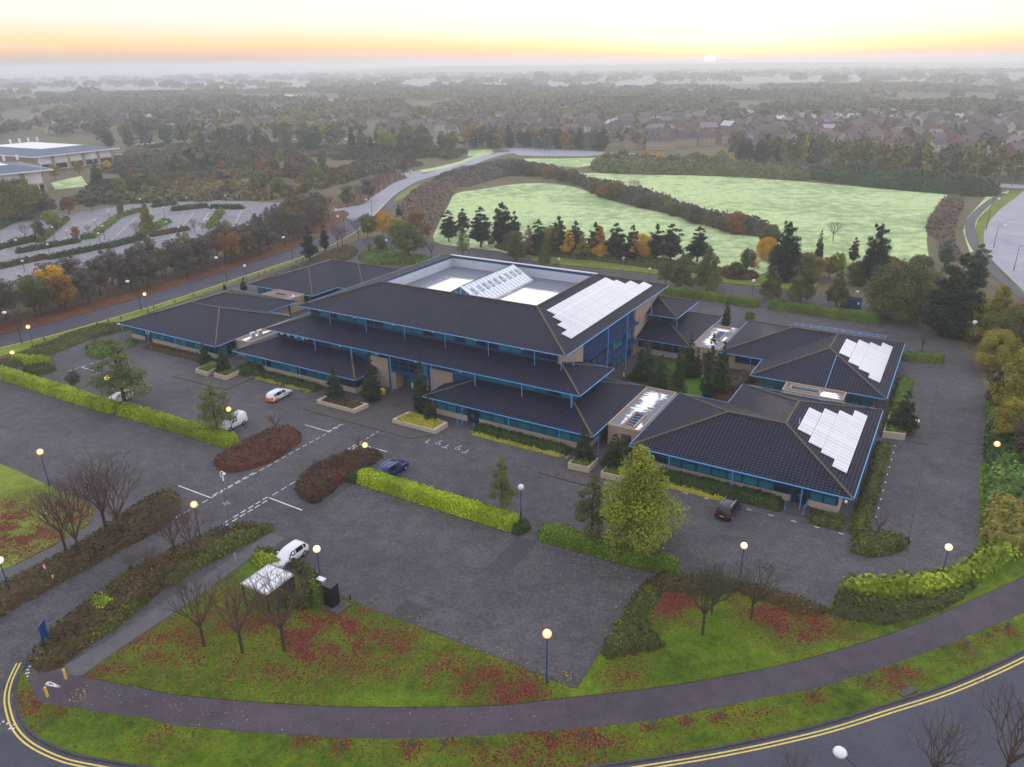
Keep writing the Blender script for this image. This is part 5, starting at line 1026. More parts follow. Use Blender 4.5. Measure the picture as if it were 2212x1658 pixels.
# beds against the buildings
for i, (a, b, v0, v1, h, mat, lab) in enumerate([
    (8.6, 23.8, -1.5, .9, .95, 'dark_hedge', 'dark clipped hedge under the windows of the right front pavilion'),
    (27.0, 30.5, -2.3, .6, .6, 'olive', 'low planting at the near corner of the right front pavilion'),
    (8.2, 17.6, -2.45, -1.55, .45, 'golden', 'yellow groundcover strip in front of the right pavilion hedge'),
    (31.2, 33.0, -2.3, 22, .8, 'olive', 'long shrub strip down the lane side of the right front pavilion'),
    (31.3, 33.6, 25.5, 48, .9, 'mid_hedge', 'green shrub strip beside the lane and the right rear pavilion'),
    (-17.5, -3.2, -1.2, .8, .8, 'dark_hedge', 'dark clipped hedge under the middle wing windows'),
    (-17.8, -2.6, -2.0, -1.25, .4, 'golden', 'yellow groundcover strip in front of the middle wing hedge'),
    (-61.5, -46.6, -1.3, .7, .7, 'dark_hedge', 'dark clipped hedge under the left wing windows'),
    (-61.8, -47.5, -2.0, -1.35, .4, 'golden', 'yellow groundcover strip in front of the left wing hedge'),
    (-88.6, -71.6, -1.4, .9, .6, 'brownbed', 'mixed low shrubs in front of the left end pavilion'),
    (1.6, 4.3, -1.0, 4.2, 1.2, 'dark_hedge', 'dark hedge block left of the link porch'),
    (-64.8, -60.6, -2.2, 4.0, .9, 'dark_hedge', 'dark shrubs beside the left link between planter and wall')]):
    shrubmass('shrub_bed' if mat != 'dark_hedge' else 'hedge', H_((a, v0), (b, v0), (b, v1), (a, v1)), h, mat, lab, 'hedge' if mat == 'dark_hedge' else 'shrub bed', 30, .11, .15 if 'hedge' in mat else .4, .5, .3, boxy='hedge' in mat)
shrubmass('shrub_bed', GP([(1836, 1195), (1840, 1165), (1852, 1147), (1905, 1152), (1966, 1168), (1958, 1186), (1925, 1199), (1885, 1205)]), .8, 'olive', 'rounded olive bed with a small red-twigged tree at the lane corner', 'shrub bed', 30, .12, .4)
shrubmass('shrub_bed', H_((-6.4, 20), (-4, 20), (0, 22), (4, 26), (2, 30), (-1, 33), (-4, 36), (-6.4, 36)), 1.0, 'dark_hedge', 'dark courtyard shrubs along the glazed flank of the main building', 'shrub bed', 18, .14, .6)
shrubmass('shrub_bed', H_((7, 29), (11, 31), (12, 37), (8, 37.5), (5, 36)), 1.2, 'brownbed', 'brown courtyard shrubs by the rear pavilion wall', 'shrub bed', 18, .14, .6)
shrubmass('shrub_bed', H_((9, 22), (12.2, 21), (13.5, 27), (11, 29), (8, 27)), 1.0, 'redbed', 'red-brown courtyard shrubs behind the right front pavilion', 'shrub bed', 18, .14, .6)
# brick planters with their filling
def planter(name, pts, h, fill, lab, fillmat='mid_hedge', fh=.5):
    b = empty(name, (UV0[0], UV0[1], 0), YA, lab, 'planter'); n = len(pts); m = MB()
    cx, cy_ = np.mean(pts, 0)
    inn = [(x+(cx-x)*.13, y+(cy_-y)*.13) for x, y in pts]
    for i in range(n):
        a, c_, d, e = pts[i], pts[(i+1) % n], inn[(i+1) % n], inn[i]; m.prism([a, c_, d, e], 0, h)
    m.build('planter_wall', M['brick_pale'], b); m = MB(); m.prism(inn, 0, h-.12); m.build('soil', M['soil'], b)
    o = shrubmass('planting', [uv(*p) for p in inn], fh, fillmat, None, dens=40, ls=.10, sp=.35, edge=.35, z0=h-.15)
    o['label'] = fill; o['category'] = 'shrubs'; return b
planter('planter', [(-43.2, -4.6), (-35.8, -4.6), (-35.5, -1.8), (-43.1, -2.2)], .7, 'low mixed shrubs filling the brick planter left of the entrance', 'L-shaped buff brick planter left of the main entrance', 'brownbed')
planter('planter', [(-29.0, -4.4), (-21.6, -4.4), (-21.5, -1.4), (-28.6, -1.2)], .7, 'golden-yellow shrubs filling the brick planter right of the entrance', 'buff brick planter right of the main entrance', 'golden', .55)
planter('planter', [(-1.4, -4.2), (1.4, -4.0), (1.4, -1.2), (-1.4, -1.2)], .9, 'green underplanting in the square planter by the middle wing', 'square brick planter at the corner of the middle wing')
planter('planter', [(3.1, -4.3), (5.6, -4.2), (5.6, -1.6), (3.1, -1.6)], .9, 'green underplanting in the planter behind the yellow-green tree', 'square brick planter in front of the link porch')
planter('planter', [(-69.8, -5.1), (-66.7, -5.2), (-67.6, -1.4), (-70.2, -1.4)], .8, 'bright green shrubs in the left one of the twin planters', 'left one of the twin brick planters by the left pavilion')
planter('planter', [(-65.5, -4.9), (-62.7, -4.9), (-62.9, -1.4), (-65.3, -1.4)], .8, 'bright green shrubs in the right one of the twin planters', 'right one of the twin brick planters by the left pavilion')
planter('planter', [(31.6, 24.2), (34.3, 24.8), (34.3, 31.2), (31.7, 30.6)], .9, 'green underplanting in the planter beside the right lane', 'long brick planter on the right lane beside a paved platform')
planter('planter', [(1, 52.5), (4.6, 52.5), (4.6, 56), (1, 56)], .9, 'dark underplanting in the planter at the back link', 'brick planter behind the rear link', 'dark_hedge')
# ================================================================== TREES
ORD = ['first', 'second', 'third', 'fourth', 'fifth', 'sixth', 'seventh', 'eighth', 'ninth', 'tenth', 'eleventh', 'twelfth', 'thirteenth', 'fourteenth', 'fifteenth', 'sixteenth', 'seventeenth', 'eighteenth']
T = tree
random.seed(5)
T('big', 'lime_tree', (1374.8, 1180), (1346, 969), 'largest yellow-green tree, standing over the right-hand clipped hedge')
T('airy0', 'young_tree', (1278, 1162), (1265, 1027), 'thin see-through olive tree just left of the big yellow-green tree', None, 'olive_tree', 1.1)
T('airy1', 'young_tree', (1084, 1112), (1073, 987), 'slim young green tree standing in the hedge behind the navy car', None, 'green_tree', .8)
T('airy0', 'young_tree', (272, 880), (262, 735), 'autumn tree hiding a lamp and a parked car on the left', None, 'green_tree', 1.45)
T('airy1', 'young_tree', (470, 938), (463, 828), 'sparse olive tree beside the white van', None, 'green_tree', 1.35)
T('round0', 'small_tree', (162, 838), (160, 802), 'small brown-green tree in the left car park', None, 'brown_tree', 1.0)
for i, (bx, by, tx, ty, k, w, lab) in enumerate([
    (144, 1196, 125, 1037, 'bare0', 1.0, 'bare tree at the edge of the west lawn, leftmost of four'), (175, 1207, 150, 1045, 'bare1', .8, 'bare tree at the edge of the west lawn, second of four'),
    (231, 1151, 215, 982, 'bare2', 1.0, 'tall bare tree on the west lawn edge, third of four'), (261, 1157, 250, 1000, 'bare0', 1.0, 'bare reddish-twigged tree on the west lawn edge, rightmost of four'),
    (380, 1207, 367, 1090, 'bare1', .85, 'bare tree in the tapering bed left of the lit lamp'), (420, 1214, 412, 1082, 'bare2', .85, 'bare tree in the tapering bed beside the lit lamp'),
    (287, 1239, 277, 1190, 'bare0', 1.2, 'low bare shrubby tree beside the access road, left of two'), (325, 1240, 320, 1182, 'bare1', 1.2, 'low bare shrubby tree beside the access road, right of two'),
    (441, 1396, 408, 1232, 'bare0', .95, 'bare tree on the leafy front lawn, leftmost of three'), (524, 1411, 503, 1248, 'bare2', .9, 'bare tree on the leafy front lawn, middle of three'),
    (615, 1406, 600, 1225, 'bare1', 1.0, 'bare tree on the front lawn in front of the shelter'),
    (2163, 1700, 2158, 1500, 'bare1', .9, 'bare greenish tree at the bottom right corner of the road'), (2010, 1700, 1985, 1548, 'bare2', .9, 'bare red-twigged tree at the bottom edge near the white lamp'), (1708, 1730, 1700, 1625, 'bare0', .8, 'bare twigs of a tree poking up at the bottom edge')]):
    T(k, 'bare_tree', (bx, by), (tx, ty), lab, 'leafless trees of the front grounds', None, w)
for bx, by, tx, ty, k, w, lab in [(1517, 1373, 1500, 1205, 'baregreen0', 1.0, 'mossy bare tree on the right lawn, leftmost'), (1537, 1326, 1545, 1222, 'baregreen1', 1.0, 'mossy bare tree on the right lawn, behind the leftmost one'), (1622, 1339, 1632, 1205, 'baregreen1', .95, 'mossy bare tree on the right lawn beside the lit lamp')]:
    T(k, 'bare_tree', (bx, by), (tx, ty), lab, 'mossy bare trees on the right lawn', None, w)
for bx, by, tx, ty, lab in [(598, 940, 590, 892, 'small bare tree in the left island bed'), (692, 1040, 685, 990, 'faint small bare tree in the middle of the right island bed'), (778, 985, 775, 942, 'small bare tree at the top end of the right island bed'), (508, 982, 505, 955, 'tiny bare sapling at the end of the hedge by the van'), (1895, 1162, 1899, 1107, 'small red-twigged tree in the lane corner bed'), (1990, 762, 1989, 708, 'small bare tree in the upper right lane hedge'), (209, 748, 205, 715, 'small bare tree at the rounded bush island'), (67, 784, 66, 750, 'small bare tree by the far left hedge'), (11, 806, 11, 775, 'small bare tree at the left edge of the picture'), (1200, 590, 1200, 562, 'small bare shrub tree by the back lane')]:
    T(random.choice(['barethin0', 'barethin1']), 'sapling', (bx, by), (tx, ty), lab, 'small leafless saplings')
for k, bx, by, tx, ty, mat, w, lab in [('fir0', 725, 868, 715, 782, 'conifer_olive', .9, 'conifer in the planter left of the main entrance'), ('fir1', 805, 866, 800, 766, 'conifer_olive', .8, 'tall conifer beside the brick wall left of the entrance'), ('fir0', 913, 890, 909, 766, 'conifer_olive', .62, 'tallest conifer, right of the main entrance doors'), ('fir1', 929, 914, 924, 850, 'conifer_olive', .9, 'short conifer in the golden planter'),
    ('fir1', 445, 790, 441, 740, 'conifer_olive', 1.1, 'conifer in the left twin planter'), ('fir0', 485, 808, 479, 747, 'conifer_olive', 1.1, 'conifer in the right twin planter'), ('fir1', 1261, 1003, 1257, 923, 'conifer_olive', 1.15, 'cone-shaped conifer in the square planter by the middle wing'), ('fir0', 1327, 1018, 1330, 935, 'conifer_olive', 1.1, 'conifer in the planter behind the yellow-green tree'),
    ('fir1', 1946, 934, 1950, 842, 'conifer_olive', 1.25, 'wide conifer in the planter beside the right lane'), ('fir0', 1391, 827, 1391, 732, 'conifer_olive', 1.4, 'broad dark courtyard conifer nearest the glazed flank'), ('fir1', 1425, 854, 1435, 765, 'conifer_olive', 1.0, 'dark courtyard conifer second from the left'), ('cypress0', 1465, 846, 1469, 731, 'cypress_green', .8, 'slim bright green column cypress in the courtyard'),
    ('fir0', 1487, 816, 1487, 716, 'conifer_olive', .75, 'tall dark courtyard conifer behind the green column cypress'), ('fir1', 1530, 857, 1530, 718, 'conifer_olive', .72, 'tall courtyard conifer, left of the right-hand pair'), ('fir0', 1555, 857, 1553, 733, 'conifer_olive', .85, 'tall courtyard conifer, right of the right-hand pair'), ('fir1', 1504, 815, 1504, 752, 'conifer_olive', 1.1, 'small dark conifer between the courtyard pairs'),
    ('cypress0', 1567, 708, 1567, 650, 'conifer_olive', 1.35, 'dense column conifer in the planter behind the rear link'), ('bushy0', 1619, 695, 1621, 674, 'mid_hedge', .9, 'small round bush at the corner of the right rear pavilion'),
    ('fir0', 486, 627, 484, 611, 'conifer_olive', 1.1, 'small young pine on the verge, left of two'), ('fir1', 527, 627, 525, 600, 'conifer_olive', 1.2, 'small young pine on the verge, right of two')]:
    T(k, 'conifer' if k != 'bushy0' else 'bush', (bx, by), (tx, ty), lab, None, mat, w*((1.0 if 'courtyard' in lab else 1.35) if k[:3] == 'fir' else 1.05))
pr = [(970, 522, 965, 455, 1.0), (1000, 508, 999, 450, .9), (1039, 534, 1038, 446, .95), (1163, 552, 1162, 475, .8), (1207, 550, 1206, 466, .85), (1242, 552, 1237, 477, .95), (1285, 557, 1290, 481, .8), (1330, 562, 1332, 481, .95), (1365, 567, 1365, 486, .8), (1416, 567, 1417, 485, .85), (1448, 565, 1453, 483, 1.1), (1506, 566, 1512, 490, 1.1)]
for i, (bx, by, tx, ty, w) in enumerate(pr): T('pine%d' % (i % 3), 'pine_tree', (bx, by), (tx, ty), 'dark pine between back lane and near field, %s from the left' % ORD[i], 'pines behind the main building', None, w*1.7)
yr = [(1110, 550, 1105, 500, 'olive_tree', 'round1'), (1143, 552, 1139, 487, 'rust_tree', 'airy0'), (1193, 549, 1193, 488, 'poplar', 'round0'), (1228, 556, 1228, 495, 'gold_tree', 'airy1'), (1258, 560, 1260, 503, 'yellow_tree', 'airy0'), (1293, 557, 1298, 489, 'gold_tree', 'coneleaf1'), (1384, 567, 1387, 507, 'gold_tree', 'round1'), (1405, 567, 1406, 518, 'yellow_tree', 'airy1'), (1430, 567, 1431, 518, 'yellow_tree', 'airy0')]
for i, (bx, by, tx, ty, mat, k) in enumerate(yr): T(k, 'birch_tree', (bx, by), (tx, ty), '%s tree glowing between the dark pines, %s autumn tree from the left' % ('golden' if 'gold' in mat or 'yellow' in mat else 'brownish', ORD[i]), 'autumn trees among the pines', mat, 1.15)
for k, bx, by, tx, ty, mat, w, lab in [('cypress1', 1085, 530, 1080, 438, 'pine', .95, 'wide dark evergreen, largest in the pine row'), ('pine1', 1112, 535, 1112, 455, 'pine', 1.0, 'dark evergreen touching the widest one of the pine row'),
    ('coneleaf1', 1468, 624, 1456, 560, 'olive_tree', 1.1, 'dark olive tree behind the upper right roof corner, right of two'), ('round2', 1438, 617, 1427, 568, 'olive_tree', 1.0, 'dark olive tree behind the upper right roof corner, left of two'), ('coneleaf0', 1527, 629, 1529, 537, 'green_tree', 1.05, 'fresh green cone-shaped tree behind the lane hedge'),
    ('round1', 1611, 592, 1611, 537, 'olive_tree', .8, 'small olive tree right of the pine row'), ('airy0', 1628, 590, 1626, 545, 'gold_tree', .9, 'small gold tree right of the pine row'), ('coneleaf1', 1116, 566, 1108, 502, 'olive_tree', .9, 'olive tree rising behind the roof well, left of two'), ('coneleaf0', 1176, 577, 1168, 515, 'olive_tree', .8, 'olive tree rising behind the roof well, right of two'), ('airy1', 1000, 557, 1000, 488, 'green_tree', .9, 'pale green tree behind the corner of the roof well'),
    ('round1', 883, 563, 875, 480, 'green_tree', 1.15, 'large dense green tree by the gate'), ('round0', 860, 530, 862, 468, 'yellow_tree', 1.0, 'golden-topped tree behind the large green tree at the gate'), ('round2', 828, 512, 818, 456, 'gold_tree', .9, 'golden tree by the junction'), ('round0', 795, 515, 790, 462, 'green_tree', .9, 'green tree by the junction'), ('pine0', 862, 475, 859, 441, 'pine', 1.0, 'small dark pine between the path and the brown scrub'), ('round1', 898, 505, 895, 455, 'rust_tree', 1.0, 'rust-brown tree right of the junction'), ('round2', 922, 515, 920, 485, 'rust_tree', 1.0, 'low rusty tree at the corner of the near field'), ('round0', 822, 545, 820, 508, 'olive_tree', .9, 'small olive tree beside the gate lamps'),
    ('pine0', 670, 567, 660, 488, 'pine', 1.1, 'dark pine on the roadside island, left of two'), ('pine2', 703, 545, 707, 486, 'pine', 1.0, 'dark pine on the roadside island, right of two'),
    ('cypress1', 1692, 607, 1690, 480, 'pine', 1.0, 'very large dark evergreen right of the pine row'), ('fir1', 1767, 562, 1769, 496, 'pine', .8, 'narrow dark conifer behind the yellow tree'), ('pine1', 1842, 570, 1847, 512, 'pine', 1.1, 'dark pine left of the tall twin-topped evergreen'), ('cypress1', 1884, 617, 1894, 485, 'pine', .85, 'tall dark evergreen against the frosty field'), ('coneleaf0', 1728, 653, 1726, 556, 'olive_tree', .95, 'olive-green tree on the back lane hedge, second from its right'), ('round1', 1764, 607, 1764, 556, 'yellow_tree', .75, 'bright yellow tree beside the back lane'), ('round2', 1806, 603, 1801, 546, 'lime_tree', .85, 'fresh lime-green tree beside the back lane'), ('coneleaf1', 1806, 663, 1809, 588, 'olive_tree', .95, 'olive tree at the right end of the back lane hedge'), ('coneleaf0', 1664, 649, 1659, 576, 'olive_tree', 1.0, 'olive tree between the two back lane hedges'),
    ('bushy0', 1935, 690, 1934, 568, 'olive_tree', 1.0, 'huge rounded gold-brown tree at the corner of the back lane'), ('round1', 1985, 650, 1990, 585, 'rust_tree', 1.0, 'rusty tree between the huge gold tree and the dark evergreen'), ('cypress1', 2050, 722, 2060, 549, 'cypress', 1.25, 'nearest huge dark evergreen on the right'), ('pine1', 2104, 615, 2106, 526, 'teal_tree', 1.5, 'wide blue-green pine by the right footpath'), ('pine0', 2040, 575, 2048, 519, 'teal_tree', 1.5, 'blue-green pine at the end of the heather strip'), ('bare1', 1799, 520, 1794, 476, None, 1.1, 'bare tree at the edge of the frosty far field'),
    ('bushy1', 2090, 728, 2084, 655, 'yellow_tree', 1.2, 'yellow tree in front of the nearest huge evergreen'), ('coneleaf1', 2140, 742, 2134, 618, 'yellow_tree', 1.0, 'tall olive-gold tree on the right edge, upper'), ('round0', 2185, 790, 2175, 660, 'olive_tree', .9, 'tall brown-gold tree on the right edge, middle'), ('coneleaf0', 2195, 900, 2190, 735, 'yellow_tree', 1.0, 'tall yellow tree on the right edge, lower'), ('round1', 2176, 958, 2188, 868, 'yellow_tree', 1.15, 'yellow-green tree behind the lit lamp on the right'), ('bushy1', 2150, 800, 2150, 715, 'yellow_tree', 1.1, 'yellow tree beside the upper right globe lamp'), ('bushy0', 2240, 760, 2215, 640, 'rust_tree', 1.0, 'rusty tree cut by the right edge'), ('round2', 2150, 880, 2150, 800, 'brown_tree', 1.0, 'thin brown tree beside the lane at the right'), ('bushy1', 2230, 1010, 2225, 900, 'brown_tree', 1.0, 'dark brown tree cut by the right edge, lower'),
    ('round1', 1331, 432, 1328, 390, 'poplar', 1.2, 'gold-brown tree in the hedgerow between the fields'), ('bare0', 1371, 428, 1371, 384, None, 1.1, 'spreading bare tree in the hedgerow between the fields'), ('round2', 1440, 460, 1443, 420, 'yellow_tree', .8, 'yellow tree in the hedgerow between the fields'), ('round0', 1525, 492, 1522, 462, 'poplar', .9, 'small gold-brown tree at the end of the field hedgerow'),
    ('bare0', 775, 520, 773, 462, None, .9, 'bare tree at the junction mouth'), ('bare1', 730, 534, 728, 484, None, .9, 'bare tree on the roadside island, left of two'), ('bare2', 740, 535, 741, 486, None, .9, 'bare tree on the roadside island, right of two'), ('barethin0', 799, 552, 797, 520, None, 1.2, 'small bare tree on the green bed by the gate'), ('barethin1', 932, 560, 930, 520, None, 1.0, 'thin bare tree behind the corner of the top roof')]:
    T(k, {'p': 'pine_tree', 'c': 'evergreen_tree' if 'evergreen' in lab else 'tree', 'b': 'bare_tree' if 'bare' in k else 'bushy_tree', 'f': 'conifer', 'r': 'round_tree', 'a': 'birch_tree'}[k[0]], (bx, by), (tx, ty), lab, None, mat, w)
random.seed(77)
for i, (x, y) in enumerate([(1095, 378), (1125, 378), (1150, 380), (1185, 386), (1215, 392), (1240, 398), (1262, 408), (1285, 418), (1305, 426), (1322, 430), (1345, 438), (1362, 440), (1385, 448), (1410, 452), (1432, 460), (1455, 466), (1478, 474), (1500, 482), (1540, 494), (1565, 500), (1590, 504), (1615, 508), (1640, 511)]):
    T(random.choice(['bushy0', 'bushy1', 'round1', 'bare2']), 'hedgerow_bush', (x, y), None, 'bush standing proud of the brown hedgerow between the fields, %s' % ('left part' if i < 8 else 'middle part' if i < 16 else 'right part'), 'bushes of the field hedgerow', random.choice(['brown_tree', 'poplar', 'olive_tree', 'brown_tree', 'rust_tree']), random.uniform(.9, 1.3), hgt=random.uniform(4.2, 6.2))
for i, (x, y, m_) in enumerate([(1655, 560, 'gold_tree'), (1672, 575, 'rust_tree'), (1700, 590, 'gold_tree'), (1745, 595, 'poplar'), (1660, 535, 'olive_tree'), (1790, 600, 'rust_tree'), (1855, 612, 'olive_tree'), (1920, 612, 'rust_tree'), (1985, 610, 'olive_tree'), (2015, 640, 'poplar'), (1590, 600, 'olive_tree'), (1570, 596, 'rust_tree'), (1350, 560, 'olive_tree'), (1270, 553, 'olive_tree'), (1180, 548, 'olive_tree'), (1060, 535, 'poplar'), (1480, 575, 'olive_tree')]):
    T(random.choice(['bushy0', 'bushy1', 'round0']), 'field_edge_bush', (x, y), None, 'bushy autumn undergrowth tree at the near field edge, %s counting from the big evergreen' % ORD[i], 'undergrowth along the near field edge', m_, random.uniform(.9, 1.2), hgt=random.uniform(4.5, 6.5) if x > 1600 else random.uniform(2.5, 3.8))
# belt of trees between the far road and the second car park
LB = smooth_line(GP([(-60, 742), (0, 722), (187, 668), (375, 612), (553, 560), (640, 528), (700, 495), (735, 462)]), 12)
P_L = np.array(LB); seg = np.concatenate([[0], np.cumsum(np.hypot(*np.diff(P_L, axis=0).T))])
def along(L, s, off=0):
    x = np.interp(s, seg, L[:, 0]); y = np.interp(s, seg, L[:, 1]); x2 = np.interp(s+1, seg, L[:, 0]); y2 = np.interp(s+1, seg, L[:, 1]); d = math.hypot(x2-x, y2-y) or 1
    return (x-(y2-y)/d*off, y+(x2-x)/d*off)
nb = int(seg[-1]/5.2)
for row, off in ((0, 2.5), (1, 7.5), (2, 12)):
    for i in range(nb):
        s = i*5.2+row*1.9+random.uniform(-.8, .8)
        if s > seg[-1]-2: continue
        mat = random.choices(['brown_tree', 'olive_tree', 'poplar', 'gold_tree', 'rust_tree'], [8, 2, 1.2, .15 if row else .08, .4])[0]
        w = along(P_L, s, off+random.uniform(-.8, .8)); kk = random.choice(['thick0', 'thick1', 'thick2', 'bare0', 'bare2'] if row == 0 else ['thick0', 'thick1', 'thick2'])
        T(kk, 'belt_tree', None, None, 'nearly leafless brown tree in the long belt beside the dark far road', 'trees of the long belt beside the far road', mat if kk[0] == 't' else None, random.uniform(.9, 1.25), hgt=random.uniform(6.5, 9.0), world=w)
# avenue trees beside the upper part of the road
for i, (x, y) in enumerate([(755, 452), (770, 447), (785, 442), (800, 436), (812, 428), (822, 420), (834, 412), (845, 404), (857, 398), (868, 390), (878, 385), (890, 380), (897, 376)]):
    T(random.choice(['bare0', 'bare1', 'thick0']), 'avenue_tree', (x-4, y-3), None, 'brown roadside tree on the curve, %s from the junction' % ORD[i], 'avenue trees on the road curve', None, 1, hgt=random.uniform(7, 8.5))
# ================================================================== LAMPS AND STREET FURNITURE
def lampset(state, pole='poleblue'):
    H = 4.6; p = MB().tube((0, 0, 0), (0, 0, 1.1), .085, .085, 10).tube((0, 0, 1.1), (0, 0, H-.28), .06, .05, 10).mesh('pole', M[pole])
    g = MB().ball((0, 0, H), .30, 18, 12).mesh('globe', M[{'lit': 'lamp_lit', 'pale': 'lamp_pale', 'off': 'lamp_off'}[state]], True)
    c = MB().tube((0, 0, H-.34), (0, 0, H-.24), .11, .14, 10).mesh('collar', M['black']); return p, g, c
def lampmat():
    m, t, b = newmat('glowing_globe'); n = N(t); f = n.n('ShaderNodeLayerWeight', {'Blend': .35}).outputs['Facing']
    t.links.new(n.ramp(f, [(0, (1, .80, .40)), (.22, (1, .52, .13)), (.7, (1, .36, .05))]), b.inputs['Emission Color']); t.links.new(n.ramp(f, [(0, 1.0), (.3, .40), (1, .22)]), b.inputs['Emission Strength'])
    mm = n.math('MULTIPLY', n.ramp(f, [(0, 1.0), (.3, .40), (1, .22)]), 2.6); t.links.new(mm, b.inputs['Emission Strength']); b.inputs['Base Color'].default_value = (.8, .5, .2, 1); return m
M['lamp_lit'] = lampmat()
LS = {k: lampset(k) for k in ('lit', 'pale', 'off')}
def globe_lamp(base, top, state, label, power=0):
    h = height(base, top); g = G(*base); s = h/4.6
    e = empty('globe_lamp', (g[0], g[1], 0), 0, label, 'lamp post', 'globe lamp posts of the campus'); e.scale = (s**.35, s**.35, s)
    p, gl, c = LS[state]; link('pole', p, e); o = link('globe', gl, e); o.scale = (1.22, 1.22, 1.22/s*s**.35) ; o.location = (0, 0, 4.6*(1-1.22/s*s**.35)); link('collar', c, e)
    if state == 'lit':
        l = bpy.data.lights.new('lamp_glow', 'POINT'); l.energy = 90; l.color = (1, .62, .25); l.shadow_soft_size = .36; lo = bpy.data.objects.new('lamp_glow', l); C.objects.link(lo); lo.parent = e; lo.location = (0, 0, 4.6)
    return e
for b, t, s, lab in [((107, 1051), (79.5, 976.6), 'lit', 'lit amber globe lamp on the edge of the west lawn'), ((794, 1024), (788.5, 962), 'lit', 'lit amber globe lamp behind the navy car island'), ((694.3, 1266), (684.8, 1186.4), 'pale', 'pale lit globe lamp beside the white hatchback'),
    ((1180.8, 1477), (1181.8, 1369.5), 'lit', 'lit amber globe lamp at the lower tip of the front car park'), ((2032, 1253), (2052.8, 1182.6), 'pale', 'pale lit globe lamp by the curved laurel hedge'), ((2137, 1024.6), (2155.3, 959.6), 'lit', 'lit amber globe lamp on the right side of the lane'),
    ((1599, 1245), (1607.8, 1179), 'pale', 'pale lit globe lamp at the bottom of the right car park'), ((23.8, 1289.5), (2, 1210.9), 'pale', 'pale lit globe lamp cut by the left edge in the brown bed'), ((435, 1172), (420, 1090.4), 'lit', 'lit amber globe lamp among the bare trees of the tapering bed'), ((503, 940), (493.5, 884.5), 'lit', 'lit amber globe lamp in front of the white van'),
    ((246, 882), (239, 817), 'lit', 'lit amber globe lamp shining through the autumn tree'), ((38, 805), (24.3, 762), 'lit', 'lit amber globe lamp over the short hedge arm'), ((73, 755), (59.3, 706.6), 'lit', 'lit amber globe lamp on the verge strip at the left'), ((320.5, 678), (311.8, 636), 'lit', 'lit amber globe lamp beside the far road behind the left pavilion'),
    ((1125.5, 1121), (1124.8, 1052.9), 'off', 'unlit white globe lamp at the right end of the bright hedge'), ((534, 613), (527, 575), 'off', 'unlit globe lamp on the verge by the left rear pavilion'), ((2092.8, 755), (2105.8, 697), 'off', 'unlit globe lamp against the yellow trees'), ((2136.5, 878), (2155, 813.5), 'off', 'unlit globe lamp beside the upper right lane'),
    ((1846.5, 665), (1851.5, 631.8), 'off', 'unlit globe lamp beside the dark recycling unit'), ((1207, 581), (1207, 560), 'off', 'unlit globe lamp on the back lane behind the roof well'), ((1402, 607), (1403, 581.5), 'off', 'unlit globe lamp on the back lane by the solar roof'), ((1623.5, 648.5), (1627.8, 607), 'off', 'unlit globe lamp between the two back lane hedges'),
    ((836, 546), (836, 519.8), 'off', 'unlit globe lamp in front of the gate trees'), ((840, 520), (841, 491.8), 'off', 'unlit globe lamp deeper in the gate trees'), ((1012.5, 557), (1011.8, 537), 'off', 'unlit globe lamp behind the left corner of the roof well'), ((1007, 540), (1006.8, 496), 'off', 'unlit globe lamp seen through the pale green tree')]:
    globe_lamp(b, t, s, lab)
def arm_lamp(base, top, side, label, hh=None, globe=True, col='poledark', arm=1.6, group='arm lamps of the public roads', lit=False):
    g = G(*base); h = hh or height(base, top); e = empty('street_lamp', (g[0], g[1], 0), 0, label, 'street lamp', group)
    MB().tube((0, 0, 0), (0, 0, 1.2), .10, .10, 8).tube((0, 0, 1.2), (0, 0, h), .07, .045, 8).build('pole', M[col], e)
    MB().bar((0, 0, h-.05), (side*arm, 0, h+.05), .06, .06).build('arm', M[col], e)
    if globe: MB().ball((side*(arm+.1), 0, h+.02), .36, 14, 8, 0, (1.15, 1.15, .8)).build('lamp_head', M['lamp_pale' if lit else 'lamp_off'], e, True)
    else: MB().ball((side*(arm+.1), 0, h+.02), .30, 10, 6, 0, (1.6, .7, .4)).build('lamp_head', M['lamp_off'], e, True)
    return e
for i, (b, t, s) in enumerate([((47.5, 742), (30, 676), -1), ((305.5, 670), (295, 608.5), -1), ((491, 612), (482.5, 557.3), -1), ((632, 562), (624, 513.5), -1), ((745, 505), (738, 468), -1), ((803.5, 460), (801, 432), -1)]):
    arm_lamp(b, t, s, 'dark street lamp with white head on the far road, %s from the left' % ORD[i])
for i, (b, t) in enumerate([((2189.5, 585), (2206.5, 532)), ((2146, 536), (2159, 488.5)), ((2130, 497), (2145, 430))]): arm_lamp(b, t, 1, 'dark street lamp beside the right-hand road, %s counting from the nearest' % ORD[i])
for i, (b, t) in enumerate([((1168, 337), (1168, 297)), ((1176, 332), (1176, 291)), ((1186.5, 330), (1186.5, 291)), ((1303.5, 331), (1303.5, 291)), ((1592, 343), (1596, 310)), ((1704, 356), (1706, 311)), ((2103, 382), (2113, 342)), ((1085, 320), (1084, 282)), ((1056, 320), (1056, 283)), ((1020, 325), (1022, 298)), ((1215, 323), (1215, 296)), ((2185, 402), (2192, 360))]):
    arm_lamp(b, t, 1 if i % 2 else -1, 'tall pale street lamp on the roundabout road, %s of its line' % ORD[i], None, False, 'polegrey', 1.2, 'tall lamps along the roundabout road')
e = arm_lamp((1905, 1760), (1875, 1668), -1, 'white-headed street lamp rising over the bottom edge of the picture', 9.0); e.location = (*G(1878, 1725), 0)
e.location = (*G(1868, 1672, 9.0), 0); e.rotation_euler = (0, 0, R_(-60.5))
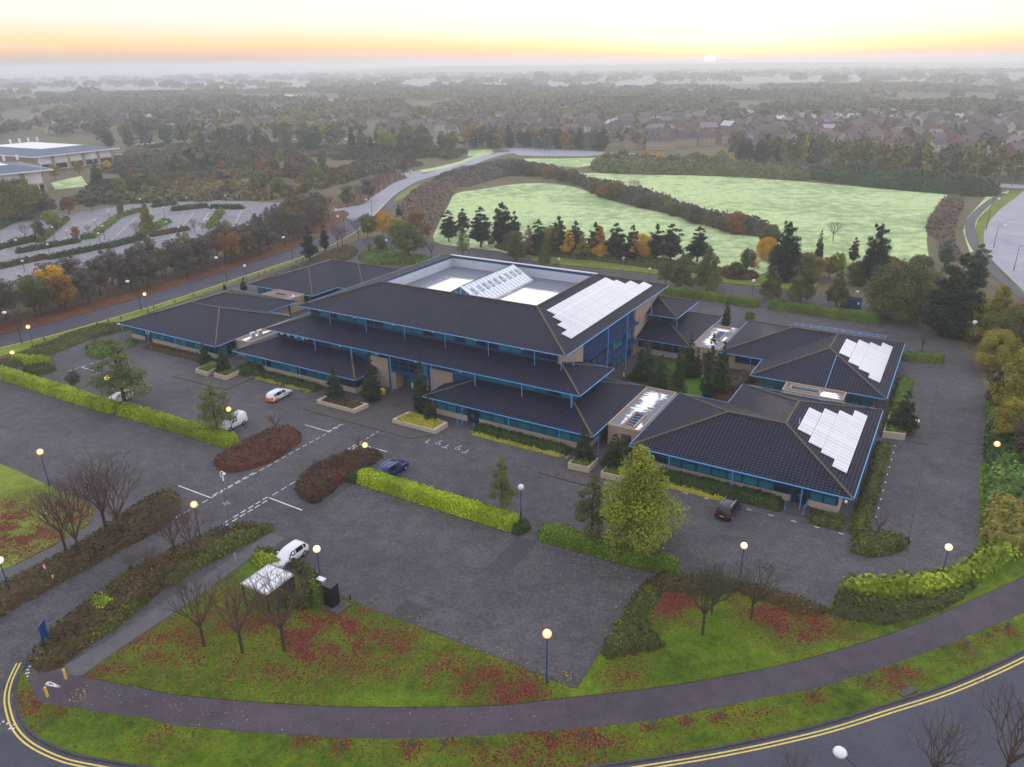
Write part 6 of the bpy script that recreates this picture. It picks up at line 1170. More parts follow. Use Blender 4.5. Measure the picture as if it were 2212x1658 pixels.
# CCTV poles
for b, t, lab in [((500, 1154.6), (475, 1019.6), 'tall camera pole with white swan neck at the end of the tapering bed'), ((1343.5, 598.5), (1343.5, 556), 'camera pole on the back lane verge')]:
    g = G(*b); h = height(b, t); e = empty('camera_pole', (g[0], g[1], 0), 0, lab, 'camera pole')
    MB().tube((0, 0, 0), (0, 0, h*.45), .13, .13, 10).tube((0, 0, h*.45), (0, 0, h*.92), .075, .065, 10).build('pole', M['polegrey'], e)
    MB().bar((-.45, 0, h*.5), (.45, 0, h*.5), .10, .16).bar((0, -.4, h*.5), (0, .4, h*.5), .10, .16).build('guard', M['grey'], e)
    m = MB(); pts = [(-.05, h*.92), (-.08, h*.97), (0, h), (.18, h*1.005), (.3, h*.985)]
    for a, c_ in zip(pts, pts[1:]): m.tube((a[0], 0, a[1]), (c_[0], 0, c_[1]), .05, .05, 8)
    m.build('bracket', M['white'], e); MB().ball((.32, 0, h*.965), .20, 12, 8, 0, (1, 1, .8)).build('camera', M['white'], e, True); MB().box(.08, .2, -.08, .08, h*.86, h*.93).build('sensor', M['white'], e)
for i, (x, a, b) in enumerate(bollard_pts):
    g = G(x, b); o = MB().box(-.09, .09, -.09, .09, 0, .62).add([(-.09, -.09, .62), (.09, -.09, .62), (.09, .09, .62), (-.09, .09, .62), (0, 0, .70)], [(0, 1, 4), (1, 2, 4), (2, 3, 4), (3, 0, 4)]).build('timber_bollard', M['timber'], loc=(*g, .06)); o.rotation_euler = (0, 0, random.random())
    tag(o, 'short timber bollard on the verge below the red path, %s from the left' % ORD[i], 'bollard', 'timber bollards along the red path')
for i, (x, y) in enumerate([(97, 738), (211, 705), (235, 698), (262, 691), (333, 667), (378, 655), (419, 642), (528, 606), (559, 598), (573, 592), (588, 587), (527, 605), (640, 568), (655, 562)]):
    g = G(x, y); tag(MB().box(-.1, .1, -.1, .1, 0, .75).build('timber_bollard', M['timber'], loc=(*g, .03)), 'timber bollard on the verge of the far road, %s from the left' % ORD[i], 'bollard', 'timber bollards along the far road')
for b, t, w, mat, nm, lab in [((143, 1467), (137, 1447), .11, 'yellow', 'bollard', 'yellow bollard at the footpath mouth, upper of the pair by the triangle mark'), ((103, 1506), (96, 1486), .11, 'yellow', 'bollard', 'yellow bollard beside the white triangle mark on the red path'), ((117.5, 1258), (114, 1244), .09, 'yellow', 'bollard', 'yellow bollard in the brown bed left of the access road'), ((213.8, 1297), (212.5, 1289), .08, 'yellow', 'bollard', 'yellow bollard beside the round red-rimmed sign and lime shrub'), ((509.5, 1213), (507.5, 1197), .09, 'grey', 'bollard', 'pale bollard with a cap on the footpath by the olive hedge'), ((757, 1297), (756, 1286), .09, 'black', 'bollard', 'short black bollard right of the charging cabinet')]:
    g = G(*b); h = height(b, t); e = MB().tube((0, 0, 0), (0, 0, h), w, w, 12).ball((0, 0, h), w, 10, 6, 0, (1, 1, .5)).build(nm, M[mat], loc=(*g, .03)); tag(e, lab, 'bollard')
for b, t, lab in [((106, 1252), (96, 1218), 'round white sign with red rim on a grey post in the left bed'), ((223.8, 1297), (217, 1276), 'round white sign with red rim on a grey post behind the lime shrub')]:
    g = G(*b); h = height(b, t); e = empty('round_sign', (*g, 0), R_(-28), lab, 'road sign', 'round signs of the access road')
    MB().tube((0, 0, 0), (0, 0, h), .045, .045, 8).build('post', M['polegrey'], e)
    MB().tube((0, -.06, h-.32), (0, -.09, h-.32), .30, .30, 24).build('sign_ring', M['red'], e); MB().tube((0, -.091, h-.32), (0, -.10, h-.32), .23, .23, 24).build('sign_face', M['white'], e)
# blue estate sign
g0, g1 = G(98, 1404), G(107, 1388); e = empty('estate_sign', (*g0, 0), math.atan2(g1[1]-g0[1], g1[0]-g0[0]), 'tall blue double-post sign board at the entrance bed', 'sign'); Ls = math.hypot(g1[0]-g0[0], g1[1]-g0[1])*1.1
MB().box(0, .14, -.07, .07, 0, 1.2).box(Ls-.14, Ls, -.07, .07, 0, 1.2).build('post', M['poleblue'], e); MB().prism([(0, -.06), (Ls, -.06), (Ls, .06), (0, .06)], 1.0, 2.5).build('board', M['blue_mid'], e)
# charging cabinets, shelter, bins
def at_uv(name, u, v, lab, cat, rz=0): return empty(name, (*uv(u, v), 0), YA+rz, lab, cat)
e = at_uv('charging_cabinet', -9.0, -38.6, 'tall black charging cabinet at the tip of the lawn', 'charging cabinet')
MB().box(-.5, .5, -.5, .5, .15, 2.35).build('cabinet', M['black'], e); MB().box(-.53, .53, -.53, .53, 2.35, 2.40).build('cap', M['slate'] if 'slate' in M else M['poledark'], e); MB().box(-.9, 1.5, -.9, .9, 0, .15).build('plinth', M['paving_pale'], e)
m = MB(); pts = [(-.52, 0, 1.6), (-.75, 0, 1.3), (-.72, 0, .7), (-.52, 0, .5)]
for a, c_ in zip(pts, pts[1:]): m.tube(a, c_, .04, .04, 6)
m.build('cable', M['blue_light'], e); MB().box(-.4, .4, -.515, -.5, 1.7, 2.1).build('screen', M['dark'], e)
e = at_uv('grey_cabinet', -11.2, -37.6, 'narrow light grey service cabinet beside the dark bush', 'cabinet'); MB().box(-.4, .4, -.25, .25, .05, 1.5).build('cabinet', M['grey'], e); MB().box(-.43, .43, -.28, .28, 1.5, 1.56).build('cap', M['white'], e); MB().box(-.005, .005, -.262, -.25, .1, 1.45).build('door_seam', M['dark'], e)
e = at_uv('bike_shelter', -14.6, -41.0, 'small shelter with a white translucent flat roof among shrubs', 'shelter')
MB().box(-1.7, 1.7, -1.75, 1.75, 2.42, 2.52).build('roof', M['white'], e)
m = MB()
for x in (-1.6, -.53, .53, 1.6): m.bar((x, -1.72, 2.545), (x, 1.72, 2.545), .05, .05)
for y in (-1.7, 0, 1.7): m.bar((-1.7, y, 2.55), (1.7, y, 2.55), .05, .05)
m.build('roof_bars', M['grey'], e)
for x in (-1.6, 1.6):
    for y in (-1.65, 1.65): MB().box(x-.05, x+.05, y-.05, y+.05, 0, 2.42).build('post', M['poledark'], e)
MB().box(-1.6, 1.6, 1.6, 1.64, .2, 2.2).build('panel', M['dark'], e)
e = at_uv('grit_bin', 35.2, 30.2, 'yellow and white grit bin on the paved platform', 'bin'); MB().prism([(-.3, -.3), (.3, -.3), (.3, .3), (-.3, .3)], 0.12, .75).build('tub', M['yellow'], e); MB().prism([(-.36, -.36), (.36, -.36), (.36, .36), (-.36, .36)], .75, .95).build('lid', M['white'], e)
e = at_uv('grit_bin', -36.9, 3.2, 'rounded yellow grit bin left of the entrance doors', 'bin'); MB().tube((0, 0, .1), (0, 0, .75), .42, .50, 10).build('tub', M['yellow'], e); MB().ball((0, 0, .75), .5, 12, 6, 0, (1, 1, .5)).build('lid', M['yellow'], e, True)
g = G(1838, 664); e = empty('recycling_unit', (*g, 0), YA, 'dark teal recycling container with pale green top by the back lane lamp', 'container')
MB().box(-1.9, 1.9, -1.1, 1.1, .2, 2.1).build('body', M['blue'], e); MB().box(-1.8, 1.8, -1.0, 1.0, 2.1, 2.5).build('lid', M['timber'], e); MB().box(1.2, 1.6, -1.13, -1.1, 1.0, 1.5).build('label', M['white'], e)
# cones by the glazed flank
for i, (u, v, red) in enumerate(((-6.9, 22.5, 1), (-6.9, 27, 0), (-6.9, 36, 1))):
    e = at_uv('marker_post', u, v, 'red and white marker post by the glazed flank, %s from the front' % ORD[i], 'marker post'); e.location[2] = .05
    MB().tube((0, 0, 0), (0, 0, .35), .22, .15, 10).build('base', M['red'], e); MB().tube((0, 0, .35), (0, 0, 1.0), .12, .10, 10).build('sleeve', M['white'], e)
# gate at the far junction
gg, gh = G(757, 531), G(780, 524); e = empty('gate', (*gg, 0), math.atan2(gh[1]-gg[1], gh[0]-gg[0]), 'blue tubular gate at the campus back entrance', 'gate'); Lg = math.hypot(gh[0]-gg[0], gh[1]-gg[1])
m = MB()
for z in (.15, 1.15): m.bar((0, 0, z), (Lg, 0, z), .06, .06)
for k in range(12): m.bar((Lg*k/11, 0, .15), (Lg*k/11, 0, 1.15), .04, .04)
m.build('railing', M['polegrey'], e)
# ================================================================== VEHICLES
def car(label, u, v, rz, paint, kind='hatch', L=4.2, W_=1.76, H=1.46, extras=(), name='parked_car', cat='car', plate=None):
    e = at_uv(name, u, v, label, cat, rz)      # nose towards +x
    hl = L/2; w = W_/2
    if kind == 'hatch': st = [(-hl, .34, .80, .84, .86, .80), (-hl+.10, .25, .88, .98, .95, .84), (-hl+.38, .22, .93, H-.12, .99, .74), (-hl+.75, .22, .92, H-.02, 1, .72), (-.1, .22, .90, H, 1, .72), (.45, .22, .90, H-.08, 1, .70), (1.15, .22, .90, .95, 1, .84), (hl-.45, .22, .80, .84, .97, .80), (hl-.12, .25, .66, .68, .88, .72), (hl, .32, .55, .57, .76, .60)]
    elif kind == 'suv': st = [(-hl, .40, .95, 1.0, .88, .82), (-hl+.08, .28, 1.02, 1.12, .96, .84), (-hl+.32, .25, 1.04, H-.10, .99, .76), (-hl+.7, .25, 1.03, H-.01, 1, .74), (-.1, .25, 1.0, H, 1, .74), (.45, .25, 1.0, H-.08, 1, .72), (1.05, .25, 1.0, 1.06, 1, .86), (hl-.45, .25, .92, .97, .97, .82), (hl-.1, .28, .78, .82, .90, .76), (hl, .36, .62, .66, .80, .64)]
    else: st = [(-hl, .34, 1.0, H-.30, .93, .80), (-hl+.12, .25, 1.05, H-.03, .99, .84), (-hl+.7, .22, 1.05, H, 1, .86), (-.2, .22, 1.0, H, 1, .85), (.35, .22, 1.0, H-.06, 1, .80), (1.0, .22, .98, 1.05, 1, .84), (hl-.4, .22, .88, .92, .97, .82), (hl-.1, .25, .70, .74, .90, .74), (hl, .32, .56, .6, .78, .62)]
    def sec(s): x, zb, zt, zr, a, b = s; return [(x, -w*a*.92, zb), (x, -w*a, zb+.22), (x, -w*a, zt-.10), (x, -w*a*.96, zt), (x, -w*b, zr-.05), (x, -w*b*.82, zr), (x, 0, zr+.025), (x, w*b*.82, zr), (x, w*b, zr-.05), (x, w*a*.96, zt), (x, w*a, zt-.10), (x, w*a, zb+.22), (x, w*a*.92, zb)]
    V = []; [V.extend(sec(s)) for s in st]; nn = 13; F = []; n = len(st)
    for i in range(n-1):
        for j in range(nn-1): F.append((i*nn+j, i*nn+j+1, (i+1)*nn+j+1, (i+1)*nn+j))
        F.append((i*nn+nn-1, i*nn, (i+1)*nn, (i+1)*nn+nn-1))
    F += [tuple(range(nn))[::-1], tuple(range((n-1)*nn, n*nn))]
    MB().add(V, F).build('body', M[paint], e, True)
    gl = MB(); S_ = [sec(s) for s in st]; gi = [i for i in range(n) if st[i][3]-st[i][2] > .3]; a, b = gi[0], gi[-1]
    def off(p, k): return (p[0], p[1]*1.006+(.008 if p[1] > 0 else -.008), p[2])
    def lerp(p, q, t): return tuple(p[i]+(q[i]-p[i])*t for i in range(3))
    sides = range(a, b+1) if kind != 'van' else range(b-1, b+1)
    idx = list(sides)
    for sg in (3, 9):
        o_ = 4 if sg == 3 else 8
        for i in idx[:-1]:
            p0, p1, q0, q1 = S_[i][sg], S_[i+1][sg], S_[i][o_], S_[i+1][o_]
            e0 = .06; A_ = lerp(p0, p1, e0); B_ = lerp(p0, p1, 1-e0); C_ = lerp(q0, q1, 1-e0); D_ = lerp(q0, q1, e0)
            gl.add([off(lerp(A_, D_, .06), 0), off(lerp(B_, C_, .06), 0), off(lerp(B_, C_, .93), 0), off(lerp(A_, D_, .93), 0)], [(0, 1, 2, 3)])
        i = b; p0, p1, q0 = S_[i][sg], S_[i+1][sg], S_[i][o_]; gl.add([off(lerp(p0, p1, .05), 0), off(lerp(p0, p1, .75), 0), off(lerp(p0, q0, .9), 0)], [(0, 1, 2)])
    def pane(i, j, lo, hi, dx):
        a_, b_, c_, d_ = S_[i][3], S_[i][9], S_[j][8], S_[j][4]
        P = [lerp(a_, d_, lo), lerp(b_, c_, lo), lerp(b_, c_, hi), lerp(a_, d_, hi)]; P = [(p[0]+dx*.012, p[1]*.90, p[2]+.012) for p in P]; gl.add(P, [(0, 1, 2, 3)])
    # windscreen and rear glass follow the body's own slopes
    i = b; ws = [S_[i+1][4], S_[i+1][8], S_[i][8], S_[i][4]]; m_ = [(p[0]+.015, p[1]*.9, p[2]+.02) for p in ws]; gl.add([m_[0], m_[1], lerp(m_[1], m_[2], .94), lerp(m_[0], m_[3], .94)], [(0, 1, 2, 3)])
    if kind != 'van':
        i = a; ws = [S_[i-1][4], S_[i-1][8], S_[i][8], S_[i][4]]; m_ = [(p[0]-.02, p[1]*.88, p[2]+.02) for p in ws]; gl.add([lerp(m_[0], m_[3], .05), lerp(m_[1], m_[2], .05), lerp(m_[1], m_[2], .9), lerp(m_[0], m_[3], .9)], [(0, 1, 2, 3)])
    gl.build('window', M['carglass'], e)
    for x in (-hl+.78, hl-.82):
        for sgn_ in (-1, 1):
            wv = MB().tube((x, sgn_*(w-.20), .32), (x, sgn_*(w+.012), .32), .325, .325, 20).build('wheel', M['tyre'], e); m = MB().tube((x, sgn_*(w+.012), .32), (x, sgn_*(w+.022), .32), .20, .19, 14); m.build('rim', M['alloy'], wv)
    for sgn_ in (-1, 1):
        MB().box(-hl-.012, -hl+.12, min(sgn_*.52*W_/1.76, sgn_*.80*W_/1.76), max(sgn_*.52*W_/1.76, sgn_*.80*W_/1.76), .76, .92 if kind != 'van' else 1.3).build('tail_light', M['red'], e)
        MB().box(hl-.26, hl-.03, min(sgn_*.50, sgn_*.70), max(sgn_*.50, sgn_*.70), .56, .68).build('headlight', M['alloy'], e); MB().box(.55, .75, min(sgn_*(w-.02), sgn_*(w+.16)), max(sgn_*(w-.02), sgn_*(w+.16)), .93, 1.05).build('mirror', M[paint], e)
    MB().box(-hl-.02, -hl+.02, -.25, .25, .55, .66).build('number_plate', M['yellow'], e); MB().box(-hl-.03, -hl+.25, -w*.8, w*.8, .26, .48).build('bumper', M[extras[0]] if extras and extras[0] in M else M['black'], e)
    if 'rails' in extras:
        for sgn_ in (-1, 1): MB().bar((-hl+.7, sgn_*w*.66, H+.05), (.35, sgn_*w*.66, H+.05), .04, .05).build('roof_rail', M['alloy'], e)
    return e
PI = math.pi
e = car('white hatchback with orange rear end, parked facing the left wing', -50.0, -5.6, PI/2+.05, 'car_white', 'hatch', 4.25, 1.78, 1.47, ('orange',))
MB().box(-2.145, -1.86, -.80, .80, .46, .74).build('decal', M['orange'], e); MB().box(-1.86, -.98, -.905, -.893, .42, .60).build('decal', M['orange'], e); MB().box(.62, .80, -.905, -.893, .62, .80).build('decal', M['orange'], e); MB().bar((.1, -.90, .56), (.22, -.90, .56), .02, .04).bar((.1, -.90, .72), (.22, -.90, .72), .02, .04).bar((.1, -.90, .55), (.1, -.90, .73), .02, .04).bar((.3, -.90, .60), (.55, -.90, .66), .02, .10).build('lettering', M['black'], e)
car('navy estate car with silver roof rails beside the bright hedge', -19.9, -15.7, PI/2-.06, 'car_navy', 'suv', 4.4, 1.80, 1.62, ('rails',))
car('white three-door hatchback parked beside the bush and shelter', -17.8, -35.3, -PI/2+.02, 'car_white', 'hatch', 4.0, 1.74, 1.46)
car('small white panel van parked behind the clipped hedge', -48.1, -16.2, -PI/2, 'car_white', 'van', 4.0, 1.70, 1.80, (), 'parked_van', 'van')
car('black SUV with red tail lights and yellow plate, nosed to the right pavilion', 18.9, -4.3, PI/2-.10, 'car_black', 'suv', 4.35, 1.84, 1.62, ('rails',))
car('white car mostly hidden behind the autumn tree on the left', *[(-70.4, -18.5)[i] for i in (0, 1)], -PI/2, 'car_white', 'hatch', 4.0, 1.74, 1.5)
# ================================================================== BEYOND THE TREE BELT: second car park and the white-roofed offices
tl = lambda x, y: (x*.25, 414.8+y*.25)
for i, (a, b) in enumerate([((820, 243), (840, 335)), ((935, 162), (955, 255)), ((880, 290), (910, 420)), ((843, 355), (877, 490)), ((568, 330), (597, 440)), ((405, 450), (440, 580)), ((135, 412), (167, 540)), ((185, 592), (217, 695)), ((1408, 130), (1428, 230)), ((1433, 255), (1450, 345)), ((1540, 303), (1558, 408)), ((1847, 148), (1862, 245)), ((1790, 232), (1805, 310)), ((1612, 45), (1625, 130)), ((1945, 30), (1960, 120)), ((440, 300), (475, 415)), ((1207, 60), (1225, 150))]):
    b, t = tl(*b), tl(*a); g = G(*b); h = height(b, t); e = empty('car_park_lamp', (*g, 0), 0, 'slim dark lamp post in the distant striped car park', 'lamp post', 'lamp posts of the distant car park')
    MB().tube((0, 0, 0), (0, 0, h-.2), .08, .05, 6).build('pole', M['poledark'], e); MB().tube((0, 0, h-.3), (0, 0, h), .28, .34, 10).build('lamp_head', M['lamp_off'], e)
for i, (a, b, mat, w) in enumerate([((43, 548), (174, 524), 'dark_hedge', 2), ((113, 561), (318, 518), 'dark_hedge', 2), ((180, 518), (206, 515), 'mid_hedge', 3), ((206, 514), (261, 472), 'mid_hedge', 2), ((261, 471), (309, 456), 'mid_hedge', 2), ((375, 457), (449, 449), 'dark_hedge', 3.5), ((335, 449), (383, 442), 'dark_hedge', 3), ((453, 452), (520, 453), 'dark_hedge', 3), ((462, 492), (486, 458), 'mid_hedge', 2.5),
    ((0, 540), (85, 520), 'dark_hedge', 2), ((-20, 506), (50, 474), 'dark_hedge', 2), ((30, 530), (86, 518), 'dark_hedge', 2.5), ((240, 537), (318, 516), 'dark_hedge', 2), ((310, 512), (372, 480), 'greenshrub', 3), ((94, 524), (152, 474), 'olive', 2.2), ((272, 442), (327, 433), 'mid_hedge', 4), ((0, 582), (110, 558), 'brownbed', 2), ((330, 512), (410, 498), 'brownbed', 2.2)]):
    hedge('hedge', G(*a), G(*b), w, 1.3, mat, 'clipped hedge dividing the bays of the distant car park, %s listed from the left' % ORD[i] if False else 'low hedge between bays of the distant striped car park', 'hedges of the distant car park', sp=.8, ls=.2, dens=10)
for k, bx, by, tx, ty, mat, w, lab in [('round0', 113, 495, 111, 455, 'lime_tree', 1.1, 'lime-yellow tree in the distant car park'), ('bare0', 57, 518, 57, 481, None, 1.1, 'bare spreading tree in the distant car park, leftmost'), ('round1', 89, 517, 89, 477, 'olive_tree', .9, 'thin olive tree in the distant car park beside the bare one'), ('thick0', 166, 519, 163, 490, 'rust_tree', 1.1, 'rusty small tree in the distant car park'), ('barethin0', 192, 508, 190, 484, None, 1.2, 'small bare tree by the near hedge of the distant car park'), ('bare1', 296, 512, 291, 479, None, 1.1, 'dark bare tree between striped bays'), ('coneleaf0', 322, 503, 320, 440, 'yellow_tree', .8, 'tall bright yellow tree between the striped bays'), ('round2', 262, 467, 258, 441, 'rust_tree', .9, 'small orange tree at the top of the striped bays'),
    ('bare2', 420, 503, 419, 470, None, .9, 'bare tree at the right bays, left of two'), ('bare0', 438, 503, 438, 477, None, .9, 'bare tree at the right bays, right of two'), ('bushy0', 44, 472, 41, 388, 'poplar', 1.3, 'very large gold-brown tree in front of the white-roofed offices'), ('bushy1', 5, 470, 5, 415, 'olive_tree', 1.3, 'olive tree at the left edge before the offices'), ('round1', 120, 388, 118, 355, 'yellow_tree', 1.0, 'golden tree at the office corner'), ('round2', 172, 377, 172, 349, 'yellow_tree', 1.1, 'golden tree before the office wall'), ('round0', 234, 370, 233, 347, 'gold_tree', 1.0, 'orange tree before the office wall'),
    ('cypress1', 214, 408, 216, 351, 'teal_tree', .9, 'dark blue-green conifer right of the offices'), ('bushy0', 388, 373, 386, 337, 'teal_tree', .9, 'dark green round tree at the far parking court'), ('bushy1', 477, 362, 477, 332, 'teal_tree', 1.2, 'dark round tree in the heath'), ('round1', 100, 470, 98, 425, 'brown_tree', 1.3, 'brown tree behind the distant car park hedge'), ('round2', 150, 462, 152, 425, 'rust_tree', 1.4, 'reddish tree behind the distant car park hedge'), ('round0', 200, 455, 203, 420, 'olive_tree', 1.2, 'olive tree behind the distant car park hedge')]:
    T(k, 'tree' if 'bare' not in k else 'bare_tree', (bx, by), (tx, ty), lab, None, mat, w)
def far_office(name, label, P0, P1, depth, h, roofh):
    p = np.array(G(*P0)); q = np.array(G(*P1)); L = np.hypot(*(q-p)); e = empty(name, (*p, 0), math.atan2(q[1]-p[1], q[0]-p[0]), label, 'building')
    MB().box(0, L, 0, depth, 0, h-.5).build('wall', M['brick'], e)
    n = int(L/7); m = MB(); mw = MB()
    for i in range(n): x = L*(i+.12)/n; MB().box(x, x+L/n*.76, -.12, 0, h*.45, h-.8).build('wall_panel', M['white'], e); MB().box(x, x+L/n*.76, -.1, 0, .8, h*.38).build('window', M['pane_dark'], e)
    pass
    o = 3; m = MB(); m.box(-o, L+o, -o, depth+o, h-.5, h); m.build('fascia', M['white'], e)
    i_ = 12; m = MB(); A_ = [(-o+.3, -o+.3, h+.02), (L+o-.3, -o+.3, h+.02), (L+o-.3, depth+o-.3, h+.02), (-o+.3, depth+o-.3, h+.02)]; B_ = [(-o+i_, -o+i_, h+roofh), (L+o-i_, -o+i_, h+roofh), (L+o-i_, depth+o-i_, h+roofh), (-o+i_, depth+o-i_, h+roofh)]
    roofmesh(m, [[A_[k], A_[(k+1) % 4], B_[(k+1) % 4], B_[k]] for k in range(4)]); r = m.build('roof', M['slate'], e)
    MB().add(B_, [(0, 1, 2, 3)]).build('roof_deck', M['white'], r)
    for k in range(4): x = L*.5+k*5; MB().box(x, x+.8, depth-8, depth-7.2, h+roofh, h+roofh+2.2).build('chimney', M['white'], r)
    for k in range(int(L/14)+1):
        x = min(L+o-.5, 14*k); MB().tube((x, -o+.4, 0), (x, -o+.4, h-.5), .18, .18, 6).bar((x, -o+.4, h*.55), (x-2, -o+.4, h-.5), .15, .15).bar((x, -o+.4, h*.55), (x+2, -o+.4, h-.5), .15, .15).build('column', M['white'], e)
    return e
M['slate'] = plain('blue_slate', (.05, .08, .15), .6, var=.15, scale=.3)
far_office('office_building', 'white-edged low office with white wall panels, rear one at upper left', (84, 372), (246, 352), 62, 7.5, 2.2)
far_office('office_building', 'white-edged two-storey office cut by the left edge behind the gold tree', (-90, 440), (104, 418), 34, 9.5, 2.0)
# ================================================================== MIDDLE DISTANCE TREES (individual)
def scatter_in(poly, n, mind, seed):
    P = np.array(GP(poly)); r = np.random.default_rng(seed); x0, y0 = P.min(0); x1, y1 = P.max(0); out_ = []
    for _ in range(n*60):
        q = np.array([r.uniform(x0, x1), r.uniform(y0, y1)])
        if polydist(q[None], P)[0] > 0 and all((q[0]-a[0])**2+(q[1]-a[1])**2 > mind*mind for a in out_): out_.append(tuple(q))
        if len(out_) >= n: break
    return out_
for poly, n, md, kinds, hr, lab, grp in [
    ([(180, 430), (300, 425), (560, 428), (690, 420), (735, 400), (700, 350), (560, 335), (430, 350), (330, 372), (240, 400)], 62, 6, [('thick0', 'brown_tree'), ('thick1', 'olive_tree'), ('thick2', 'rust_tree'), ('round1', 'lime_tree'), ('thick0', 'poplar'), ('round0', 'green_tree'), ('thick1', 'brown_tree')], (4, 7.5), 'scrubby tree in the brown heath behind the distant car park', 'scrub trees of the heath'),
    ([(200, 322), (560, 330), (1000, 338), (1020, 326), (900, 312), (560, 300), (200, 300)], 64, 9, [('pine0', 'teal_tree'), ('thick1', 'olive_tree'), ('pine1', 'pine'), ('thick2', 'brown_tree'), ('round0', 'lime_tree'), ('cypress1', 'teal_tree'), ('round1', 'green_tree')], (9, 13), 'mixed dark tree in the belt beyond the heath', 'belt trees beyond the heath'),
    ([(1010, 320), (1320, 327), (1320, 318), (1100, 312), (1000, 312)], 34, 6, [('thick0', 'rust_tree'), ('pine2', 'pine'), ('thick1', 'brown_tree'), ('cypress1', 'pine')], (9, 12), 'tall dark tree in the screen beyond the roundabout', 'screen trees beyond the roundabout'),
    ([(1585, 352), (1760, 362), (2000, 384), (2240, 400), (2240, 385), (2000, 360), (1760, 345), (1585, 335)], 60, 6.5, [('thick0', 'brown_tree'), ('poplar0', 'poplar'), ('thick2', 'olive_tree'), ('thick1', 'poplar'), ('cypress1', 'pine'), ('poplar0', 'yellow_tree')], (9, 13), 'tall autumn tree in the screen behind the far field', 'screen trees behind the far field'),
    ([(1300, 364), (1560, 372), (1740, 384), (1740, 372), (1560, 352), (1300, 350)], 16, 9, [('round0', 'gold_tree'), ('bare0', None), ('round1', 'rust_tree'), ('thick0', 'olive_tree'), ('round2', 'yellow_tree')], (4, 7.5), 'small autumn tree along the far edge of the far field', 'small trees along the far field edge')]:
    for j, w in enumerate(sorted(scatter_in(poly, n, md, n), key=lambda q: q[0])):
        k, mat = kinds[random.randrange(len(kinds))]; hh = random.uniform(*hr)*(1.15 if k == 'poplar0' else 1)
        cm_n = {'brown_tree': 'bare brown', 'olive_tree': 'olive', 'rust_tree': 'rust-coloured', 'lime_tree': 'lime-green', 'poplar': 'golden-brown', 'green_tree': 'green', 'teal_tree': 'blue-green', 'pine': 'very dark', 'yellow_tree': 'bright yellow', 'gold_tree': 'golden', None: 'leafless'}[mat]
        fk = {'thick0': 'far_round0', 'thick1': 'far_round1', 'thick2': 'far_round2', 'poplar0': 'far_col'}.get(k, k)
        T(fk if fk in PROTO else k, 'poplar_tree' if k == 'poplar0' else ('pine_tree' if k[:4] == 'pine' else 'distant_tree'), None, None, cm_n+' '+lab, grp, mat, random.uniform(.9, 1.3) if k != 'poplar0' else .9, hgt=hh, world=w)
T('far_col', 'poplar_tree', (1299, 268), (1299, 224), 'lone tall poplar rising above the suburb', None, 'poplar', 1.3)
# ================================================================== SUBURB
def house_mesh(L, D, H, rh, mat):
    w = MB().box(0, L, 0, D, 0, H); w.add([(0, 0, H), (0, D, H), (0, D/2, H+rh)], [(0, 2, 1)]); w.add([(L, 0, H), (L, D, H), (L, D/2, H+rh)], [(0, 1, 2)])
    r = MB(); o = .4; r.add([(-o, -o, H-.15), (L+o, -o, H-.15), (L+o, D/2, H+rh+.12), (-o, D/2, H+rh+.12), (-o, D+o, H-.15), (L+o, D+o, H-.15)], [(0, 1, 2, 3), (3, 2, 5, 4)]); r.box(L*.2, L*.2+.9, D*.5-.4, D*.5+.4, H+rh-.4, H+rh+1.1)
    g = MB()
    for k in range(int(L/3)):
        for z in (.9, 3.4): g.box(1+k*3, 2.0+k*3, -.06, -.01, z, z+1.0); g.box(1+k*3, 2.0+k*3, D+.01, D+.06, z, z+1.2)
    return w.mesh('wall', M[mat]), r.mesh('roof', M['slate_far']), g.mesh('window', M['farglass'])
def rooff():
    m, t, b = newmat('house_roof_tiles'); n = N(t); oi = n.n('ShaderNodeObjectInfo').outputs['Random']
    t.links.new(n.ramp(oi, [(0, (.045, .035, .04)), (.6, (.08, .055, .055)), (.85, (.14, .09, .08)), (.95, (.22, .22, .25)), (1, (.55, .57, .62))]), b.inputs['Base Color']); b.inputs['Roughness'].default_value = .7; return m  # palest random tones paint a bright reflection onto a few roofs
M['slate_far'] = rooff(); M['farglass'] = plain('far_window', (.22, .24, .27), .3)
HM = [house_mesh(9, 7.5, 5, 2.8, 'brick_red'), house_mesh(12, 8, 5.2, 3, 'brick_red'), house_mesh(8, 7, 5, 2.6, 'render'), house_mesh(16, 8, 5, 2.6, 'brick')]
def house(w, rz, k, label, group=None, sc=1):
    e = empty('brick_house', (*w, -.1), rz, label, 'house', group); e.scale = (sc, sc, sc)
    for nme, me in zip(('wall', 'roof', 'window'), HM[k]): link(nme, me, e)
    return e
hr_ = np.random.default_rng(3); hp = []
for poly, n, md, sd_, a0 in (([(1575, 334), (2260, 350), (2260, 262), (1900, 252), (1575, 268)], 150, 12.5, 1, .25), ([(880, 300), (1060, 300), (1330, 312), (1560, 318), (1560, 262), (1200, 262), (880, 270)], 95, 13, 2, -.1), ([(60, 290), (860, 296), (860, 262), (60, 255)], 22, 25, 4, .6)):
    for w in scatter_in(poly, n, md, sd_):
        a = a0+.35*math.sin(w[0]*.008)+.3*math.sin(w[1]*.011)+(math.pi/2 if hr_.random() < .3 else 0); hp.append(w)
        house(w, a, int(hr_.choice([0, 0, 1, 2])), 'brick house with dark pitched roof in the hazy suburb beyond the fields', 'suburb houses')
for i, (x, y, a, k) in enumerate([(1352, 322, 0, 3), (1396, 324, 0, 3), (1446, 317, -.1, 3), (1486, 315, -.1, 3), (1410, 306, 0, 3), (1352, 306, 0.1, 3), (1530, 310, -.1, 3)]):
    house(G(x, y), a-.08, k, 'long brick terrace house beyond the roundabout road, %s of its cluster' % ORD[i], 'terrace houses', 1.0)
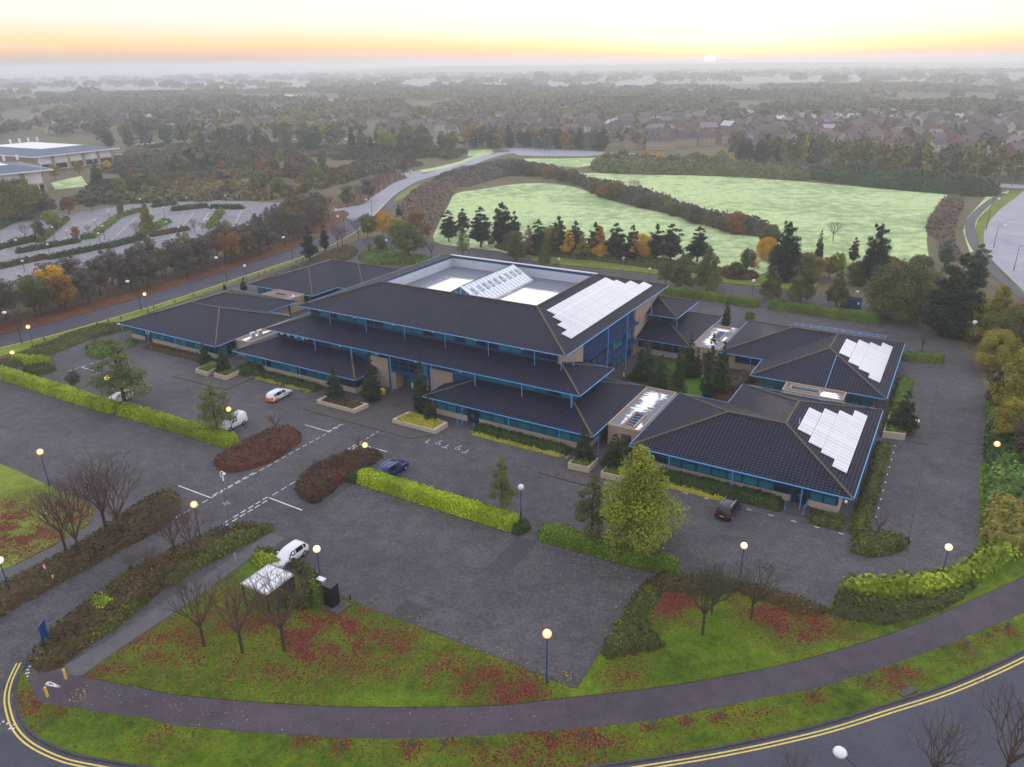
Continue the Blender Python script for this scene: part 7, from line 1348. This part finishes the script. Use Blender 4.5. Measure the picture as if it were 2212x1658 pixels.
# tower blocks far away
for x, y, w_, h_, lab in ((1156, 186, 30, 27, 'grey tower block standing above the far trees'), (1196, 178, 34, 15, 'faint lower block right of the tower block')):
    g = G(x, y); e = empty('tower_block', (*g, 0), .1, lab, 'building'); MB().box(0, w_, 0, 20, 0, h_).build('wall', M['brick_grey'] if 'brick_grey' in M else M['polegrey'], e); MB().box(3, 8, 5, 12, h_, h_+3).build('rooftop_hut', M['polegrey'], e); MB().box(14, 19, 5, 12, h_, h_+4).build('rooftop_hut', M['polegrey'], e)
# ================================================================== DISTANT WOODLAND (too many to count) AND HILLS
def mass_trees(name, pos, hs, ws, mat, label, nq=46, seed=1, tone=None):
    r = np.random.default_rng(seed); n = len(pos); pos = np.asarray(pos); hs = np.asarray(hs); ws = np.asarray(ws)
    d = r.normal(size=(n, nq, 3)); d /= np.linalg.norm(d, axis=2, keepdims=True); d[:, :, 2] = np.abs(d[:, :, 2])*1.0-.25
    rad = (.55+.5*r.random((n, nq, 1)))
    cen = np.stack([pos[:, None, 0]+d[:, :, 0]*rad[:, :, 0]*ws[:, None], pos[:, None, 1]+d[:, :, 1]*rad[:, :, 0]*ws[:, None], hs[:, None]*(.42+.5*d[:, :, 2]*rad[:, :, 0])], 2).reshape(-1, 3)
    nor = (d+r.normal(size=d.shape)*.6).reshape(-1, 3); sz = np.repeat(ws*.30, nq)*(.6+.8*r.random(n*nq)); tt = r.random(n) if tone is None else tone
    t = np.clip(np.repeat(tt, nq)*.8+.1+r.normal(size=n*nq)*.1, 0, 1)
    o = link(name, quads_mesh(name, cen, nor, sz, t, M[mat])); return tag(o, label, 'woodland', None, 'stuff')
r = np.random.default_rng(21); pos = []; hs = []; ws = []
excl = [np.array(GP(p)) for p in ([(600, 222), (740, 222), (740, 203), (540, 203), (540, 214)], [(-200, 470), (640, 440), (640, 425), (-200, 440)], [(-100, 440), (250, 440), (300, 330), (-100, 330)])]
roadring = np.array(ring)
cand = 9000
D_ = np.sqrt(r.uniform(430**2, 1650**2, cand)); A_ = r.uniform(-.66, .66, cand); q = np.column_stack([np.sin(A_)*D_, np.cos(A_)*D_])
keep = np.ones(cand, bool)
for e_ in excl: keep &= polydist(q, e_) < 0
hpA = np.array(hp); 
near = np.array([np.min((hpA[:, 0]-a)**2+(hpA[:, 1]-b)**2) for a, b in q]); keep &= near > 90
patch = vnoise(q, 1/140, 4)*.6+vnoise(q, 1/50, 6)*.4
insub = (near < 35**2); keep &= np.where(insub, r.random(cand) < .32, patch > .49+.05*r.normal(size=cand))
# keep the road ring, fields and heath clear
dr = np.array([np.min((roadring[:, 0]-a)**2+(roadring[:, 1]-b)**2) for a, b in q]); keep &= dr > 22**2
yy = q[:, 1]; keep &= ~((q[:, 0] > -60) & (yy < 455) & (q[:, 0] < 60)) & ~((q[:, 0] > 60) & (yy < 400))
q = q[keep][:6500]; D2 = np.hypot(*q.T)
hs = r.uniform(7, 13, len(q))*(.8+.5*vnoise(q, 1/90, 12)); ws = r.uniform(3.5, 6.5, len(q))*(1+D2/2500)
mass_trees('distant_woodland', q, hs, ws, 'farwood', 'hazy mixed autumn woodland and gardens stretching to the horizon', 44, 5, tone=np.clip(vnoise(q, 1/160, 15)*.7+r.random(len(q))*.45-.1, 0, 1))
n = 900; D_ = np.sqrt(r.uniform(1600**2, 4200**2, n)); A_ = r.uniform(-.68, .68, n); q = np.column_stack([np.sin(A_)*D_, np.cos(A_)*D_]); k = (vnoise(q, 1/600, 4)*.6+vnoise(q, 1/220, 8)*.4) > .40; q = q[k]; D_ = D_[k]
mass_trees('far_woodland', q, r.uniform(9, 17, len(q))*(.8+.6*vnoise(q, 1/500, 3)), r.uniform(12, 24, len(q)), 'farwood', 'faint woods close to the horizon', 34, 6)
# low scrub on the heath and brown ground between the belts
r = np.random.default_rng(9)
P = np.array(GP([(130, 445), (600, 432), (735, 400), (830, 372), (960, 352), (1020, 330), (900, 318), (560, 312), (300, 318), (240, 345), (200, 400)])); x0, y0 = P.min(0); x1, y1 = P.max(0)
q = np.column_stack([r.uniform(x0, x1, 9000), r.uniform(y0, y1, 9000)]); q = q[polydist(q, P) > 2]; q = q[(vnoise(q, 1/22, 5) > .36)][:3800]
fr = np.array(far_road); dfr = np.array([np.min((fr[:, 0]-a)**2+(fr[:, 1]-b)**2) for a, b in q]); q = q[dfr > 13**2]
mass_trees('scrub', q, r.uniform(1.0, 3.2, len(q)), r.uniform(1.6, 3.2, len(q)), 'heathscrub' if 'heathscrub' in M else 'farwood', 'brown and green scrub covering the heath', 26, 8, tone=np.clip(vnoise(q, 1/40, 15)*.9+r.random(len(q))*.35-.2, 0, 1))
# hills on the horizon
hx = np.linspace(-5200, 5600, 150)
for nm, yy0, pts in (('hills', 5300, [(-5200, -2), (-1900, 0), (-1100, 12), (-750, 26), (-450, 36), (0, 38), (700, 35), (1500, 37), (2300, 34), (3000, 22), (4200, 10), (5600, 0)]), ('hills', 3300, [(-5200, 0), (-1200, 2), (-600, 7), (0, 11), (500, 9), (1100, 13), (1600, 12), (2300, 7), (3400, 2), (5600, 0)])):
    z = np.interp(hx, [p[0] for p in pts], [p[1] for p in pts])+2.5*vnoise(np.column_stack([hx, hx*0]), 1/240, 3)-2; V = [(x, yy0-300, -2) for x in hx]+[(x, yy0+300, zz) for x, zz in zip(hx, z)]+[(x, yy0+1500, -2) for x in hx]; n = len(hx)
    me = bpy.data.meshes.new(nm); me.from_pydata(V, [], [(i, i+1, n+i+1, n+i) for i in range(n-1)]+[(n+i, n+i+1, 2*n+i+1, 2*n+i) for i in range(n-1)]); me.materials.append(M['earth']); tag(link(nm, me), kind='structure')
# ================================================================== HAZE
hz = bpy.data.materials.new('haze_air'); hz.use_nodes = True; t = hz.node_tree; t.nodes.clear(); o_ = t.nodes.new('ShaderNodeOutputMaterial'); v_ = t.nodes.new('ShaderNodeVolumePrincipled')
v_.inputs['Color'].default_value = (.80, .85, .92, 1); v_.inputs['Density'].default_value = .00041; v_.inputs['Anisotropy'].default_value = .45; t.links.new(v_.outputs[0], o_.inputs['Volume'])
m = MB().box(-12500, 12500, -900, 12400, -3.5, 62); hb = m.build('haze', hz); tag(hb, kind='stuff')
